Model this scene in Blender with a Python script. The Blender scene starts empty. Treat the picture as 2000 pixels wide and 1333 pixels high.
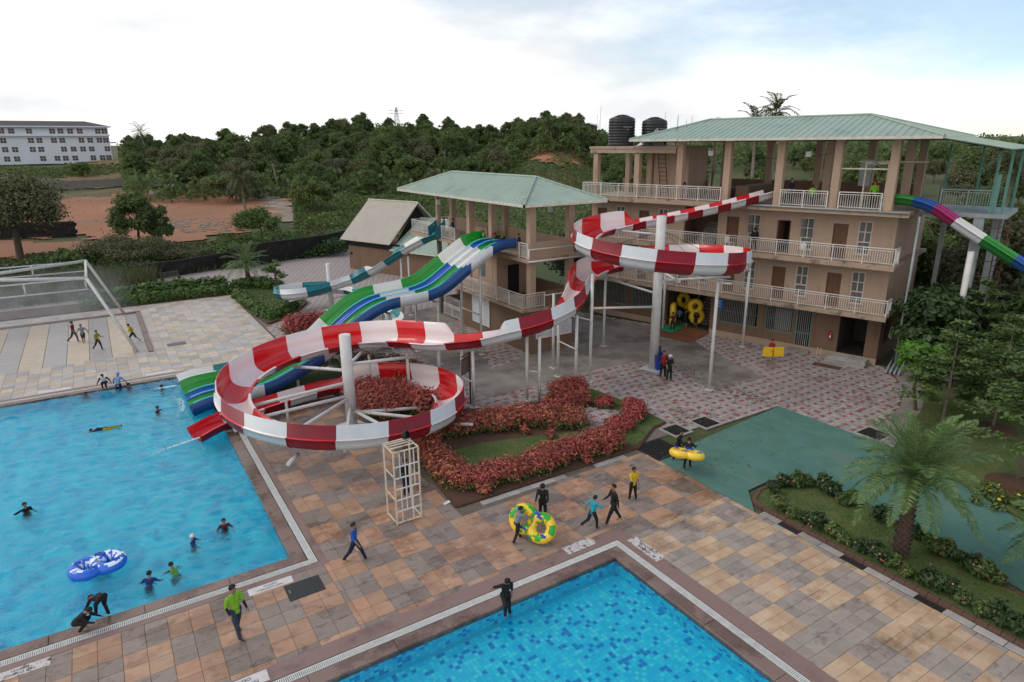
import bpy, bmesh, math, random
import numpy as np
from mathutils import Vector, Matrix
R = math.radians
sc = bpy.context.scene
col = sc.collection
rng = random.Random(7)

# ------------------------------------------------------------------ camera
FOC, PITCH, ROLL, YAW, CAMH = 1280.0, R(16.73), R(-0.477), R(32.09), 13.3   # focal length for a 2000 px wide frame
def cam_axes():
    c, s = math.cos(PITCH), math.sin(PITCH)
    f = Vector((0, c, -s)); u = Vector((0, s, c)); r = Vector((1, 0, 0))
    r2 = math.cos(ROLL)*r + math.sin(ROLL)*u; u2 = -math.sin(ROLL)*r + math.cos(ROLL)*u
    m = Matrix.Rotation(-YAW, 3, 'Z')
    return m @ r2, m @ u2, m @ f
AR, AU, AF = cam_axes()
cd = bpy.data.cameras.new('camera'); cam = bpy.data.objects.new('camera', cd); col.objects.link(cam)
cd.sensor_width = 36.0; cd.lens = 36.0*FOC/2000.0; cd.clip_start = 0.1; cd.clip_end = 4000
cam.matrix_world = Matrix(((AR.x, AU.x, -AF.x, 0), (AR.y, AU.y, -AF.y, 0), (AR.z, AU.z, -AF.z, CAMH), (0, 0, 0, 1)))
sc.camera = cam

# ------------------------------------------------------------------ sky, sun, exposure
SUN_EL, SUN_AZ = R(48), R(150)          # azimuth of the sun measured in the ground plane from +x
w = bpy.data.worlds.new('World'); sc.world = w; w.use_nodes = True
nt = w.node_tree; nt.nodes.clear(); N = nt.nodes.new; L = nt.links.new
out = N('ShaderNodeOutputWorld'); bg = N('ShaderNodeBackground'); bg.inputs[1].default_value = 0.1
sky = N('ShaderNodeTexSky'); sky.sky_type = 'NISHITA'; sky.sun_disc = False
sky.sun_elevation = SUN_EL; sky.sun_rotation = R(90) - SUN_AZ; sky.air_density = 1.0; sky.dust_density = 0.3; sky.ozone_density = 1.0
tc = N('ShaderNodeTexCoord')
mp = N('ShaderNodeMapping'); mp.inputs['Scale'].default_value = (1.0, 1.0, 3.2); mp.inputs['Location'].default_value = (0.35, 0.2, 0.1)
n1 = N('ShaderNodeTexNoise'); n1.inputs['Scale'].default_value = 1.7; n1.inputs['Detail'].default_value = 8; n1.inputs['Roughness'].default_value = 0.58
cr = N('ShaderNodeValToRGB'); cr.color_ramp.elements[0].position = 0.36; cr.color_ramp.elements[1].position = 0.60
cr.color_ramp.elements[0].color = (0.2, 0.2, 0.2, 1)
n2 = N('ShaderNodeTexNoise'); n2.inputs['Scale'].default_value = 3.0; n2.inputs['Detail'].default_value = 7
cc = N('ShaderNodeValToRGB'); cc.color_ramp.elements[0].color = (7.7, 7.9, 8.1, 1); cc.color_ramp.elements[1].color = (12.0, 11.8, 11.5, 1)
cc.color_ramp.elements[0].position = 0.40; cc.color_ramp.elements[1].position = 0.62
mx = N('ShaderNodeMix'); mx.data_type = 'RGBA'
L(tc.outputs['Generated'], mp.inputs[0]); L(mp.outputs[0], n1.inputs['Vector']); L(mp.outputs[0], n2.inputs['Vector'])
sep = N('ShaderNodeVectorMath'); sep.operation = 'DOT_PRODUCT'; sep.inputs[1].default_value = (0.9, -0.1, 1.15)   # cloud thins towards one side of the sky
L(tc.outputs['Generated'], sep.inputs[0])
thin = N('ShaderNodeMapRange'); thin.inputs[1].default_value = 0.45; thin.inputs[2].default_value = 0.95; thin.inputs[3].default_value = 0.22; thin.inputs[4].default_value = -0.13; L(sep.outputs['Value'], thin.inputs[0])
addc = N('ShaderNodeMath'); addc.operation = 'ADD'; L(n1.outputs[0], addc.inputs[0]); L(thin.outputs[0], addc.inputs[1])
L(addc.outputs[0], cr.inputs[0]); L(n2.outputs[0], cc.inputs[0])
gain = N('ShaderNodeVectorMath'); gain.operation = 'MULTIPLY'; gain.inputs[1].default_value = (1.15, 1.28, 1.36); L(sky.outputs[0], gain.inputs[0])
L(cr.outputs[0], mx.inputs[0]); L(gain.outputs[0], mx.inputs[6]); L(cc.outputs[0], mx.inputs[7])
L(mx.outputs[2], bg.inputs[0]); L(bg.outputs[0], out.inputs[0])
sl = bpy.data.lights.new('sun', 'SUN'); sl.energy = 0.75; sl.angle = R(25); sl.color = (1.0, 0.96, 0.9)
so = bpy.data.objects.new('sun', sl); col.objects.link(so)
so.rotation_euler = Vector((math.cos(SUN_EL)*math.cos(SUN_AZ), math.cos(SUN_EL)*math.sin(SUN_AZ), math.sin(SUN_EL))).to_track_quat('Z', 'Y').to_euler()
vs = sc.view_settings; vs.view_transform = 'Standard'; vs.look = 'None'; vs.exposure = 0.2; vs.gamma = 1.0; vs.use_curve_mapping = False
sc.render.engine = 'CYCLES'; sc.cycles.use_denoising = True
sc.cycles.max_bounces = 7; sc.cycles.transparent_max_bounces = 12; sc.cycles.sample_clamp_indirect = 4.0

# ------------------------------------------------------------------ where things stand
def ray(px, py):
    return AR*((px-1000)/FOC) - AU*((py-666.5)/FOC) + AF
def at(px, py, z=0.0):                       # ground point (or point at height z) that was surveyed at a photo position
    d = ray(px, py); t = (z-CAMH)/d.z; return Vector((d.x*t, d.y*t, z))
def sst(a, b, v):
    t = min(1, max(0, (v-a)/(b-a))); return t*t*(3-2*t)
FA = math.atan2(AF.y, AF.x)
def T(x, y):                                 # height of the land
    D = math.hypot(x, y)
    if D < 92: return 0.0
    az = math.degrees(FA - math.atan2(y, x))
    az = (az+180) % 360-180
    h = 2.2*sst(92, 150, D) + 6.0*sst(150, 260, D) + 6*sst(280, 600, D)
    h += 8*math.exp(-((az+10)/11)**2)*sst(150, 270, D) + 8.5*math.exp(-((az-3.5)/4)**2)*sst(130, 210, D)
    h += 1.5*math.exp(-((az-30)/18)**2)*sst(120, 260, D)
    h -= 3.5*math.exp(-((az+1.5)/3)**2)*sst(150, 260, D)
    h += (0.5*math.sin(x*.09+1)*math.cos(y*.075) + .35*math.sin(x*.21)*math.sin(y*.17+2))*sst(100, 150, D)
    return h
def on(px, py):                              # point of the land surveyed at a photo position
    d = ray(px, py); hl = math.hypot(d.x, d.y); s = 20.0
    while s < 900:
        x, y, z = d.x/hl*s, d.y/hl*s, CAMH + d.z/hl*s
        if z <= T(x, y): break
        s += 0.5
    return Vector((x, y, T(x, y)))
def atd(px, D):                              # point of the land at a bearing and distance
    d = ray(px, 290); hl = math.hypot(d.x, d.y); x, y = d.x/hl*D, d.y/hl*D
    return Vector((x, y, T(x, y)))

# ------------------------------------------------------------------ helpers
def tag(o, label=None, cat=None, group=None, kind=None):
    if label: o['label'] = label
    if cat: o['category'] = cat
    if group: o['group'] = group
    if kind: o['kind'] = kind
    return o
def link(o, parent=None):
    col.objects.link(o)
    if parent is not None: o.parent = parent
    return o
def empty(name, loc=(0, 0, 0), rz=0.0, label=None, cat=None, group=None):
    o = bpy.data.objects.new(name, None); o.location = loc; o.rotation_euler = (0, 0, rz); o.empty_display_size = 0.2
    link(o); tag(o, label, cat, group); return o
def ob(name, me, parent=None, loc=(0, 0, 0), rot=(0, 0, 0), scale=(1, 1, 1)):
    o = bpy.data.objects.new(name, me); o.location = loc; o.rotation_euler = rot; o.scale = scale
    return link(o, parent)
def clone(o, parent=None, **kw):
    c = o.copy(); link(c); c.parent = parent
    for ch in list(o.children): clone(ch, c)
    return c
class MB:
    def __init__(s): s.v = []; s.f = []; s.m = []; s.sm = []
    def add(s, vs, fs, m=0, smooth=False):
        b = len(s.v); s.v += [tuple(p) for p in vs]
        for f in fs: s.f.append(tuple(b+i for i in f)); s.m.append(m); s.sm.append(smooth)
        return s
    def box(s, x0, x1, y0, y1, z0, z1, m=0):
        v = [(x, y, z) for z in (z0, z1) for y in (y0, y1) for x in (x0, x1)]
        return s.add(v, [(0, 2, 3, 1), (4, 5, 7, 6), (0, 1, 5, 4), (2, 6, 7, 3), (0, 4, 6, 2), (1, 3, 7, 5)], m)
    def bbox(s, x0, x1, y0, y1, z0, z1, b=0.01, m=0):       # box with a chamfered top
        v = [(x0, y0, z0), (x1, y0, z0), (x1, y1, z0), (x0, y1, z0), (x0, y0, z1-b), (x1, y0, z1-b), (x1, y1, z1-b), (x0, y1, z1-b),
             (x0+b, y0+b, z1), (x1-b, y0+b, z1), (x1-b, y1-b, z1), (x0+b, y1-b, z1)]
        q = [(8, 9, 10, 11)]
        for i in range(4):
            j = (i+1) % 4; q += [(i, j, 4+j, 4+i), (4+i, 4+j, 8+j, 8+i)]
        return s.add(v, q, m)
    def obox(s, c, ax, hx, hy, z0, z1, m=0):                 # box turned by ax about its centre c
        ca, sa = math.cos(ax), math.sin(ax)
        v = [(c[0]+ca*x-sa*y, c[1]+sa*x+ca*y, z) for z in (z0, z1) for y in (-hy, hy) for x in (-hx, hx)]
        return s.add(v, [(0, 2, 3, 1), (4, 5, 7, 6), (0, 1, 5, 4), (2, 6, 7, 3), (0, 4, 6, 2), (1, 3, 7, 5)], m)
    def tube(s, pts, r, seg=8, m=0, caps=True, smooth=True):
        pts = [Vector(p) for p in pts]; rr = r if isinstance(r, (list, tuple)) else [r]*len(pts); rings = []
        prev = None
        for i, p in enumerate(pts):
            d = (pts[min(i+1, len(pts)-1)] - pts[max(i-1, 0)]).normalized()
            if prev is None:
                a = Vector((0, 0, 1)) if abs(d.z) < .9 else Vector((1, 0, 0)); u = d.cross(a).normalized()
            else: u = (prev - d*prev.dot(d)).normalized()
            prev = u; w_ = d.cross(u)
            rings.append([p + (u*math.cos(2*math.pi*k/seg) + w_*math.sin(2*math.pi*k/seg))*rr[i] for k in range(seg)])
        vs = [q for r_ in rings for q in r_]; fs = []
        for i in range(len(pts)-1):
            for k in range(seg):
                k2 = (k+1) % seg; fs.append((i*seg+k, i*seg+k2, (i+1)*seg+k2, (i+1)*seg+k))
        s.add(vs, fs, m, smooth)
        if caps:
            b = len(s.v)-len(vs)
            s.f.append(tuple(b+k for k in range(seg))[::-1]); s.m.append(m); s.sm.append(False)
            s.f.append(tuple(b+(len(pts)-1)*seg+k for k in range(seg))); s.m.append(m); s.sm.append(False)
        return s
    def bar(s, a, b, r, m=0, seg=4): return s.tube([a, b], r, seg, m, True, seg > 6)
    def prism(s, poly, z0, z1, m=0, mtop=None):
        n = len(poly); v = [(p[0], p[1], z0) for p in poly] + [(p[0], p[1], z1) for p in poly]
        s.add(v, [tuple(range(n))[::-1]] + [(i, (i+1) % n, n+(i+1) % n, n+i) for i in range(n)], m)
        b = len(s.v)-2*n; s.f.append(tuple(b+n+i for i in range(n))); s.m.append(m if mtop is None else mtop); s.sm.append(False)
        return s
    def lathe(s, prof, c=(0, 0, 0), seg=24, m=0, smooth=True):
        v = []; f = []
        for (r_, z) in prof:
            for k in range(seg):
                a = 2*math.pi*k/seg; v.append((c[0]+r_*math.cos(a), c[1]+r_*math.sin(a), c[2]+z))
        for i in range(len(prof)-1):
            for k in range(seg):
                k2 = (k+1) % seg; f.append((i*seg+k, i*seg+k2, (i+1)*seg+k2, (i+1)*seg+k))
        return s.add(v, f, m, smooth)
    def ball(s, c, r, m=0, seg=10, rings=6, sc_=(1, 1, 1)):
        prof = []
        v = []; f = []
        for i in range(rings+1):
            t = math.pi*i/rings
            for k in range(seg):
                a = 2*math.pi*k/seg
                v.append((c[0]+r*sc_[0]*math.sin(t)*math.cos(a), c[1]+r*sc_[1]*math.sin(t)*math.sin(a), c[2]-r*sc_[2]*math.cos(t)))
        for i in range(rings):
            for k in range(seg):
                k2 = (k+1) % seg; f.append((i*seg+k, i*seg+k2, (i+1)*seg+k2, (i+1)*seg+k))
        return s.add(v, f, m, True)
    def mesh(s, name, mats):
        me = bpy.data.meshes.new(name); me.from_pydata(s.v, [], s.f)
        for k in (mats if isinstance(mats, (list, tuple)) else [mats]): me.materials.append(MT[k] if isinstance(k, str) else k)
        me.polygons.foreach_set('material_index', s.m); me.polygons.foreach_set('use_smooth', s.sm); me.update()
        return me
    def build(s, name, mats, parent=None, **kw): return ob(name, s.mesh(name, mats), parent, **kw)

# ------------------------------------------------------------------ materials
MT = {}
def M(name, c1, c2=None, scale=4.0, rough=0.6, bump=0.0, bscale=None, detail=6, metal=0.0, spec=0.4, rand=0.0, dirt=None, dscale=0.7, dlo=.5, dhi=.7,
      coat=0.0, transl=0.0, stretch=None, isl=0.0, wet=None):
    m = bpy.data.materials.new(name); m.use_nodes = True; nt = m.node_tree; N = nt.nodes.new; L = nt.links.new
    bs = nt.nodes['Principled BSDF']; bs.inputs['Roughness'].default_value = rough; bs.inputs['Metallic'].default_value = metal
    bs.inputs['Specular IOR Level'].default_value = spec; bs.inputs['Coat Weight'].default_value = coat; bs.inputs['Coat Roughness'].default_value = .1
    tc = N('ShaderNodeTexCoord'); vec = tc.outputs['Object']
    g_ = N('ShaderNodeNewGeometry')
    if stretch:
        mp = N('ShaderNodeMapping'); mp.inputs['Scale'].default_value = stretch; L(g_.outputs['Position'], mp.inputs[0]); vec = mp.outputs[0]
    elif dirt or isl or rand: vec = g_.outputs['Position']
    colr = None
    def rgb(c):
        n = N('ShaderNodeRGB'); n.outputs[0].default_value = (*c, 1); return n.outputs[0]
    def mix(f, a, b, mode='MIX'):
        n = N('ShaderNodeMix'); n.data_type = 'RGBA'; n.blend_type = mode
        if isinstance(f, (int, float)): n.inputs[0].default_value = f
        else: L(f, n.inputs[0])
        L(a, n.inputs[6]); L(b, n.inputs[7]); return n.outputs[2]
    def noise(sc_, det=detail, rgh=.6):
        n = N('ShaderNodeTexNoise'); n.inputs['Scale'].default_value = sc_; n.inputs['Detail'].default_value = det; n.inputs['Roughness'].default_value = rgh
        L(vec, n.inputs['Vector']); return n.outputs[0]
    def ramp(f, lo, hi):
        n = N('ShaderNodeMapRange'); n.inputs[1].default_value = lo; n.inputs[2].default_value = hi; n.interpolation_type = 'SMOOTHSTEP'; L(f, n.inputs[0]); return n.outputs[0]
    colr = rgb(c1)
    if c2: colr = mix(ramp(noise(scale), .32, .68), colr, rgb(c2))
    if dirt: colr = mix(ramp(noise(dscale, 7, .65), dlo, dhi), colr, rgb(dirt))
    if rand or isl:
        oi = N('ShaderNodeObjectInfo')
        a = N('ShaderNodeMath'); a.operation = 'ADD'; L(oi.outputs['Random'], a.inputs[0]); L(g_.outputs['Random Per Island'], a.inputs[1])
        b = N('ShaderNodeMath'); b.operation = 'FRACT'; L(a.outputs[0], b.inputs[0])
        k = max(rand, isl); mr = N('ShaderNodeMapRange'); mr.inputs[3].default_value = 1-k; mr.inputs[4].default_value = 1+k; L(b.outputs[0], mr.inputs[0])
        cb = N('ShaderNodeCombineColor')
        for i in range(3): L(mr.outputs[0], cb.inputs[i])
        colr = mix(1.0, colr, cb.outputs[0], 'MULTIPLY')
    if wet:                                       # damp patches: darker and glossier stone
        mk = ramp(noise(wet[0], 8, .7), wet[1], wet[2]); colr = mix(mk, colr, mix(1.0, colr, rgb((.68, .64, .62)), 'MULTIPLY'))
        rr_ = N('ShaderNodeMapRange'); rr_.inputs[3].default_value = rough; rr_.inputs[4].default_value = .16; L(mk, rr_.inputs[0]); L(rr_.outputs[0], bs.inputs['Roughness'])
    L(colr, bs.inputs['Base Color'])
    if bump:
        bn = N('ShaderNodeBump'); bn.inputs['Strength'].default_value = bump; bn.inputs['Distance'].default_value = .02; L(noise(bscale or scale*4), bn.inputs['Height']); L(bn.outputs[0], bs.inputs['Normal'])
    if transl:
        tr = N('ShaderNodeBsdfTranslucent'); L(colr, tr.inputs[0]); ms = N('ShaderNodeMixShader'); ms.inputs[0].default_value = transl
        L(bs.outputs[0], ms.inputs[1]); L(tr.outputs[0], ms.inputs[2]); L(ms.outputs[0], nt.nodes['Material Output'].inputs[0])
    MT[name] = m; return m
# stone, earth
M('tile_orange', (.39, .205, .12), (.44, .275, .18), 1.3, .42, .15, 9, rand=.14, dirt=(.25, .15, .1), dscale=1.6, dlo=.5, dhi=.7, stretch=(1, 1.4, 1), wet=(.3, .5, .6))
M('tile_grey', (.225, .172, .142), (.295, .23, .19), 1.6, .38, .15, 9, rand=.14, dirt=(.13, .1, .085), dscale=1.6, dlo=.5, dhi=.7, stretch=(1, 1.4, 1), wet=(.3, .5, .6))
M('tile_sand', (.46, .30, .185), (.53, .385, .265), 1.3, .5, .15, 9, rand=.14, dirt=(.34, .22, .14), dscale=1.6, dlo=.5, dhi=.72, stretch=(1, 1.4, 1), wet=(.28, .54, .64))
M('tile_stone', (.30, .245, .21), (.37, .31, .265), 1.6, .48, .15, 9, rand=.14, dirt=(.19, .155, .135), dscale=1.6, dlo=.5, dhi=.72, stretch=(1, 1.4, 1), wet=(.28, .54, .64))
M('tile_cream', (.46, .36, .26), (.52, .43, .34), 1.3, .5, .15, 9, rand=.16, dirt=(.36, .25, .17), dscale=1.2, dlo=.56, dhi=.72, stretch=(1, 2.2, 1))
M('tile_palegrey', (.35, .325, .315), (.42, .375, .34), 1.3, .5, .15, 9, rand=.18, dirt=(.2, .17, .15), dscale=1.2, dlo=.6, dhi=.75, stretch=(1, 2.2, 1))
M('joint', (.12, .095, .075), (.17, .14, .11), 6, .9)
M('granite', (.20, .125, .1), (.255, .17, .14), 30, .4, .1, dirt=(.17, .105, .085), dscale=.5, dlo=.48, dhi=.6, wet=(.45, .46, .54))
M('granite_rough', (.21, .13, .108), (.28, .19, .17), 45, .6, .25, dirt=(.16, .1, .085), dscale=.6, dlo=.5, dhi=.65)
M('grating', (.66, .65, .62), (.56, .55, .52), 5, .5, dirt=(.42, .4, .37), dscale=1.5, dlo=.58, dhi=.75)
M('gutter', (.05, .04, .035), None, rough=.7)
M('paver_white', (.32, .28, .262), (.385, .345, .325), 3, .8, .3, 20, rand=.16, dirt=(.2, .15, .12), dscale=.6, dlo=.52, dhi=.7)
M('paver_red', (.33, .11, .1), (.27, .09, .082), 3, .8, .3, 20, rand=.18, dirt=(.18, .07, .055), dscale=.6, dlo=.55, dhi=.7)
M('paver_bed', (.15, .115, .095), (.2, .16, .13), 6, .9)
M('concrete', (.225, .19, .165), (.30, .265, .235), .8, .75, .2, 15, dirt=(.14, .115, .1), dscale=.35, dlo=.45, dhi=.68)
M('concrete_light', (.38, .36, .33), (.30, .28, .255), 1.2, .8, .2, 15, dirt=(.16, .14, .125), dscale=.9, dlo=.55, dhi=.72)
M('mat_green', (.07, .165, .13), (.09, .2, .163), .9, .75, .2, 40, dirt=(.115, .19, .155), dscale=.45, dlo=.5, dhi=.7)
M('lawn', (.07, .108, .026), (.11, .13, .04), 1.2, .9, .5, 25, dirt=(.125, .105, .042), dscale=.5, dlo=.52, dhi=.75)
M('soil_planter', (.10, .05, .03), (.075, .04, .024), 3, .95, .4, 12)
M('brick_edge', (.13, .07, .05), (.085, .05, .037), 3, .9, .4, 12)
M('land', (.06, .078, .026), (.1, .1, .04), .06, .95, .5, 1.5, dirt=(.2, .1, .052), dscale=.035, dlo=.55, dhi=.68)
M('red_earth', (.31, .128, .065), (.37, .17, .092), .12, .95, .5, 1.2, dirt=(.24, .12, .07), dscale=.06, dlo=.45, dhi=.7, stretch=(.5, 1, 1))
M('dry_grass', (.2, .135, .062), (.15, .11, .045), .2, .95, .4, 2)
M('gravel', (.32, .26, .2), (.24, .19, .15), 2, .95, .5, 8)
M('black_stone', (.011, .01, .009), (.026, .022, .017), 1.5, .9, .5, 8, rand=.35)
M('grey_wall', (.2, .185, .17), (.14, .13, .12), .4, .9, .3, 3)
# buildings
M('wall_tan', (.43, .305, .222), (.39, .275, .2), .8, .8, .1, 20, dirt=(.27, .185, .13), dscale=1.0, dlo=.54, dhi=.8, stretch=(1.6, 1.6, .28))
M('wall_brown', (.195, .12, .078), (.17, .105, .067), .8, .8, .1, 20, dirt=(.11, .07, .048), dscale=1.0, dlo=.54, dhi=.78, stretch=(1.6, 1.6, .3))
M('slab_edge', (.40, .29, .21), (.35, .26, .19), 1.2, .85, .15, 20, dirt=(.13, .1, .08), dscale=1.4, dlo=.52, dhi=.68)
M('roof_green', (.30, .385, .315), (.34, .42, .35), .7, .45, dirt=(.22, .30, .24), dscale=.6, dlo=.5, dhi=.75)
M('roof_trim', (.62, .6, .52), (.5, .46, .38), 3, .55)
M('roof_tan', (.44, .39, .33), (.5, .45, .39), .5, .6, dirt=(.36, .3, .235), dscale=.5, dlo=.5, dhi=.75)
M('white_rail', (.68, .66, .63), (.6, .57, .53), 4, .45)
M('white_pole', (.62, .61, .60), (.55, .53, .5), 2, .45, dirt=(.36, .32, .28), dscale=2.2, dlo=.6, dhi=.74)
M('grey_pole', (.33, .36, .37), (.27, .29, .3), 2, .5)
M('green_steel', (.09, .24, .19), (.12, .28, .23), 2, .5)
M('wood_door', (.17, .085, .045), (.11, .052, .028), 3, .55, stretch=(6, 6, .6))
M('window_frame', (.58, .49, .44), None, rough=.55)
M('pane', (.16, .18, .17), (.08, .1, .1), .5, .12, spec=.6)
M('dark', (.018, .016, .015), None, rough=.8)
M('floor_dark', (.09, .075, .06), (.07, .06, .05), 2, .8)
M('board_white', (.62, .63, .65), (.55, .56, .6), 2, .5)
M('ramp_red', (.24, .085, .045), (.2, .07, .04), 2, .6, dirt=(.12, .06, .04), dscale=.8)
M('mat_bright', (.02, .22, .12), (.025, .26, .145), 3, .8)
M('tank_black', (.018, .02, .02), None, rough=.42)
M('text_dark', (.04, .04, .045), None, rough=.7)
M('sign_maroon', (.09, .018, .035), None, rough=.5)
M('bin_blue', (.01, .055, .32), None, rough=.35)
M('yellow_foam', (.82, .5, .015), None, rough=.6)
M('red_paint', (.5, .02, .015), None, rough=.35)
M('rust_white', (.66, .6, .48), (.55, .47, .36), 3, .6, dirt=(.3, .16, .07), dscale=2.5, dlo=.58, dhi=.7)
M('bench_stone', (.10, .085, .07), (.07, .06, .05), 3, .8)
M('far_white', (.66, .68, .74), (.6, .62, .68), .1, .7)
M('far_roof', (.06, .055, .05), (.08, .07, .06), .3, .8)
M('far_window', (.07, .045, .04), None, rough=.4)
M('sheet_metal', (.5, .52, .55), None, rough=.35, metal=.6)
M('rust', (.12, .06, .035), None, rough=.8)
M('ladder_rust', (.1, .045, .035), None, rough=.7)
# slides: bright gel-coat inside, dull weathered laminate outside
M('red_in', (.58, .006, .010), (.64, .012, .016), .6, .22, coat=.35)
M('red_out', (.235, .011, .022), (.20, .01, .02), 1.2, .38, dirt=(.16, .02, .025), dscale=1.2)
M('white_in', (.80, .68, .67), (.82, .72, .71), .6, .22, coat=.35)
M('white_out', (.60, .63, .65), (.55, .57, .59), 1.2, .35, dirt=(.42, .4, .38), dscale=1.6, dlo=.6, dhi=.8)
M('rim_white', (.8, .79, .78), None, rough=.3)
M('rim_red', (.62, .03, .05), None, rough=.3)
M('green_in', (.008, .27, .018), (.01, .3, .025), .6, .25, coat=.3)
M('green_out', (.02, .16, .03), None, rough=.4)
M('blue_in', (.006, .075, .45), (.008, .085, .5), .6, .25, coat=.3)
M('blue_out', (.013, .06, .20), (.016, .07, .23), 1, .35)
M('lane_white', (.76, .74, .70), (.72, .70, .66), .6, .25, coat=.3)
M('teal_in', (.01, .2, .2), (.012, .23, .23), .6, .25, coat=.3)
M('teal_out', (.015, .165, .215), (.02, .13, .17), 1, .3)
M('magenta_in', (.42, .012, .22), None, rough=.25)
M('magenta_out', (.25, .015, .07), None, rough=.4)
M('lightblue_rim', (.12, .5, .62), None, rough=.3)
# inflatables
M('tube_yellow', (.84, .52, .02), (.88, .60, .04), 1, .25, coat=.3)
M('tube_green', (.03, .36, .03), None, rough=.3)
M('tube_blue', (.015, .12, .62), (.02, .16, .7), 1, .25, coat=.3)
M('tube_white', (.75, .85, .9), None, rough=.3)
# plants
M('leaf_forest', (.105, .15, .055), (.14, .182, .066), .05, .8, isl=.4, transl=.42, spec=.25)
M('leaf_forest_b', (.155, .198, .066), (.115, .162, .056), .05, .8, isl=.4, transl=.42, spec=.25)
M('leaf_olive', (.115, .12, .06), (.14, .138, .066), .05, .75, isl=.4, transl=.25, spec=.25)
M('leaf_bush', (.095, .145, .045), (.13, .175, .055), .12, .75, isl=.4, transl=.28, spec=.25)
M('leaf_hedge', (.055, .12, .02), (.085, .15, .03), .5, .6, isl=.4, transl=.2, spec=.3)
M('leaf_bright', (.11, .24, .03), (.08, .19, .026), .8, .5, isl=.35, transl=.22, spec=.35)
M('leaf_dark', (.036, .07, .022), (.05, .09, .028), .4, .55, isl=.4, transl=.2, spec=.35)
M('leaf_tier', (.095, .155, .045), (.12, .18, .052), .8, .6, isl=.35, transl=.2, spec=.3)
M('leaf_red', (.42, .085, .075), (.28, .055, .05), 1.5, .5, isl=.5, transl=.2, spec=.35)
M('leaf_rust', (.46, .17, .085), (.3, .1, .058), 1.5, .5, isl=.5, transl=.2, spec=.35)
M('leaf_palm', (.145, .225, .075), (.11, .185, .06), 1, .5, isl=.35, transl=.2, spec=.35)
M('leaf_coconut', (.055, .075, .025), (.08, .09, .03), .3, .5, isl=.35, transl=.18, spec=.35)
M('grass_tall', (.085, .1, .032), (.12, .125, .05), .5, .8, isl=.4, transl=.2)
M('grass_blade', (.08, .13, .028), (.12, .15, .042), .6, .8, isl=.4, transl=.2)
M('flower_pink', (.6, .2, .22), None, rough=.6)
M('flower_yellow', (.75, .55, .03), None, rough=.6)
M('bark', (.12, .085, .06), (.08, .06, .045), 4, .9, .5, 12)
M('bark_palm', (.13, .085, .06), (.075, .05, .036), 6, .95, .6, 14)
M('bark_pale', (.26, .22, .18), (.2, .165, .135), 3, .9)
# people
M('skin', (.27, .15, .095), (.31, .175, .115), 5, .5)
M('hair', (.010, .008, .007), (.018, .015, .012), 40, .8)
CL = {'black': (.012, .012, .014), 'navy': (.012, .016, .05), 'blue': (.01, .10, .42), 'lime': (.22, .48, .02), 'jeans': (.035, .05, .085), 'grey': (.2, .22, .28), 'cyan': (.01, .33, .45),
      'yellow': (.68, .45, .01), 'red': (.36, .015, .02), 'maroon': (.12, .02, .025), 'white': (.7, .7, .72), 'lightblue': (.18, .32, .6), 'darkblue': (.015, .03, .2), 'olive': (.3, .28, .02), 'dusty': (.5, .4, .12)}
for k, c in CL.items(): M('cloth_'+k, c, tuple(v*.75 for v in c), 8, .85)
M('sole', (.03, .02, .016), None, rough=.8)
# ------------------------------------------------------------------ water and mosaic
def mosaic_mat(name, cols, pos):
    m = bpy.data.materials.new(name); m.use_nodes = True; nt = m.node_tree; N = nt.nodes.new; L = nt.links.new
    g_ = N('ShaderNodeNewGeometry'); oi = N('ShaderNodeObjectInfo')
    a = N('ShaderNodeMath'); a.operation = 'ADD'; L(oi.outputs['Random'], a.inputs[0]); L(g_.outputs['Random Per Island'], a.inputs[1])
    b = N('ShaderNodeMath'); b.operation = 'FRACT'; L(a.outputs[0], b.inputs[0])
    r_ = N('ShaderNodeValToRGB'); r_.color_ramp.interpolation = 'CONSTANT'; e = r_.color_ramp.elements
    while len(e) < len(cols): e.new(.5)
    for i, (c, p) in enumerate(zip(cols, pos)): e[i].position = p; e[i].color = (*c, 1)
    L(b.outputs[0], r_.inputs[0]); bs = nt.nodes['Principled BSDF']; bs.inputs['Roughness'].default_value = .3
    L(r_.outputs[0], bs.inputs['Base Color']); MT[name] = m
mosaic_mat('mosaic', [(.012, .27, .68), (.018, .62, .9), (.025, .74, .94), (.075, .83, .96), (.018, .68, .92)], [0, .16, .42, .68, .86])
mosaic_mat('mosaic_big', [(.004, .24, .56), (.008, .52, .80), (.012, .68, .88), (.045, .82, .95), (.008, .6, .84)], [0, .1, .4, .68, .86])
M('grout', (.02, .55, .78), None, rough=.5)
def water_mat(name, bump, scale):
    m = bpy.data.materials.new(name); m.use_nodes = True; nt = m.node_tree; N = nt.nodes.new; L = nt.links.new
    bs = nt.nodes['Principled BSDF']; bs.inputs['Base Color'].default_value = (.80, .97, 1, 1); bs.inputs['Roughness'].default_value = 0.0
    bs.inputs['Specular Tint'].default_value = (.22, .68, 1, 1); bs.inputs['Transmission Weight'].default_value = 1.0; bs.inputs['IOR'].default_value = 1.33
    g_ = N('ShaderNodeNewGeometry'); mp = N('ShaderNodeMapping'); mp.inputs['Scale'].default_value = (1.0, 1.35, 1.0); mp.inputs['Rotation'].default_value = (0, 0, .5)
    L(g_.outputs['Position'], mp.inputs[0])
    n = N('ShaderNodeTexNoise'); n.inputs['Scale'].default_value = scale; n.inputs['Detail'].default_value = 5; n.inputs['Roughness'].default_value = .62; n.inputs['Distortion'].default_value = .8
    L(mp.outputs[0], n.inputs['Vector'])
    b = N('ShaderNodeBump'); b.inputs['Strength'].default_value = bump; b.inputs['Distance'].default_value = .06; L(n.outputs[0], b.inputs['Height']); L(b.outputs[0], bs.inputs['Normal'])
    MT[name] = m
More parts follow.
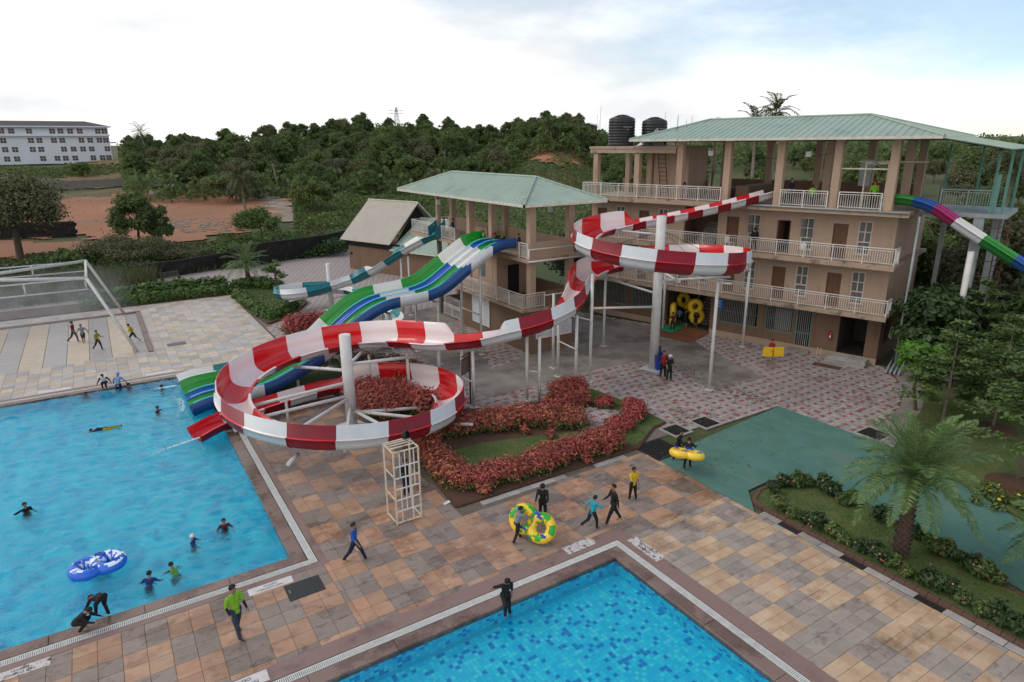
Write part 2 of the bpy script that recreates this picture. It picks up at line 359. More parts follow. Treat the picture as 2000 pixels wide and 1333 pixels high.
water_mat('water_rippled', .8, 5.0); water_mat('water_calm', .16, 2.2)

# ------------------------------------------------------------------ the land
P1 = (-30.0, 3.75, 20.2, 42.45)       # big pool: x0 x1 y0 y1
P2 = (-14.0, 12.95, -12.0, 14.25)     # near pool
def frange(a, b, s):
    r_ = []; v = a
    while v < b-1e-6: r_.append(v); v += s
    return r_
xs = sorted(set(frange(-700, -150, 50) + frange(-150, 220, 6) + frange(220, 900, 40) + [P1[0], P1[1], P2[0], P2[1], -14]))
ys = sorted(set(frange(-60, 60, 12) + frange(60, 320, 6) + frange(320, 1400, 60) + [P1[2], P1[3], P2[2], P2[3]]))
mb = MB(); idx = {}
for j, y in enumerate(ys):
    for i, x in enumerate(xs): idx[i, j] = len(mb.v); mb.v.append((x, y, T(x, y) - .08))
def inr(x, y, r_): return r_[0] < x < r_[1] and r_[2] < y < r_[3]
for j in range(len(ys)-1):
    for i in range(len(xs)-1):
        cx, cy = (xs[i]+xs[i+1])/2, (ys[j]+ys[j+1])/2
        if inr(cx, cy, P1) or inr(cx, cy, P2): continue
        mb.f.append((idx[i, j], idx[i+1, j], idx[i+1, j+1], idx[i, j+1])); mb.m.append(0); mb.sm.append(True)
tag(mb.build('ground', 'land'), kind='structure')
def inpoly(x, y, P):
    c = False; j = len(P)-1
    for i in range(len(P)):
        if (P[i][1] > y) != (P[j][1] > y) and x < (P[j][0]-P[i][0])*(y-P[i][1])/(P[j][1]-P[i][1])+P[i][0]: c = not c
        j = i
    return c
def drape(name, poly, mat_, res, lift, kind='structure', wob=1.5):
    """a sheet of another ground cover lying on the land"""
    P = [(p[0], p[1]) for p in poly]; x0 = min(p[0] for p in P); x1 = max(p[0] for p in P); y0 = min(p[1] for p in P); y1 = max(p[1] for p in P)
    mb = MB(); vi = {}
    def vert(i, j):
        if (i, j) not in vi:
            x, y = x0+i*res, y0+j*res; vi[i, j] = len(mb.v); mb.v.append((x, y, T(x, y)+lift+.12*math.sin(x*.5)*math.sin(y*.43)*min(1, lift*2)))
        return vi[i, j]
    for j in range(int((y1-y0)/res)+1):
        for i in range(int((x1-x0)/res)+1):
            cx, cy = x0+(i+.5)*res, y0+(j+.5)*res
            if inpoly(cx+wob*math.sin(cy*.8+cx*.3)+.5*wob*math.sin(cy*2.3), cy+wob*math.sin(cx*.7)+.5*wob*math.sin(cx*2.1+cy), P):
                mb.f.append((vert(i, j), vert(i+1, j), vert(i+1, j+1), vert(i, j+1))); mb.m.append(0); mb.sm.append(True)
    return tag(mb.build(name, mat_), kind=kind)
pts = lambda *l: [on(*p) for p in l]
drape('red_earth_field', pts((-60, 425), (60, 400), (180, 386), (330, 372), (450, 366), (540, 378), (585, 400), (570, 425), (480, 448), (400, 470), (310, 478), (215, 470), (110, 462), (20, 470), (-60, 480)), 'red_earth', .6, .12)
drape('red_earth_bank', pts((-40, 480), (60, 470), (150, 478), (215, 488), (200, 505), (90, 500), (-40, 515)), 'red_earth', .5, .1)
drape('dry_field', pts((110, 350), (200, 332), (330, 328), (350, 336), (330, 345), (440, 345), (430, 362), (250, 366), (110, 372)), 'dry_grass', .8, .2)
drape('dry_meadow', pts((150, 318), (300, 317), (345, 326), (190, 334)), 'dry_grass', 1.2, .2)
drape('dirt_track', pts((480, 350), (520, 345), (560, 395), (600, 420), (585, 445), (540, 430), (500, 380)), 'gravel', .5, .18)
drape('hillside_cutting', pts((1020, 300), (1100, 290), (1160, 296), (1165, 322), (1090, 330), (1035, 318)), 'red_earth', .8, .35)
# sand heap by the field wall
c = on(412, 372); mb = MB(); prof = [(4.6, 0), (3.2, .7), (1.9, 1.5), (.8, 2.0), (.05, 2.2)]
mb.lathe(prof, (0, 0, 0), 18); me = mb.mesh('sand_heap', 'gravel')
for v in me.vertices: v.co.x *= 1+.2*math.sin(v.co.y*1.3); v.co.z *= 1+.12*math.sin(v.co.x*2)
tag(ob('sand_heap', me, loc=c), 'pale grey sand heap at the far edge of the red field', 'sand heap')

# ------------------------------------------------------------------ pools
def grid_sheet(name, mat_, x0, x1, y0, y1, res, zf, smooth=True, kind='structure'):
    nx, ny = int((x1-x0)/res)+1, int((y1-y0)/res)+1
    X = np.linspace(x0, x1, nx+1); Y = np.linspace(y0, y1, ny+1); gx, gy = np.meshgrid(X, Y); gz = zf(gx, gy)
    v = np.stack([gx, gy, gz], -1).reshape(-1, 3); k = np.arange((nx+1)*(ny+1)).reshape(ny+1, nx+1)
    f = np.stack([k[:-1, :-1], k[:-1, 1:], k[1:, 1:], k[1:, :-1]], -1).reshape(-1, 4)
    me = bpy.data.meshes.new(name); me.from_pydata(v.tolist(), [], f.tolist()); me.materials.append(MT[mat_])
    me.polygons.foreach_set('use_smooth', [smooth]*len(f)); o = ob(name, me); return tag(o, kind=kind)
def waves(x, y):
    rs = np.random.RandomState(3); z = 0*x
    for i in range(22):
        a = rs.uniform(-1.1, 1.1)+1.05; k = rs.uniform(3.5, 17); z = z + rs.uniform(.5, 1)*.09/k*np.sin(k*(x*np.cos(a)+y*np.sin(a))+rs.uniform(0, 6.3)+1.2*np.sin(.6*x+.4*y+i))
    return z
grid_sheet('pool_water', 'water_rippled', -10, P1[1]-.001, P1[2]+.001, P1[3]-.001, .075, lambda x, y: waves(x, y)-.05)
def calm(x, y): return -.075 + .0045*np.sin(2.3*x+1.1*y)+.004*np.sin(1.2*x-3.1*y+1)+.003*np.sin(4.1*x+3*y)
grid_sheet('near_pool_water', 'water_calm', -2, P2[1]-.001, -4, P2[3]-.001, .18, calm)
def basin(name, r_, depth, xlo, ylo, yhi, tile, mat_, nmax):
    """sloped floor and walls lined with mosaic squares, each a chip of its own"""
    b = MB(); x1 = r_[1]; d = -depth
    b.add([(xlo, ylo, d), (x1+.02, ylo, d), (x1+.02, yhi, d), (xlo, yhi, d)], [(0, 1, 2, 3)])
    b.box(x1+.02, x1+.12, ylo-.1, yhi+.1, d, -.11)
    b.box(xlo, x1+.02, yhi, yhi+.1, d, -.11); b.box(xlo, x1+.02, ylo-.1, ylo, d, -.11)
    root = tag(b.build(name, 'grout'), kind='structure')
    st = MB(); cells = []; g = .006
    def quad(P0, U, V, nrm):
        a = tile-2*g; o = P0+U*g+V*g+nrm*.006
        return [o, o+U*a, o+U*a+V*a, o+V*a]
    for i in range(int((x1-xlo)/tile)):
        for j in range(int((yhi-ylo)/tile)):
            P0 = Vector((x1-(i+1)*tile, ylo+j*tile, d)); cells.append((P0.xy.length, P0, Vector((1/1, 0, 0)), Vector((0, 1, 0)), Vector((0, 0, 1))))
    nz = int((depth-.11)/tile)
    for k in range(nz):
        for j in range(int((yhi-ylo)/tile)):
            P0 = Vector((x1+.02, yhi-j*tile, -.12-(k+1)*tile)); cells.append((P0.xy.length, P0, Vector((0, -1, 0)), Vector((0, 0, 1)), Vector((-1, 0, 0))))
        for i in range(int((x1-xlo)/tile)):
            P0 = Vector((x1-(i+1)*tile, yhi, -.12-(k+1)*tile)); cells.append((P0.xy.length, P0, Vector((1, 0, 0)), Vector((0, 0, 1)), Vector((0, -1, 0))))
    cells.sort(key=lambda q: q[0]); vis = [q for q in cells if (q[1]-Vector((0, 0, CAMH))).dot(AF) > 8]
    m1 = None; n = 0
    for q in vis:
        v = (Vector(q[1])-Vector((0, 0, CAMH))); px, py = 1000+FOC*v.dot(AR)/v.dot(AF), 666.5-FOC*v.dot(AU)/v.dot(AF)
        if n < nmax and 0 < px < 2000 and py < 1333 and q[4].z > .5:
            if m1 is None:
                t_ = MB(); t_.add(quad(Vector((0, 0, 0)), q[2], q[3], q[4]), [(0, 1, 2, 3)]); m1 = t_.mesh('mosaic_tile', mat_)
            ob('mosaic_tile', m1, root, q[1]); n += 1
        else: st.add(quad(q[1], q[2]*1, q[3], q[4]), [(0, 1, 2, 3)])
    tag(st.build('mosaic_tiles', mat_, root), kind='stuff'); return root
basin('near_pool_basin', P2, .98, -1.0, 2.0, P2[3]+.02, .135, 'mosaic', 290)
basin('pool_basin', P1, 1.25, -15, P1[2]-.02, P1[3]+.02, .21, 'mosaic_big', 0)
# floor drains seen through the near pool
for (px, py) in ((1195, 1137), (1232, 1165)):
    p = at(px, py, -1.0); b = MB(); b.box(-.17, .17, -.17, .17, 0, .02)
    for k in range(5): b.box(-.15, .15, -.15+k*.065, -.12+k*.065, .02, .03, 1)
    tag(b.build('pool_drain', ['grey_wall', 'concrete_light'], loc=(p.x, p.y, -1.04)), 'square grey drain grille on the near pool floor, ' + ('left one' if px < 1200 else 'right one'), 'drain')
# coping, gutters and outer bands, each pool rimmed by an L of straight runs
def rim(name, r_, xlo, ylo, far):
    root = tag(empty(name), kind='structure')
    X, Y0, Y1 = r_[1], r_[2], r_[3]
    def run(part, a, b, z0, z1, mat_, ybot=True):
        m = MB()
        ya, yb = (Y0-b if far else ylo), (Y1+b)
        ins = [(X+a, X+b, ya, yb), (xlo, X+a, Y1+a, Y1+b)] + ([(xlo, X+a, Y0-b, Y0-a)] if far else [])
        for q in ins: m.box(q[0], q[1], q[2], q[3], z0, z1)
        return m.build(part, mat_, root)
    # coping slabs
    m = None
    for side in range(3 if far else 2):
        L_ = 2.4
        rngs = frange((Y0 if far else ylo), Y1, L_) if side == 0 else frange(xlo, X, L_)
        for v in rngs:
            b = MB(); e = min(v+L_, Y1 if side == 0 else X)-.008
            if side == 0: b.bbox(X+.0, X+.46, v, e + (.0 if e < Y1-.05 else .46), -.25, .0, .012)
            elif side == 1: b.bbox(v, e, Y1, Y1+.46, -.25, .0, .012)
            else: b.bbox(v, e + (0 if e < X-.05 else .46), Y0-.46, Y0, -.25, .0, .012)
            b.build('coping_slab', 'granite', root)
    run('gutter_channel', .46, .76, -.2, -.09, 'gutter')
    # grating of cross bars
    m = MB(); y = (Y0-.72) if far else ylo
    while y < Y1+.72:
        m.box(X+.5, X+.72, y, y+.032, -.03, -.004); y += .05
    x = xlo
    while x < X+.5:
        m.box(x, x+.032, Y1+.5, Y1+.72, -.03, -.004)
        if far: m.box(x, x+.032, Y0-.72, Y0-.5, -.03, -.004)
        x += .05
    for a in (.5, .72):
        m.box(X+a-.012, X+a+.012, (Y0-.72) if far else ylo, Y1+.72, -.032, -.006); m.box(xlo, X+.5, Y1+a-.012, Y1+a+.012, -.032, -.006)
        if far: m.box(xlo, X+.5, Y0-a-.012, Y0-a+.012, -.032, -.006)
    tag(m.build('gutter_grating', 'grating', root), kind='stuff')
    run('outer_band', .76, 1.32 if not far else 1.0, -.2, .003, 'granite_rough')
    return root
rim('near_pool_rim', P2, -2.0, -4.0, False)
rim('pool_rim', P1, -15.0, P1[2], True)

# ------------------------------------------------------------------ paved deck
deck = tag(empty('pool_deck'), kind='structure')
B = 1.17
def deck_region(x0, x1, y0, y1, ox, oy, nsub, pair, holes=()):
    out = []
    i0 = math.floor((x0-ox)/B); i1 = math.ceil((x1-ox)/B); j0 = math.floor((y0-oy)/B); j1 = math.ceil((y1-oy)/B)
    for i in range(i0, i1):
        for j in range(j0, j1):
            c_ = (i+j) % 2
            if rng.random() < .015: c_ = 1-c_
            n = nsub[c_]
            for a in range(n):
                for b in range(n):
                    tx0, ty0 = ox+i*B+a*B/n, oy+j*B+b*B/n; tx1, ty1 = tx0+B/n, ty0+B/n
                    tx0, tx1, ty0, ty1 = max(tx0, x0), min(tx1, x1), max(ty0, y0), min(ty1, y1)
                    if tx1-tx0 < .06 or ty1-ty0 < .06: continue
                    cx, cy = (tx0+tx1)/2, (ty0+ty1)/2
                    if any(inr(cx, cy, h) if len(h) == 4 and not hasattr(h[0], '__len__') else inpoly(cx, cy, h) for h in holes): continue
                    out.append((cx, cy, tx1-tx0, ty1-ty0, pair[c_]))
    return out
B1X, B2X, B2Y = P1[1]+1.0, P2[1]+1.32, P2[3]+1.32
RED_PL = [(9.6, 19.55), (19.25, 19.55), (19.25, 45), (9.9, 45), (9.9, 26)]
tl = []
tl += deck_region(-4.0, B1X, B2Y, P1[2]-1.0, 4.59, 15.78, (2, 2), ('tile_orange', 'tile_grey'))
tl += deck_region(B1X, B2X, B2Y, 33.5, 4.59, 15.78, (2, 2), ('tile_orange', 'tile_grey'), [RED_PL])
tl += deck_region(B2X, 19.2, -1.0, 14.9, 14.28, 15.78, (3, 3), ('tile_sand', 'tile_stone'))
tl += deck_region(B2X, 19.2, 14.9, 19.55, 14.28, 15.78, (2, 3), ('tile_orange', 'tile_grey'))
tl += deck_region(B1X, 9.7, 33.5, 36, 4.59, 15.78, (2, 2), ('tile_orange', 'tile_grey'))
far_t = deck_region(-16, 9.6, P1[3]+1.0, 48.9, -2.62, 47.8, (2, 2), ('tile_cream', 'tile_palegrey'))
far_t += deck_region(1.97, 9.6, 48.9, 64.8, -2.62, 47.8, (2, 2), ('tile_cream', 'tile_palegrey'))
far_t += deck_region(-16, 1.97, 62.16, 64.8, -2.62, 47.8, (2, 2), ('tile_cream', 'tile_palegrey'))
def vis(x, y, z=0):
    v = Vector((x, y, z-CAMH)); d = v.dot(AF)
    if d < 1: return None
    return 1000+FOC*v.dot(AR)/d, 666.5-FOC*v.dot(AU)/d, d
cache = {}; st = {}; n = 0
tl = [t for t in tl if (lambda q: q and -150 < q[0] < 2150 and q[1] < 1480)(vis(t[0], t[1]))]
def inframe(t):
    q = vis(t[0], t[1]); return q and 0 < q[0] < 2000 and q[1] < 1333
big = sorted([t for t in tl if inframe(t)], key=lambda t: math.hypot(t[0], t[1])/(t[2]*t[3]))[:300]; bigs = set(map(id, big))
for t in tl + far_t:
    cx, cy, sx, sy, mt = t; hz = .008*rng.random()
    if id(t) in bigs:
        key = (round(sx, 2), round(sy, 2), mt)
        if key not in cache:
            b = MB(); b.bbox(-sx/2+.004, sx/2-.004, -sy/2+.004, sy/2-.004, -.05, 0, .006); cache[key] = b.mesh('tile', mt)
        ob('tile', cache[key], deck, (cx, cy, -.006+hz))
    else:
        st.setdefault(mt, MB()).bbox(cx-sx/2+.004, cx+sx/2-.004, cy-sy/2+.004, cy+sy/2-.004, -.06, -.006+hz, .006)
for mt, b in st.items(): tag(b.build('tiles', mt, deck), kind='stuff')
b = MB()                                              # mortar bed under the tiles
for q in ((-4, B1X, B2Y, P1[2]-1.0), (B1X, B2X, B2Y, 36), (B2X, 19.2, -1, 36), (-16, 9.6, P1[3]+1.0, 48.93), (1.97, 9.6, 48.93, 64.8), (-16, 1.97, 62.16, 64.8)): b.box(q[0], q[1], q[2], q[3], -.09, -.02)
b.build('mortar_bed', 'joint', deck)
# white depth signs lettered on the deck
def text_mesh(s, size, mat_, depth=.002, name='lettering'):
    cu = bpy.data.curves.new(name, 'FONT'); cu.body = s; cu.size = size; cu.align_x = 'CENTER'; cu.align_y = 'CENTER'; cu.extrude = depth
    o = bpy.data.objects.new(name, cu); col.objects.link(o); dg = bpy.context.evaluated_depsgraph_get(); dg.update()
    me = bpy.data.meshes.new_from_object(o.evaluated_get(dg)); bpy.data.objects.remove(o); me.materials.clear(); me.materials.append(MT[mat_]); return me
M('sign_worn', (.62, .57, .55), (.5, .44, .42), 6, .7, dirt=(.1, .085, .085), dscale=7, dlo=.53, dhi=.6)
M('sign_clean', (.66, .62, .6), (.56, .52, .5), 6, .7, dirt=(.3, .26, .25), dscale=5, dlo=.6, dhi=.7)
def deck_sign(x, y, rz, w_, h_, l1, l2, mt, label):
    o = empty('depth_sign', (x, y, .004), rz, label, 'sign')
    b = MB(); b.bbox(-w_/2, w_/2, -h_/2, h_/2, -.01, .006, .003); b.build('plate', mt, o)
    if l1: tag(ob('lettering', text_mesh(l1, h_*.36, 'text_dark'), o, (0, h_*.2, .008)), kind='stuff')
    if l2: tag(ob('lettering', text_mesh(l2, h_*.36, 'text_dark'), o, (0, -h_*.22, .008)), kind='stuff')
deck_sign(2.85, 19.0, math.pi, 1.35, .36, 'NO DIVING', 'DEPTH', 'sign_clean', 'white NO DIVING sign set in the deck near the lime shirted man')
deck_sign(-3.6, 19.0, math.pi, 1.35, .36, 'NO DIVING', 'DEPTH', 'sign_worn', 'worn white sign in the deck at the left bottom edge')
deck_sign(at(474, 1342).x, 15.3, math.pi, 1.3, .42, 'NO DIVING', 'DEPTH', 'sign_clean', 'white DEPTH sign on the deck cut by the bottom edge of the picture')
deck_sign(12.35, 15.42, 0, 1.2, .42, '', '', 'sign_worn', 'badly worn speckled sign beside the near pool corner, left of the two')
deck_sign(14.15, 14.05, -math.pi/2, 1.45, .42, 'NO DIVING', 'BEYOND', 'sign_worn', 'worn white sign beside the near pool corner, right of the two')
deck_sign(-3.5, 43.75, 0, 1.6, .4, '', '', 'sign_clean', 'pale blank sign strip on the far deck behind the big pool')
deck_sign(1.9, 43.75, 0, 1.6, .4, '', '', 'sign_clean', 'pale blank sign strip beside the teal slide end')
b = MB(); b.bbox(-.55, .55, -.42, .42, -.01, .012, .006); b.box(-.47, -.42, -.05, .13, .012, .02, 1)
tag(b.build('access_cover', ['tank_black', 'grey_wall'], loc=(3.72, 18.32, .004)), 'dark grey access cover in the deck near the NO DIVING sign', 'cover')
b = MB(); b.bbox(-.6, .6, -.4, .4, -.01, .012, .006)
for k in range(9): b.box(-.55, .55, -.36+k*.085, -.325+k*.085, .012, .02, 1)
tag(b.build('floor_grate', ['grey_wall', 'concrete'], loc=(3.47, 50.0, .004)), 'grey rectangular floor grate in the far sandstone deck', 'grate')
# splash pad: striped sunken floor
pad = tag(empty('splash_pad_floor'), kind='structure'); k = 0; x = -14.6
while x < 1.6:
    b = MB(); b.bbox(x+.01, min(x+1.27, 1.65), 48.95, 61.95, -.1, -.04, .006); b.build('stripe_panel', 'tile_cream' if k % 2 else 'tile_palegrey', pad); x += 1.285; k += 1
b = MB(); b.box(-16, 1.95, 61.95, 62.15, -.08, .1); b.box(1.66, 1.95, 48.95, 61.95, -.08, .06); b.build('kerb', 'granite_rough', pad)
# ------------------------------------------------------------------ plaza
PLAZA = [(19.25, 20.3), (22.4, 20.3), (24.6, 19.75), (28.85, 19.65), (28.95, 15.2), (30.3, 15.35), (34.0, 16.2), (37.0, 17.6), (39.6, 20.0), (36.4, 31.5), (33, 40), (30, 50), (9.7, 64.8), (9.7, 45), (14.0, 36), (13.6, 27.5), (19.6, 27.2)]
plaza = tag(empty('paved_plaza'), kind='structure')
b = MB(); b.prism(PLAZA, -.075, -.03); b.build('paver_bed', 'paver_bed', plaza)
CONC = [[(16.6, 29.1), (24.0, 29.5), (27.9, 29.35), (29.0, 27.3), (27.6, 23.1), (31.9, 22.95), (33.2, 28.0), (35.0, 33.0), (32, 42), (27, 46), (27.2, 34.3), (22.9, 34.2), (19.3, 33.1), (20.8, 38.2), (20.0, 40.1), (16.6, 40.0)],
        [(16.6, 40.0), (20.2, 40.2), (23.5, 46), (23.5, 50), (16.5, 47.5), (13.5, 41)]]
c_holes = [(22.9, 27.2, 34.2, 52)]
cells = []; CW, CH_ = .29, .20
for i in range(int(30/CW)):
    for j in range(int(31/CH_)):
        x, y = 11+i*CW, 15.2+j*CH_
        if not inpoly(x, y, PLAZA) or any(inpoly(x, y, q) for q in CONC): continue
        if x < 21.9 and y < 24.5 or x < 19.5 and y < 27.4: continue
        red = (j % 3 == 0) and ((i + j//3) % 2 == 0)
        if rng.random() < .012: red = not red
        cells.append((x, y, red))
cells.sort(key=lambda q: math.hypot(q[0], q[1]))
def paver(b, x, y, z):                               # wavy-sided interlocking block
    hx, hy, t_ = CW/2-.006, CH_/2-.006, .022
    top = [(-hx, -hy+t_), (-hx+t_*1.4, -hy), (hx-t_*1.4, -hy), (hx, -hy+t_), (hx, hy-t_), (hx-t_*1.4, hy), (-hx+t_*1.4, hy), (-hx, hy-t_)]
    n_ = len(top); v = [(x+p[0], y+p[1], -.04) for p in top]+[(x+p[0], y+p[1], z) for p in top]
    b.add(v, [tuple(range(n_, 2*n_))]+[(i, (i+1) % n_, n_+(i+1) % n_, n_+i) for i in range(n_)])
pm = {}
for r_ in (0, 1):
    b = MB(); paver(b, 0, 0, 0); pm[r_] = b.mesh('paver', 'paver_red' if r_ else 'paver_white')
sb = [MB(), MB()]; n = 0
for (x, y, r_) in cells:
    if n < 300 and inframe((x, y)): ob('paver', pm[int(r_)], plaza, (x, y, .006*rng.random())); n += 1
    else: paver(sb[int(r_)], x, y, .006*rng.random())
for r_ in (0, 1): tag(sb[r_].build('pavers', 'paver_red' if r_ else 'paver_white', plaza), kind='stuff')
# farther paving, too far off to tell the blocks apart
def checker_paving(name):
    m = bpy.data.materials.new(name); m.use_nodes = True; nt = m.node_tree; N = nt.nodes.new; L = nt.links.new
    g_ = N('ShaderNodeNewGeometry'); br = N('ShaderNodeTexBrick'); br.inputs['Scale'].default_value = 1.0; br.inputs['Brick Width'].default_value = .58; br.inputs['Row Height'].default_value = .6
    br.inputs['Mortar Size'].default_value = .17; br.inputs['Mortar Smooth'].default_value = .1; br.offset = .5
    br.inputs['Color1'].default_value = (.30, .17, .15, 1); br.inputs['Color2'].default_value = (.24, .15, .135, 1); br.inputs['Mortar'].default_value = (.36, .31, .29, 1)
    L(g_.outputs['Position'], br.inputs['Vector'])
    n = N('ShaderNodeTexNoise'); n.inputs['Scale'].default_value = 1.2; n.inputs['Detail'].default_value = 6; L(g_.outputs['Position'], n.inputs['Vector'])
    mr = N('ShaderNodeMapRange'); mr.inputs[3].default_value = .72; mr.inputs[4].default_value = 1.15; L(n.outputs[0], mr.inputs[0])
    mx = N('ShaderNodeMix'); mx.data_type = 'RGBA'; mx.blend_type = 'MULTIPLY'; mx.inputs[0].default_value = 1
    cb = N('ShaderNodeCombineColor'); [L(mr.outputs[0], cb.inputs[i]) for i in range(3)]
    L(br.outputs[0], mx.inputs[6]); L(cb.outputs[0], mx.inputs[7]); bs = nt.nodes['Principled BSDF']; bs.inputs['Roughness'].default_value = .8; L(mx.outputs[2], bs.inputs['Base Color']); MT[name] = m
checker_paving('paving_far')
b = MB(); b.prism([(9.75, 43), (14, 46.1), (27, 46.1), (33, 46), (28, 60), (24, 72), (30, 90), (14, 82), (-1, 76.5), (-20, 70), (-20, 68.6), (9.5, 68.6), (13, 66), (15, 62), (15, 57), (10.4, 51.5), (9.75, 51)], -.06, -.008)
tag(b.build('far_paving', 'paving_far'), kind='structure')
b = MB()
for q in CONC: b.prism(q, -.05, .006)
tag(b.build('concrete_apron', 'concrete'), kind='structure')
# expansion joints cut in the apron
b = MB()
for (p, q) in (((16.7, 34.5), (19.6, 34.2)), ((20.2, 29.35), (21.4, 34.0)), ((24.3, 29.5), (26.0, 34.0)), ((27.3, 34.5), (33.5, 31.0)), ((28.5, 27.6), (33, 27.2))):
    d = (Vector(q)-Vector(p)); b.obox((Vector(p)+d/2), math.atan2(d.y, d.x), d.length/2, .018, .006, .0085)
tag(b.build('apron_joint', 'joint'), kind='structure')
b = MB(); b.prism([(28.9, 14.5), (30.3, 15.3), (34.0, 16.15), (37.0, 17.5), (39.7, 19.9), (40.6, 19.2), (37.6, 16.6), (34.2, 15.2), (30.5, 14.2), (29.0, 13.7)], -.05, .012)
tag(b.build('plaza_kerb', 'concrete'), kind='structure')
# green rolled matting over the walkway
b = MB(); MATP = [(19.22, 18.65), (19.22, 13.6), (20.3, 14.75), (21.8, 14.8), (23.3, 13.7), (23.45, 12.1), (23.0, 10.1), (22.75, 8.3), (22.3, 5.9), (22, 2), (26.3, 2), (26.7, 7.6), (27.1, 8.7), (28.2, 11), (29.0, 13.7), (28.85, 14.6), (28.8, 19.62), (21.5, 18.95)]
b.prism(MATP, -.04, .012); tag(b.build('green_matting', 'mat_green'), kind='structure')
b = MB()
for k in range(1, 6): b.box(19.3+k*1.6, 19.33+k*1.6, 15.0, 18.9, .012, .017)
b.box(23.5, 23.53, 2, 12, .012, .017); b.box(25.0, 25.03, 2, 14, .012, .017); tag(b.build('matting_seam', 'green_steel'), kind='structure')

# ------------------------------------------------------------------ lawns and planters
def tufts(name, poly, mat_, n, h, wd, z=0.0, parent=None, seed=1, lean=.5):
    rs = random.Random(seed); x0 = min(p[0] for p in poly); x1 = max(p[0] for p in poly); y0 = min(p[1] for p in poly); y1 = max(p[1] for p in poly); b = MB(); k = 0
    while k < n:
        x, y = rs.uniform(x0, x1), rs.uniform(y0, y1)
        if not inpoly(x, y, poly): continue
        a = rs.uniform(0, 6.28); hh = h*rs.uniform(.5, 1.2); ux, uy = math.cos(a)*wd, math.sin(a)*wd; lx, ly = rs.uniform(-lean, lean)*hh, rs.uniform(-lean, lean)*hh
        zz = z if not callable(z) else z(x, y)
        b.add([(x-ux, y-uy, zz), (x+ux, y+uy, zz), (x+lx, y+ly, zz+hh)], [(0, 1, 2)]); k += 1
    return tag(b.build(name, mat_, parent), kind='stuff')
ISL = [(19.62, 13.5), (19.75, 14.05), (20.6, 14.45), (21.8, 14.4), (22.9, 13.5), (23.1, 12.1), (22.6, 10.1), (22.35, 8.3), (21.95, 5.9), (21.6, 2), (19.62, 2)]
def bed(name, poly, z, mat_, edge, edge_mat, label=None, ez=.1):
    b = MB(); b.prism(poly, -.06, z); o = tag(b.build(name, mat_), kind='structure')
    if edge:
        n_ = len(poly); m_ = []
        for i in range(n_):
            p, q = Vector(poly[i]), Vector(poly[(i+1) % n_]); d = q-p; L_ = d.length; k = max(1, int(L_/.32))
            for s in range(k):
                c_ = p+d*((s+.5)/k); a = math.atan2(d.y, d.x); e = MB(); e.bbox(-L_/k/2+.006, L_/k/2-.006, -edge/2, edge/2, -.05, ez+rng.uniform(-.012, .012), .012)
                ob('edge_stone', e.mesh('edge_stone', edge_mat), o, (c_.x, c_.y, 0), (0, 0, a+rng.uniform(-.02, .02)))
    return o
bed('island_lawn', ISL, .09, 'lawn', .16, 'brick_edge', ez=.13)
tufts('island_grass', ISL, 'grass_blade', 9000, .05, .012, .09, seed=2)
b = MB(); b.box(19.22, 19.5, 2, 13.4, -.05, -.02); b.box(19.2, 19.24, 2, 13.4, -.05, .0); tag(b.build('drain_channel', 'dark'), kind='structure')
b = MB(); y = 3.0
while y < 13:                                          # cover slabs over parts of the channel
    if not (6.2 < y < 7.6 or 9.2 < y < 10.2 or 11.4 < y < 12.6): b.bbox(19.21, 19.52, y, y+.78, -.03, .012, .006)
    y += .8
tag(b.build('drain_cover_slabs', 'tile_palegrey'), kind='structure')
PLR = [(9.95, 19.95), (19.3, 19.95), (19.9, 20.35), (21.4, 21.2), (22.3, 21.3), (22.45, 24.2), (22.1, 27.0), (21.2, 27.4), (19.4, 26.9), (16.5, 27.3), (14.6, 28.3), (14.2, 30.5), (14.6, 33), (13.8, 35.5), (10.6, 35.8), (9.95, 33), (10.2, 28), (10.35, 25)]
bed('red_planter_bed', PLR, .08, 'soil_planter', .1, 'soil_planter', ez=.07)
LAW1 = [(11.6, 22.0), (12.4, 21.2), (17.6, 21.6), (18.8, 22.0), (17.6, 22.9), (13.4, 24.2), (11.7, 24.2)]
LAW2 = [(19.2, 20.1), (19.9, 20.38), (21.4, 21.22), (22.28, 21.32), (22.42, 24.2), (22.08, 26.95), (21.2, 27.35), (20.6, 26.6), (20.9, 24.8), (21.2, 23.2), (19.6, 21.7), (18.6, 21.2)]
for k, q in enumerate((LAW1, LAW2)):
    b = MB(); b.prism(q, .03, .1); tag(b.build('planter_lawn', 'lawn'), kind='structure'); tufts('planter_grass', q, 'grass_blade', 3000, .045, .012, .1, seed=5+k)
b = MB(); rs = random.Random(4)                       # little paved oval inside the planter
oval = [(18.5, 24.2), (19.2, 25.0), (20.6, 24.6), (21.2, 23.6), (20.8, 22.7), (19.3, 22.2), (18.4, 22.8)]
po = tag(empty('planter_paving'), kind='structure'); bb = MB(); bb.prism(oval, .05, .095); bb.build('paver_bed', 'paver_bed', po)
for i in range(14):
    for j in range(18):
        x, y = 18.2+i*.29, 21.9+j*.2
        if inpoly(x, y, oval): ob('paver', pm[1 if (j % 3 == 0 and (i+j//3) % 2 == 0) else 0], po, (x, y, .105))
b = MB(); b.box(9.55, 9.78, 19.7, 22.5, -.055, -.03); b.box(9.55, 13, 19.55, 19.8, -.055, -.03); b.box(14.5, 16.4, 19.55, 19.8, -.055, -.03); b.box(17.8, 19.1, 19.55, 19.8, -.055, -.03)
tag(b.build('drain_channel', 'dark'), kind='structure')
b = MB()
for q in ((10.9, 14.4), (16.5, 17.7)):
    x = q[0]
    while x < q[1]: b.bbox(x, x+.56, 19.54, 19.82, -.03, .014, .006); x += .58
tag(b.build('drain_cover_slabs', 'tile_palegrey'), kind='structure')
